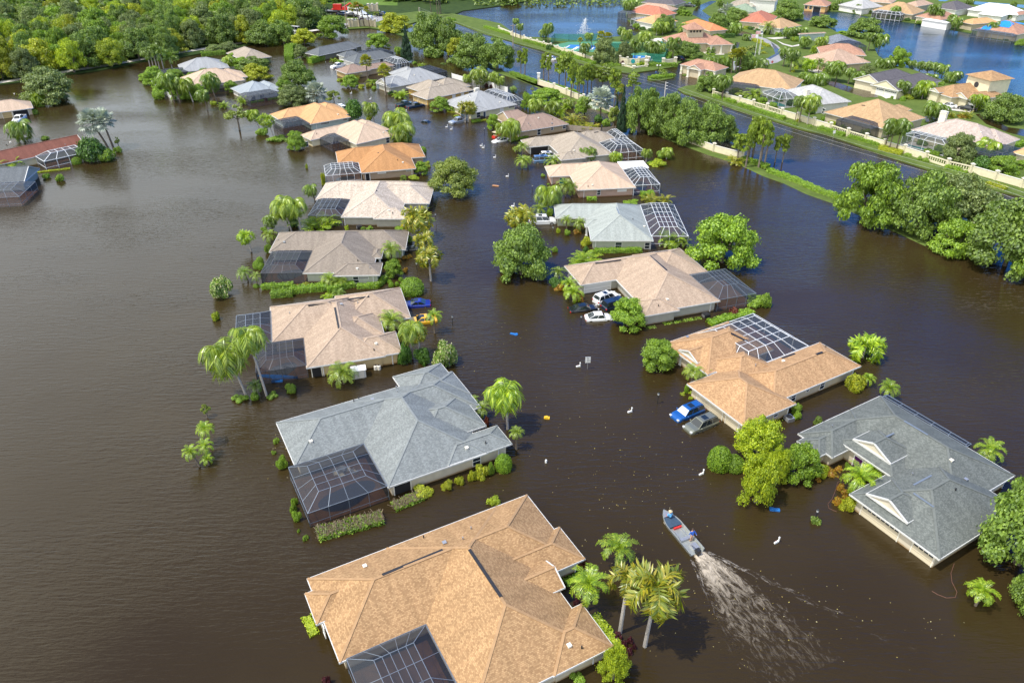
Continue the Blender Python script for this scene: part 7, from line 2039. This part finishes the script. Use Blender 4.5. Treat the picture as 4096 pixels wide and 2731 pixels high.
P = at('C2,692,252'); h_ = hgt(P, 1366 + 142 * .43556)
o = thing('speed_limit_sign', 'white speed limit 20 sign standing in the flooded street', 'sign', P, R(6))
b = MB(); b.tube([(0, .03, -.9), (0, .03, h_)], .035, 6); b.build('post', M['steel'], o)
b = MB(); b.box((-.38, -.02, h_ - .95), (.38, .0, h_ + .02)); pn_ = b.build('sign_plate', M['white'], o)
b = MB(); b.box((-.34, -.026, h_ - .05), (.34, -.0205, h_ - .03)); b.box((-.34, -.026, h_ - .90), (.34, -.0205, h_ - .88)); b.box((-.34, -.026, h_ - .88), (-.32, -.0205, h_ - .05)); b.box((.32, -.026, h_ - .88), (.34, -.0205, h_ - .05)); b.build('border', M['black'], pn_)
text('SPEED', .15, M['black'], pn_, (0, -.028, h_ - .16), (math.pi / 2, 0, 0)); text('LIMIT', .15, M['black'], pn_, (0, -.028, h_ - .32), (math.pi / 2, 0, 0)); text('20', .46, M['black'], pn_, (0, -.028, h_ - .62), (math.pi / 2, 0, 0))
P = at('E5,1078,685'); o = thing('road_sign', 'small white road sign in the flooded boulevard', 'sign', P, R(4)); b = MB(); b.tube([(0, .03, -.9), (0, .03, 2.1)], .04, 6); b.build('post', M['steel'], o); b = MB(); b.box((-.32, -.02, 1.4), (.32, 0, 2.2)); b.build('sign_plate', M['white'], o)
P = at('E2,190,615', .3); o = thing('stop_sign', 'small red stop sign beside the estate road', 'sign', (P.x, P.y, .3), R(8)); b = MB(); b.tube([(0, .03, 0), (0, .03, 2.1)], .04, 6); b.build('post', M['steel'], o); b = MB(); b.tube([(0, 0, 2.2), (0, -.03, 2.2)], .42, 8); pn_ = b.build('sign_plate', M['red'], o); text('STOP', .26, M['white'], pn_, (0, -.035, 2.2), (math.pi / 2, 0, 0))
for q, c, l in (('E1,1272,525', 'red', 'flagpole with a red and white flag, left of three'), ('E1,1308,490', 'white', 'flagpole with a striped flag, middle of three'), ('E1,1316,492', 'navy', 'flagpole with a pale flag, right of three')):
    P = at(q, .3); o = thing('flagpole', l, 'flagpole', (P.x, P.y, .3), 0, 'flagpoles by the clubhouse drive'); b = MB(); b.tube([(0, 0, 0), (0, 0, 8.5)], [.08, .04], 6); b.build('pole', M['white'], o)
    b = MB(); b.box((-2.3, -.03, 7.2), (-.04, .03, 8.3)); f = b.build('flag', M['white'], o); b = MB()
    for k in range(3): b.box((-2.3, -.05, 7.3 + .35 * k), (-.9, .05, 7.45 + .35 * k))
    b.build('stripe', M['red'], f)
    if c != 'red': b = MB(); b.box((-.85, -.05, 7.75), (-.06, .05, 8.25)); b.build('canton', M['navy'], f)
P = at('C2,312,1110'); b = MB(); b.tube([(0, 0, -.9), (0, 0, .36)], .13, 10); b.ball((0, 0, .36), .13, 10, 6); tag(b.build('marker_post', M['white'], None, P), 'short white round post alone in the street water', 'post')
# condensers, shed, tanks
for q, l, m_ in (('C3,190,720', 'pale grey air conditioner beside the tan house corner', 'steel'), ('F4,1195,415', 'dark grey air conditioner by the rosy beige house wall', 'black'), ('Z2,905,385', 'black air conditioner by the mauve brown house wall', 'black'), ('Z3,1260,805', 'dark air conditioner by the navy side door', 'black'), ('Z3,1630,735', 'dark air conditioner under the straw coloured wall', 'black'), ('B1,950,530', 'small black wall unit beside the speckled house', 'black')):
    P = at(q); o = thing('air_conditioner', l, 'air conditioner', P, R(20), 'air conditioners beside the houses'); b = MB(); b.box((-.5, -.5, -.5), (.5, .5, .55)); b.build('cabinet', M[m_], o); b = MB(); b.tube([(0, 0, .55), (0, 0, .6)], .4, 14); b.build('fan_grille', M['dark'], o)
    b = MB()
    for k in range(5): b.box((-.52, -.4, -.05 + .11 * k), (.52, .4, .0 + .11 * k))
    b.build('louvres', M['steel'], o)
P = at('Z1,1140,715'); o = thing('garden_shed', 'small white garden shed against the yellow wall', 'shed', P, R(16.2))
b = MB(); b.box((-.95, -.6, -.6), (.95, .6, 1.35)); b.build('wall', rowed('shed_boards', (.6, .6, .58), (.42, .42, .4), .24, 'X'), o); b = MB(); b.poly([(-1.05, -.72, 1.33), (1.05, -.72, 1.33), (1.05, 0, 1.72), (-1.05, 0, 1.72)]); b.poly([(1.05, .72, 1.33), (-1.05, .72, 1.33), (-1.05, 0, 1.72), (1.05, 0, 1.72)]); b.build('roof', M['white'], o)
b = MB(); b.box((-.7, -.63, -.6), (-.02, -.6, 1.2)); b.box((.02, -.63, -.6), (.7, -.6, 1.2)); b.build('door', M['offwhite'], o)
for dx in (0, 1.05): P = at(f'Z1,{1315 + dx * 34:.0f},645'); o = thing('water_tank', 'white water softener tank, ' + ('left' if dx == 0 else 'right') + ' of two beside the shed', 'tank', P, 0, 'tanks beside the garden shed'); b = MB(); b.tube([(0, 0, -.6), (0, 0, .55)], .26, 12); b.ball((0, 0, .55), (.26, .26, .12), 12, 5); b.build('tank_body', M['offwhite'], o); b = MB(); b.tube([(0, 0, .6), (0, 0, .8)], .09, 8); b.build('valve', M['black'], o)
# floating things
def kayak(q0, q1, w, mat, l):
    a, c = at(q0), at(q1); d = c - a; L = d.length; o = MB(); n = 10
    for i in range(n):
        t0, t1 = i / n, (i + 1) / n; f = lambda t: w / 2 * math.sin(math.pi * min(max(t, .02), .98)) ** .6
        A, B = [(L * t0, s * f(t0), z) for s, z in ((-1, .05), (-.5, .3), (.5, .3), (1, .05))], [(L * t1, s * f(t1), z) for s, z in ((-1, .05), (-.5, .3), (.5, .3), (1, .05))]
        for k in range(3): o.poly([A[k], B[k], B[k + 1], A[k + 1]][::-1], [(0, 0)] * 4)
    return tag(o.build('kayak', mat, None, (a.x, a.y, 0), math.atan2(d.y, d.x), True), l, 'kayak')
kayak('Z1,80,718', 'Z1,500,738', .75, M['blue'], 'long blue kayak floating inside the dark pool cage')
P = at('Z1,288,765'); b = MB(); b.box((-.75, -.4, -.1), (.75, .4, .3)); b.box((-.6, -.3, .3), (.6, .3, .36)); tag(b.build('storage_box', M['blue'], None, P, R(8)), 'blue storage box floating beside the kayak', 'box')
P = at('C2,320,703'); b = MB(); b.box((-.36, -.22, -.05), (.36, .22, .16)); b.box((-.2, -.22, .16), (.1, .22, .24)); tag(b.build('floating_crate', M['yellow'], None, P, R(-10)), 'small yellow crate floating alone in mid street', 'crate')
P = at('C3,60,1545'); b = MB(); b.box((-.55, -.22, -.05), (.55, .22, .14)); b.box((-.5, -.2, .14), (-.1, .2, .2)); tag(b.build('cooler_lid', M['blue'], None, P, R(-8)), 'blue lid floating below the yellow green tree', 'lid')
P = at('B2,18,1502'); b = MB(); b.box((-.6, -.2, -.05), (.6, .2, .12)); b.box((.2, -.3, .0), (.5, .3, .16)); tag(b.build('floating_toy', M['blue'], None, P, R(-20)), 'blue float adrift in the middle of the street', 'float')
P = at('Z2,242,1012'); b = MB(); b.box((-.75, -.3, -.04), (.75, .3, .1)); b.box((-.4, -.2, .1), (.5, .2, .15)); tag(b.build('floating_board', M['orange'], None, P, R(-18)), 'orange board floating in the street by the round willow', 'board')
P = at('B1,470,158'); kayak('B1,455,162', 'B1,490,156', .5, M['white'], 'small white dinghy near the palms by the speckled house')
# hoses
for qs, l in ((('D3,1710,470', 'D3,1680,560', 'D3,1690,640', 'D3,1735,730', 'D3,1720,780', 'D3,1640,785', 'D3,1560,755', 'D3,1505,722'), 'faded red hose looping on the water by the garage'), (('C3,690,1270', 'C3,640,1290', 'C3,622,1360', 'C3,590,1440', 'C3,550,1490', 'C3,560,1530', 'C3,630,1560'), 'faded hose curving round the croton bushes')):
    b = MB(); b.tube([at(q, .02) for q in qs], .03, 6); tag(b.build('garden_hose', M['hosered']), l, 'hose')
# furniture in the pool cage of the blue grey house
for i, (q, rz) in enumerate((('C1,735,1215', 20), ('C1,785,1230', 35), ('C1,845,1180', 110), ('C1,905,1200', 150))):
    P = at(q); o = thing('patio_chair', '?', 'chair', P, R(rz), 'patio chairs in the big dark cage'); b = MB(); b.box((-.3, -.3, .02), (.3, .3, .16)); b.build('cushion', M['tan'], o); b = MB(); b.box((-.3, .26, .1), (.3, .36, .6)); b.build('backrest', M['steel'], o)
    for s in (-.32, .32): b = MB(); b.bar((s, -.3, .32), (s, .3, .32), .05, .05); b.build('armrest', M['steel'], o)
    PENDING.append((o, 'tan cushioned patio chair inside the cage', P))
P = at('C1,790,1180'); o = thing('patio_table', 'round patio table among the tan cushioned chairs', 'table', P); b = MB(); b.tube([(0, 0, .22), (0, 0, .27)], .55, 16); b.build('table_top', M['steel'], o); b = MB(); b.tube([(0, 0, -.4), (0, 0, .22)], .06, 8); b.build('leg', M['steel'], o)
P = at('C1,1345,1385'); o = thing('grill', 'black barbecue grill in the shaded lanai opening', 'grill', P + Vector((.5, .9, 0)), R(28)); b = MB(); b.box((-.6, -.3, -.3), (.6, .3, .35)); b.build('cart', M['black'], o); b = MB(); b.tube([(-.5, 0, .4), (.5, 0, .4)], .3, 10); b.build('lid', M['black'], o)
# ---------------------------------------------------------------- people
M['skin'] = plain('skin', (.5, .3, .2), .6); M['shirtblue'] = plain('blue_shirt', (.03, .12, .5), .8); M['shirtlight'] = plain('light_blue_shirt', (.12, .4, .7), .8); M['redcloth'] = plain('red_shorts', (.55, .05, .08), .8); M['shirtwhite'] = plain('white_shirt', (.7, .7, .68), .8); M['hat'] = plain('straw_hat', (.55, .45, .28), .8); M['hair'] = plain('brown_hair', (.05, .03, .02), .8); M['trousers'] = plain('dark_trousers', (.04, .045, .06), .8)


def person(pose, loc, rz, shirt, legs, hat, label, z=0.0):
    J = {'pelvis': (0, 0, .95), 'chest': (0, .02, 1.3), 'neck': (0, .02, 1.5), 'head': (0, .05, 1.68), 'sl': (-.2, .02, 1.44), 'sr': (.2, .02, 1.44), 'el': (-.27, .04, 1.15), 'er': (.27, .04, 1.15), 'hl': (-.26, .16, .92), 'hr': (.26, .16, .92),
         'kl': (-.11, .03, .5), 'kr': (.11, .03, .5), 'fl': (-.11, 0, .07), 'fr': (.11, 0, .07), 'tl': (-.12, .17, .04), 'tr': (.12, .17, .04)}
    if pose == 'sit':
        for k in ('pelvis', 'chest', 'neck', 'head', 'sl', 'sr', 'el', 'er'): x, y, zz = J[k]; J[k] = (x, y + (.06 if k != 'pelvis' else 0), zz - .5)
        J.update(kl=(-.14, .44, .5), kr=(.14, .44, .5), fl=(-.14, .46, .08), fr=(.14, .46, .08), tl=(-.15, .63, .05), tr=(.15, .63, .05), hl=(-.18, .36, .56), hr=(.2, .34, .56), el=(-.28, .12, .66), er=(.28, .12, .66))
    if pose == 'steer':
        J.update(hr=(.38, -.3, .95), er=(.33, -.12, 1.14), hl=(-.3, .18, 1.0))
    Rr = {'pelvis': .16, 'chest': .18, 'neck': .065, 'head': .105, 'sl': .085, 'sr': .085, 'el': .055, 'er': .055, 'hl': .045, 'hr': .045, 'kl': .075, 'kr': .075, 'fl': .05, 'fr': .05, 'tl': .04, 'tr': .04}
    K = list(J); E = [('pelvis', 'chest'), ('chest', 'neck'), ('neck', 'head'), ('chest', 'sl'), ('chest', 'sr'), ('sl', 'el'), ('sr', 'er'), ('el', 'hl'), ('er', 'hr'), ('pelvis', 'kl'), ('pelvis', 'kr'), ('kl', 'fl'), ('kr', 'fr'), ('fl', 'tl'), ('fr', 'tr')]
    me = bpy.data.meshes.new('person'); me.from_pydata([J[k] for k in K], [(K.index(a), K.index(c)) for a, c in E], [])
    o = obj('person', me, None, (loc.x, loc.y, z), rz)
    sk = o.modifiers.new('skin', 'SKIN'); su_ = o.modifiers.new('smooth', 'SUBSURF'); su_.levels = 1; su_.render_levels = 1
    for k, v in zip(K, me.skin_vertices[0].data): v.radius = (Rr[k], Rr[k]); v.use_root = k == 'pelvis'
    m, nt, bb = _new('body_cloth'); tc = N(nt, 'ShaderNodeTexCoord'); sx = N(nt, 'ShaderNodeSeparateXYZ'); nt.links.new(tc.outputs['Object'], sx.inputs[0]); mr = N(nt, 'ShaderNodeMath'); mr.operation = 'DIVIDE'; mr.inputs[1].default_value = 2; nt.links.new(sx.outputs['Z'], mr.inputs[0])
    zc = (J['neck'][2]) / 2; zp = J['pelvis'][2] / 2
    rp_ = ramp(nt, mr.outputs[0], [(0, (.5, .3, .2)), ((J['kl'][2] - .02) / 2 if pose != 'sit' else .01, legs), (zp + .03, shirt), (zc, (.5, .3, .2))]); rp_.color_ramp.interpolation = 'CONSTANT'
    nt.links.new(rp_.outputs[0], bb.inputs['Base Color']); bb.inputs['Roughness'].default_value = .8; me.materials.append(m)
    hx, hy, hz = J['head']; b = MB(); b.ball((hx, hy - .02, hz + .05), (.125, .135, .12), 10, 6)
    if hat: b.tube([(hx, hy, hz + .07), (hx, hy, hz + .09)], .22, 14)
    b.build('hat' if hat else 'hair', M['hat'] if hat else M['hair'], o, smooth=True)
    tag(o, label, 'person')
    return o


# ---------------------------------------------------------------- the boat and its wake
bow, stern = at('N,2653,2045', .4), at('N,2789,2205', .4); d = bow - stern; L = d.length; ang = math.atan2(d.y, d.x)
boat = thing('jon_boat', 'long grey aluminium boat speeding up the flooded street', 'boat', (stern.x, stern.y, 0), ang)
wf = lambda t: .86 * (1 - max(0, (t - .62) / .38) ** 2.2) + .05
zf = lambda t: .5 + .22 * max(0, (t - .55) / .45) ** 2
b = MB(); n = 16
for i in range(n):
    t0, t1 = i / n, (i + 1) / n; A, B = [], []
    for t, Q in ((t0, A), (t1, B)):
        w_, z_ = wf(t), zf(t); x = L * t
        Q += [(x, -w_ * .8, -.12 + .1 * t), (x, -w_, z_), (x, -w_ + .07, z_), (x, -w_ * .78, .12 + .12 * t), (x, w_ * .78, .12 + .12 * t), (x, w_ - .07, z_), (x, w_, z_), (x, w_ * .8, -.12 + .1 * t)]
    for k in range(7): b.poly([A[k], B[k], B[k + 1], A[k + 1]], [(0, 0)] * 4)
    if i == 0: b.poly(A, [(0, 0)] * 8)
b.build('hull', plain('bare_aluminium', (.34, .36, .34), .45, .4, .15, 2), boat)
b = MB()
for t0, t1 in ((.62, .84),): 
    for k in range(5):
        a0, a1 = t0 + (t1 - t0) * k / 5, t0 + (t1 - t0) * (k + 1) / 5
        b.poly([(L * a0, -wf(a0) + .09, zf(a0) - .06), (L * a1, -wf(a1) + .09, zf(a1) - .06), (L * a1, wf(a1) - .09, zf(a1) - .06), (L * a0, wf(a0) - .09, zf(a0) - .06)][::-1])
b.build('foredeck_mat', plain('dark_blue_deck_mat', (.03, .06, .1), .7), boat)
b = MB()
for k in range(4):
    a0, a1 = .85 + .145 * k / 4, .85 + .145 * (k + 1) / 4
    b.poly([(L * a0, -wf(a0) + .08, zf(a0) - .03), (L * a1, -wf(a1) + .08, zf(a1) - .03), (L * a1, wf(a1) - .08, zf(a1) - .03), (L * a0, wf(a0) - .08, zf(a0) - .03)][::-1])
b.build('bow_plate', M['steel'], boat)
b = MB(); b.box((L * .575, -.6, .15), (L * .605, .35, .42)); b.build('red_bench', M['red'], boat)
b = MB(); b.box((L * .29, -.7, .15), (L * .35, .7, .45)); b.build('bench', M['steel'], boat)
b = MB(); b.box((L * .06, -.65, .14), (L * .2, .1, .34)); b.build('stern_box', M['steel'], boat)
for y in (-.45, .5): b = MB(); b.bar((L * .36, y, .3), (L * .56, y, .3), .05, .05); b.build('floor_rib', M['steel'], boat)
b = MB(); b.box((-.35, -.22, .25), (.12, .22, .82)); b.box((-.28, -.1, -.5), (-.05, .1, .3)); b.tube([(.1, 0, .6), (.7, .25, .72)], .035, 6); b.build('outboard_motor', M['black'], boat)
c_, s_ = math.cos(ang), math.sin(ang)
def onboat(t, y): return Vector((stern.x + L * t * c_ - y * s_, stern.y + L * t * s_ + y * c_, 0))
person('steer', onboat(.26, -.42), ang - math.pi / 2, (.03, .12, .5), (.5, .3, .2), False, 'person in a blue shirt standing to steer the boat', .14)
person('sit', onboat(.80, -.05), ang - math.pi / 2, (.12, .4, .7), (.55, .05, .08), True, 'person in light blue and red sitting at the bow of the boat', .22)
for q, sh, l in (('F6,530,158', (.05, .08, .15), 'person in dark clothes beside the white pickup at the gate'), ('F6,585,198', (.6, .6, .6), 'person in white on the near edge of the gate road'), ('F6,486,198', (.5, .3, .25), 'person in pink beside the maroon car at the gate'), ('F6,602,122', (.7, .7, .7), 'person in white beyond the dark pickup'), ('F6,265,180', (.3, .5, .6), 'person in pale blue standing on the gate lawn')):
    P = at(q, .31); person('stand', P, rnd.uniform(0, 6), sh, (.1, .1, .14), False, l, .31)
P = at('E1,388,668'); person('stand', P, 1.0, (.05, .2, .6), (.04, .04, .06), False, 'person in blue wading beside the planted island', -.45)
# wake: churned foam that widens behind the boat, with two bow waves
def foam_mat(name, dens, col):
    m, nt, bb = _new(name); uv = N(nt, 'ShaderNodeUVMap'); sx = N(nt, 'ShaderNodeSeparateXYZ'); nt.links.new(uv.outputs[0], sx.inputs[0]); tc = N(nt, 'ShaderNodeTexCoord')
    n1 = N(nt, 'ShaderNodeTexNoise'); n1.inputs['Scale'].default_value = 1.1; n1.inputs['Detail'].default_value = 9; n1.inputs['Roughness'].default_value = .72; n1.inputs['Distortion'].default_value = 1.6; mp = N(nt, 'ShaderNodeMapping'); mp.inputs['Scale'].default_value = (.55, 1.4, 1); nt.links.new(tc.outputs['Object'], mp.inputs['Vector']); nt.links.new(mp.outputs[0], n1.inputs['Vector'])
    fall = ramp(nt, sx.outputs['X'], dens); edge = ramp(nt, sx.outputs['Y'], [(0, 0), (.25, .85), (.5, .75), (.75, .85), (1, 0)])
    mu = N(nt, 'ShaderNodeMath'); mu.operation = 'MULTIPLY'; nt.links.new(fall.outputs[0], mu.inputs[0]); nt.links.new(edge.outputs[0], mu.inputs[1])
    ad = N(nt, 'ShaderNodeMath'); ad.operation = 'MULTIPLY_ADD'; ad.inputs[1].default_value = .5; nt.links.new(mu.outputs[0], ad.inputs[0]); nt.links.new(n1.outputs['Fac'], ad.inputs[2])
    th = ramp(nt, ad.outputs[0], [(.66, 0), (.9, 1)])
    bb.inputs['Base Color'].default_value = (*col, 1); bb.inputs['Roughness'].default_value = .6; fade = ramp(nt, sx.outputs['X'], [(0, .95), (.15, .8), (.45, .38), (1, .16)]); al = N(nt, 'ShaderNodeMath'); al.operation = 'MULTIPLY'; nt.links.new(th.outputs[0], al.inputs[0]); nt.links.new(fade.outputs[0], al.inputs[1]); nt.links.new(al.outputs[0], bb.inputs['Alpha'])
    return m
def wake_strip(name, q0, q1, w0, w1, mat, hump, n=26):
    a, c = at(q0), at(q1); d = c - a; LL = d.length; b = MB(); m = 10
    def pt(i, j):
        t = i / n; s = j / m; w = w0 + (w1 - w0) * t ** .8; rr_ = random.Random(i * 31 + j)
        y = (s - .5) * w; z = .012 + hump * (1 - t) * math.sin(math.pi * s) * (.4 + .9 * rr_.random()) * min(1, 4 * t + .2)
        return (LL * t, y, z)
    for i in range(n):
        for j in range(m):
            b.poly([pt(i, j), pt(i + 1, j), pt(i + 1, j + 1), pt(i, j + 1)], [(i / n, j / m), ((i + 1) / n, j / m), ((i + 1) / n, (j + 1) / m), (i / n, (j + 1) / m)])
    o = b.build(name, mat, None, (a.x, a.y, 0), math.atan2(d.y, d.x), True); o['kind'] = 'stuff'; return o
f1 = foam_mat('churned_foam', [(0, 1), (.1, .85), (.35, .6), (.7, .45), (1, .3)], (.56, .48, .37)); f2 = foam_mat('bow_wave_foam', [(0, .5), (.25, .36), (1, .2)], (.55, .5, .44))
wake_strip('wake_foam', 'D2,1700,355', 'D3,330,1500', 1.1, 13.0, f1, .14).__setitem__('label', 'churned wake foam trailing behind the boat')
wake_strip('bow_wave', 'D2,1760,350', 'D3,1380,1290', .5, 1.9, f2, .12).__setitem__('label', 'thin wave line right of the wake')
wake_strip('bow_wave', 'D2,1400,90', 'D2,1700,420', .45, .8, f1, .05).__setitem__('label', 'white water along the hull')
wake_strip('bow_wave', 'D2,1640,420', 'D2,2050,1300', .4, 1.2, f2, .03).__setitem__('label', 'thin wave line left of the wake')
# fountain in the north lake
P = at('A2,672,322'); hf = hgt(P, 165 * .43556); b = MB(); fr2 = random.Random(3)
for k in range(900):
    t = fr2.random(); a = fr2.gauss(0, 1); x = t * t * 3.2 * a * .5 - 1.6 * t * fr2.random(); y = fr2.gauss(0, .8) * t; z = hf * (1 - t * t) * (1 - .12 * fr2.random()) if fr2.random() < .8 else hf * fr2.random()
    s = fr2.uniform(.06, .2); b.box((x - s * .4, y - s * .4, max(.02, z - s * 1.6)), (x + s * .4, y + s * .4, max(.3, z)))
tag(b.build('fountain', screenmat('spray', (.9, .93, .95), .55), None, P), 'white fountain jet spraying up from the north lake', 'fountain')
# floating leaves
b = MB(); r3 = random.Random(8)
for k in range(520):
    q = r3.choice(((2600, 1900, 330, 260), (2560, 2150, 260, 200), (2900, 2420, 400, 220), (2300, 1750, 500, 250), (1300, 1800, 260, 90), (2000, 1450, 300, 200), (3300, 2500, 500, 200)))
    P = at((q[0] + r3.gauss(0, .6) * q[2], q[1] + r3.gauss(0, .6) * q[3]), .012)
    if abs(P.x) > 60: continue
    s = r3.uniform(.02, .065); leaf(b, P, Vector((0, 0, 1)), s, r3)
o = b.build('floating_leaves', foliage('fallen_leaves', [(.3, .2, .05), (.45, .38, .1), (.5, .45, .3)], .05)); o['kind'] = 'stuff'; o['label'] = 'fallen leaves floating on the street water'
for k in list(PROTO):       # the patterns the cars were copied from go away
    r = PROTO[k]
    for ch in list(r.children):
        for g in list(ch.children): bpy.data.objects.remove(g)
        bpy.data.objects.remove(ch)
    THINGS.remove(r); bpy.data.objects.remove(r)
# ---------------------------------------------------------------- labels that tell look-alikes apart
ORD = ['', 'leftmost', 'second', 'third', 'fourth', 'fifth', 'sixth', 'seventh', 'eighth', 'ninth', 'tenth', 'eleventh', 'twelfth', 'thirteenth', 'fourteenth', 'fifteenth', 'sixteenth', 'seventeenth', 'eighteenth', 'nineteenth', 'twentieth']
NUM = ['zero', 'one', 'two', 'three', 'four', 'five', 'six', 'seven', 'eight', 'nine', 'ten', 'eleven', 'twelve', 'thirteen', 'fourteen', 'fifteen', 'sixteen', 'seventeen', 'eighteen', 'nineteen', 'twenty']
G = {}
for o, look, P in PENDING: G.setdefault(f'{look} by {nearest(P)}', []).append((pcol(P), o))
for base, L_ in G.items():
    L_.sort(key=lambda t: t[0]); n = len(L_)
    for i, (_, o) in enumerate(L_):
        if n == 1: o['label'] = base
        elif i == 0: o['label'] = f'{base}, leftmost of {NUM[min(n, 20)]}'
        elif i == n - 1: o['label'] = f'{base}, rightmost of {NUM[min(n, 20)]}'
        else: o['label'] = f'{base}, {ORD[min(i + 1, 20)]} from left'

# ---------------------------------------------------------------- water, world, sun, camera
b = MB(); b.poly([(-900, 5, -1.2), (900, 5, -1.2), (1500, 1600, -1.2), (-1500, 1600, -1.2)])
struct(b.build('ground', M['mud']))
b = MB(); b.poly([(-900, 5, 0), (900, 5, 0), (1500, 1600, 0), (-1500, 1600, 0)])
struct(b.build('flood_water', M['flood']))
w = bpy.data.worlds.new('World'); sc.world = w; w.use_nodes = True
nt = w.node_tree; bg = nt.nodes['Background']
SUN_EL, SUN_AZ = R(64), R(180 + 24.3)        # where the sun stands (azimuth counted from +X towards +Y)
sky = nt.nodes.new('ShaderNodeTexSky'); sky.sky_type = 'NISHITA'; sky.sun_disc = False
sky.sun_elevation = SUN_EL; sky.sun_rotation = math.pi / 2 - SUN_AZ
sky.air_density = 1.0; sky.dust_density = .6; sky.ozone_density = 2.0
SKY = .14
hs = nt.nodes.new('ShaderNodeHueSaturation'); hs.inputs['Saturation'].default_value = 1.35
nt.links.new(sky.outputs[0], hs.inputs['Color'])
tc = nt.nodes.new('ShaderNodeTexCoord'); sx = nt.nodes.new('ShaderNodeSeparateXYZ'); nt.links.new(tc.outputs['Generated'], sx.inputs[0])
mz = N(nt, 'ShaderNodeMath'); mz.operation = 'MAXIMUM'; mz.inputs[1].default_value = .06; nt.links.new(sx.outputs['Z'], mz.inputs[0])
dv = nt.nodes.new('ShaderNodeVectorMath'); dv.operation = 'DIVIDE'; cb = nt.nodes.new('ShaderNodeCombineXYZ')
for i in range(3): nt.links.new(mz.outputs[0], cb.inputs[i])
nt.links.new(tc.outputs['Generated'], dv.inputs[0]); nt.links.new(cb.outputs[0], dv.inputs[1])
cn = N(nt, 'ShaderNodeTexNoise'); cn.inputs['Scale'].default_value = .55; cn.inputs['Detail'].default_value = 7; cn.inputs['Roughness'].default_value = .55
nt.links.new(dv.outputs[0], cn.inputs['Vector'])
# a bank of cumulus to the left, open blue sky to the right
gx = N(nt, 'ShaderNodeMath'); gx.operation = 'MULTIPLY_ADD'; gx.inputs[1].default_value = -.85; gx.inputs[2].default_value = -.19
nt.links.new(sx.outputs['X'], gx.inputs[0])
# the bank thins out overhead; unseen bright cloud added behind the viewer to fill shaded walls
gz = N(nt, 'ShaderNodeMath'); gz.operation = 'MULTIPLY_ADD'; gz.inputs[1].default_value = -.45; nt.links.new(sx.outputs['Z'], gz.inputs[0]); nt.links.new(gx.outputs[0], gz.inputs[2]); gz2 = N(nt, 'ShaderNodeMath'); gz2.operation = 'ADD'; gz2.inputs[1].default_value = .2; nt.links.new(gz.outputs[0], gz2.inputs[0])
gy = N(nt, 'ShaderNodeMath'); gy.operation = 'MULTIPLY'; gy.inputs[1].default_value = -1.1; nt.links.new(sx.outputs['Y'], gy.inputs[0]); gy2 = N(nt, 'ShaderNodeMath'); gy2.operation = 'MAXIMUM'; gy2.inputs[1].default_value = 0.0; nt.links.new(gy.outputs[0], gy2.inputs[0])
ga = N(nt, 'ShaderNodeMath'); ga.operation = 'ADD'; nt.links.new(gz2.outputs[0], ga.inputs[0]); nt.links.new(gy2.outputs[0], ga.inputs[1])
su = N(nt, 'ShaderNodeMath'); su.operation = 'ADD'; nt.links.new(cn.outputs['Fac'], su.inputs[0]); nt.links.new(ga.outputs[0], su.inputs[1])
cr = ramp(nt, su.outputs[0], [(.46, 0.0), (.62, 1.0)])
cl = mixc(nt, 1.0, hs.outputs[0], (SKY * .5, SKY * 1.22, SKY * 2.0), 'MULTIPLY')   # a deep clear blue between the clouds
dt = nt.nodes.new('ShaderNodeVectorMath'); dt.operation = 'DOT_PRODUCT'; nt.links.new(tc.outputs['Generated'], dt.inputs[0])
dt.inputs[1].default_value = (math.cos(SUN_EL) * math.cos(SUN_AZ), math.cos(SUN_EL) * math.sin(SUN_AZ), math.sin(SUN_EL))
lit = ramp(nt, dt.outputs['Value'], [(.2, (1.18, 1.36, 1.52)), (.6, (1.7, 1.74, 1.78)), (.95, (3.0, 2.95, 2.85))])   # clouds are brightest round the sun
hz = ramp(nt, sx.outputs['Z'], [(.02, .6), (.32, 0.0)])
cl = mixc(nt, hz.outputs[0], cl, (.62, .95, 1.35))        # brighter air low down
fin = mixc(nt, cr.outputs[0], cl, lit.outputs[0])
veil = ramp(nt, sx.outputs['Z'], [(.5, 0.0), (.85, .55)])
fin = mixc(nt, veil.outputs[0], fin, (.42, .43, .43))       # thin high cloud overhead
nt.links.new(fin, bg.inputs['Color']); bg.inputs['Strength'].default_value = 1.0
sl = bpy.data.lights.new('sun', 'SUN'); sl.energy = 4.2; sl.angle = R(.6); sl.color = (1, .955, .88)
so = obj('sun', sl)
sd = Vector((math.cos(SUN_EL) * math.cos(SUN_AZ), math.cos(SUN_EL) * math.sin(SUN_AZ), math.sin(SUN_EL)))
so.rotation_euler = (-sd).to_track_quat('-Z', 'Y').to_euler(); so.location = sd * 200
cam = bpy.data.cameras.new('camera'); cam.lens = FPX / 4096 * 36; cam.sensor_width = 36; cam.clip_end = 3000; cam.clip_start = 1
co = obj('camera', cam, None, (0, 0, CAMH)); co.rotation_euler = (math.pi / 2 - PITCH, 0, 0)
sc.camera = co
sc.view_settings.view_transform = 'Standard'; sc.view_settings.look = 'None'; sc.view_settings.exposure = .12; sc.view_settings.gamma = 1
sc.render.engine = 'CYCLES'
sc.cycles.max_bounces = 8; sc.cycles.transparent_max_bounces = 24
sc.cycles.sample_clamp_indirect = 6
sc.cycles.use_denoising = True
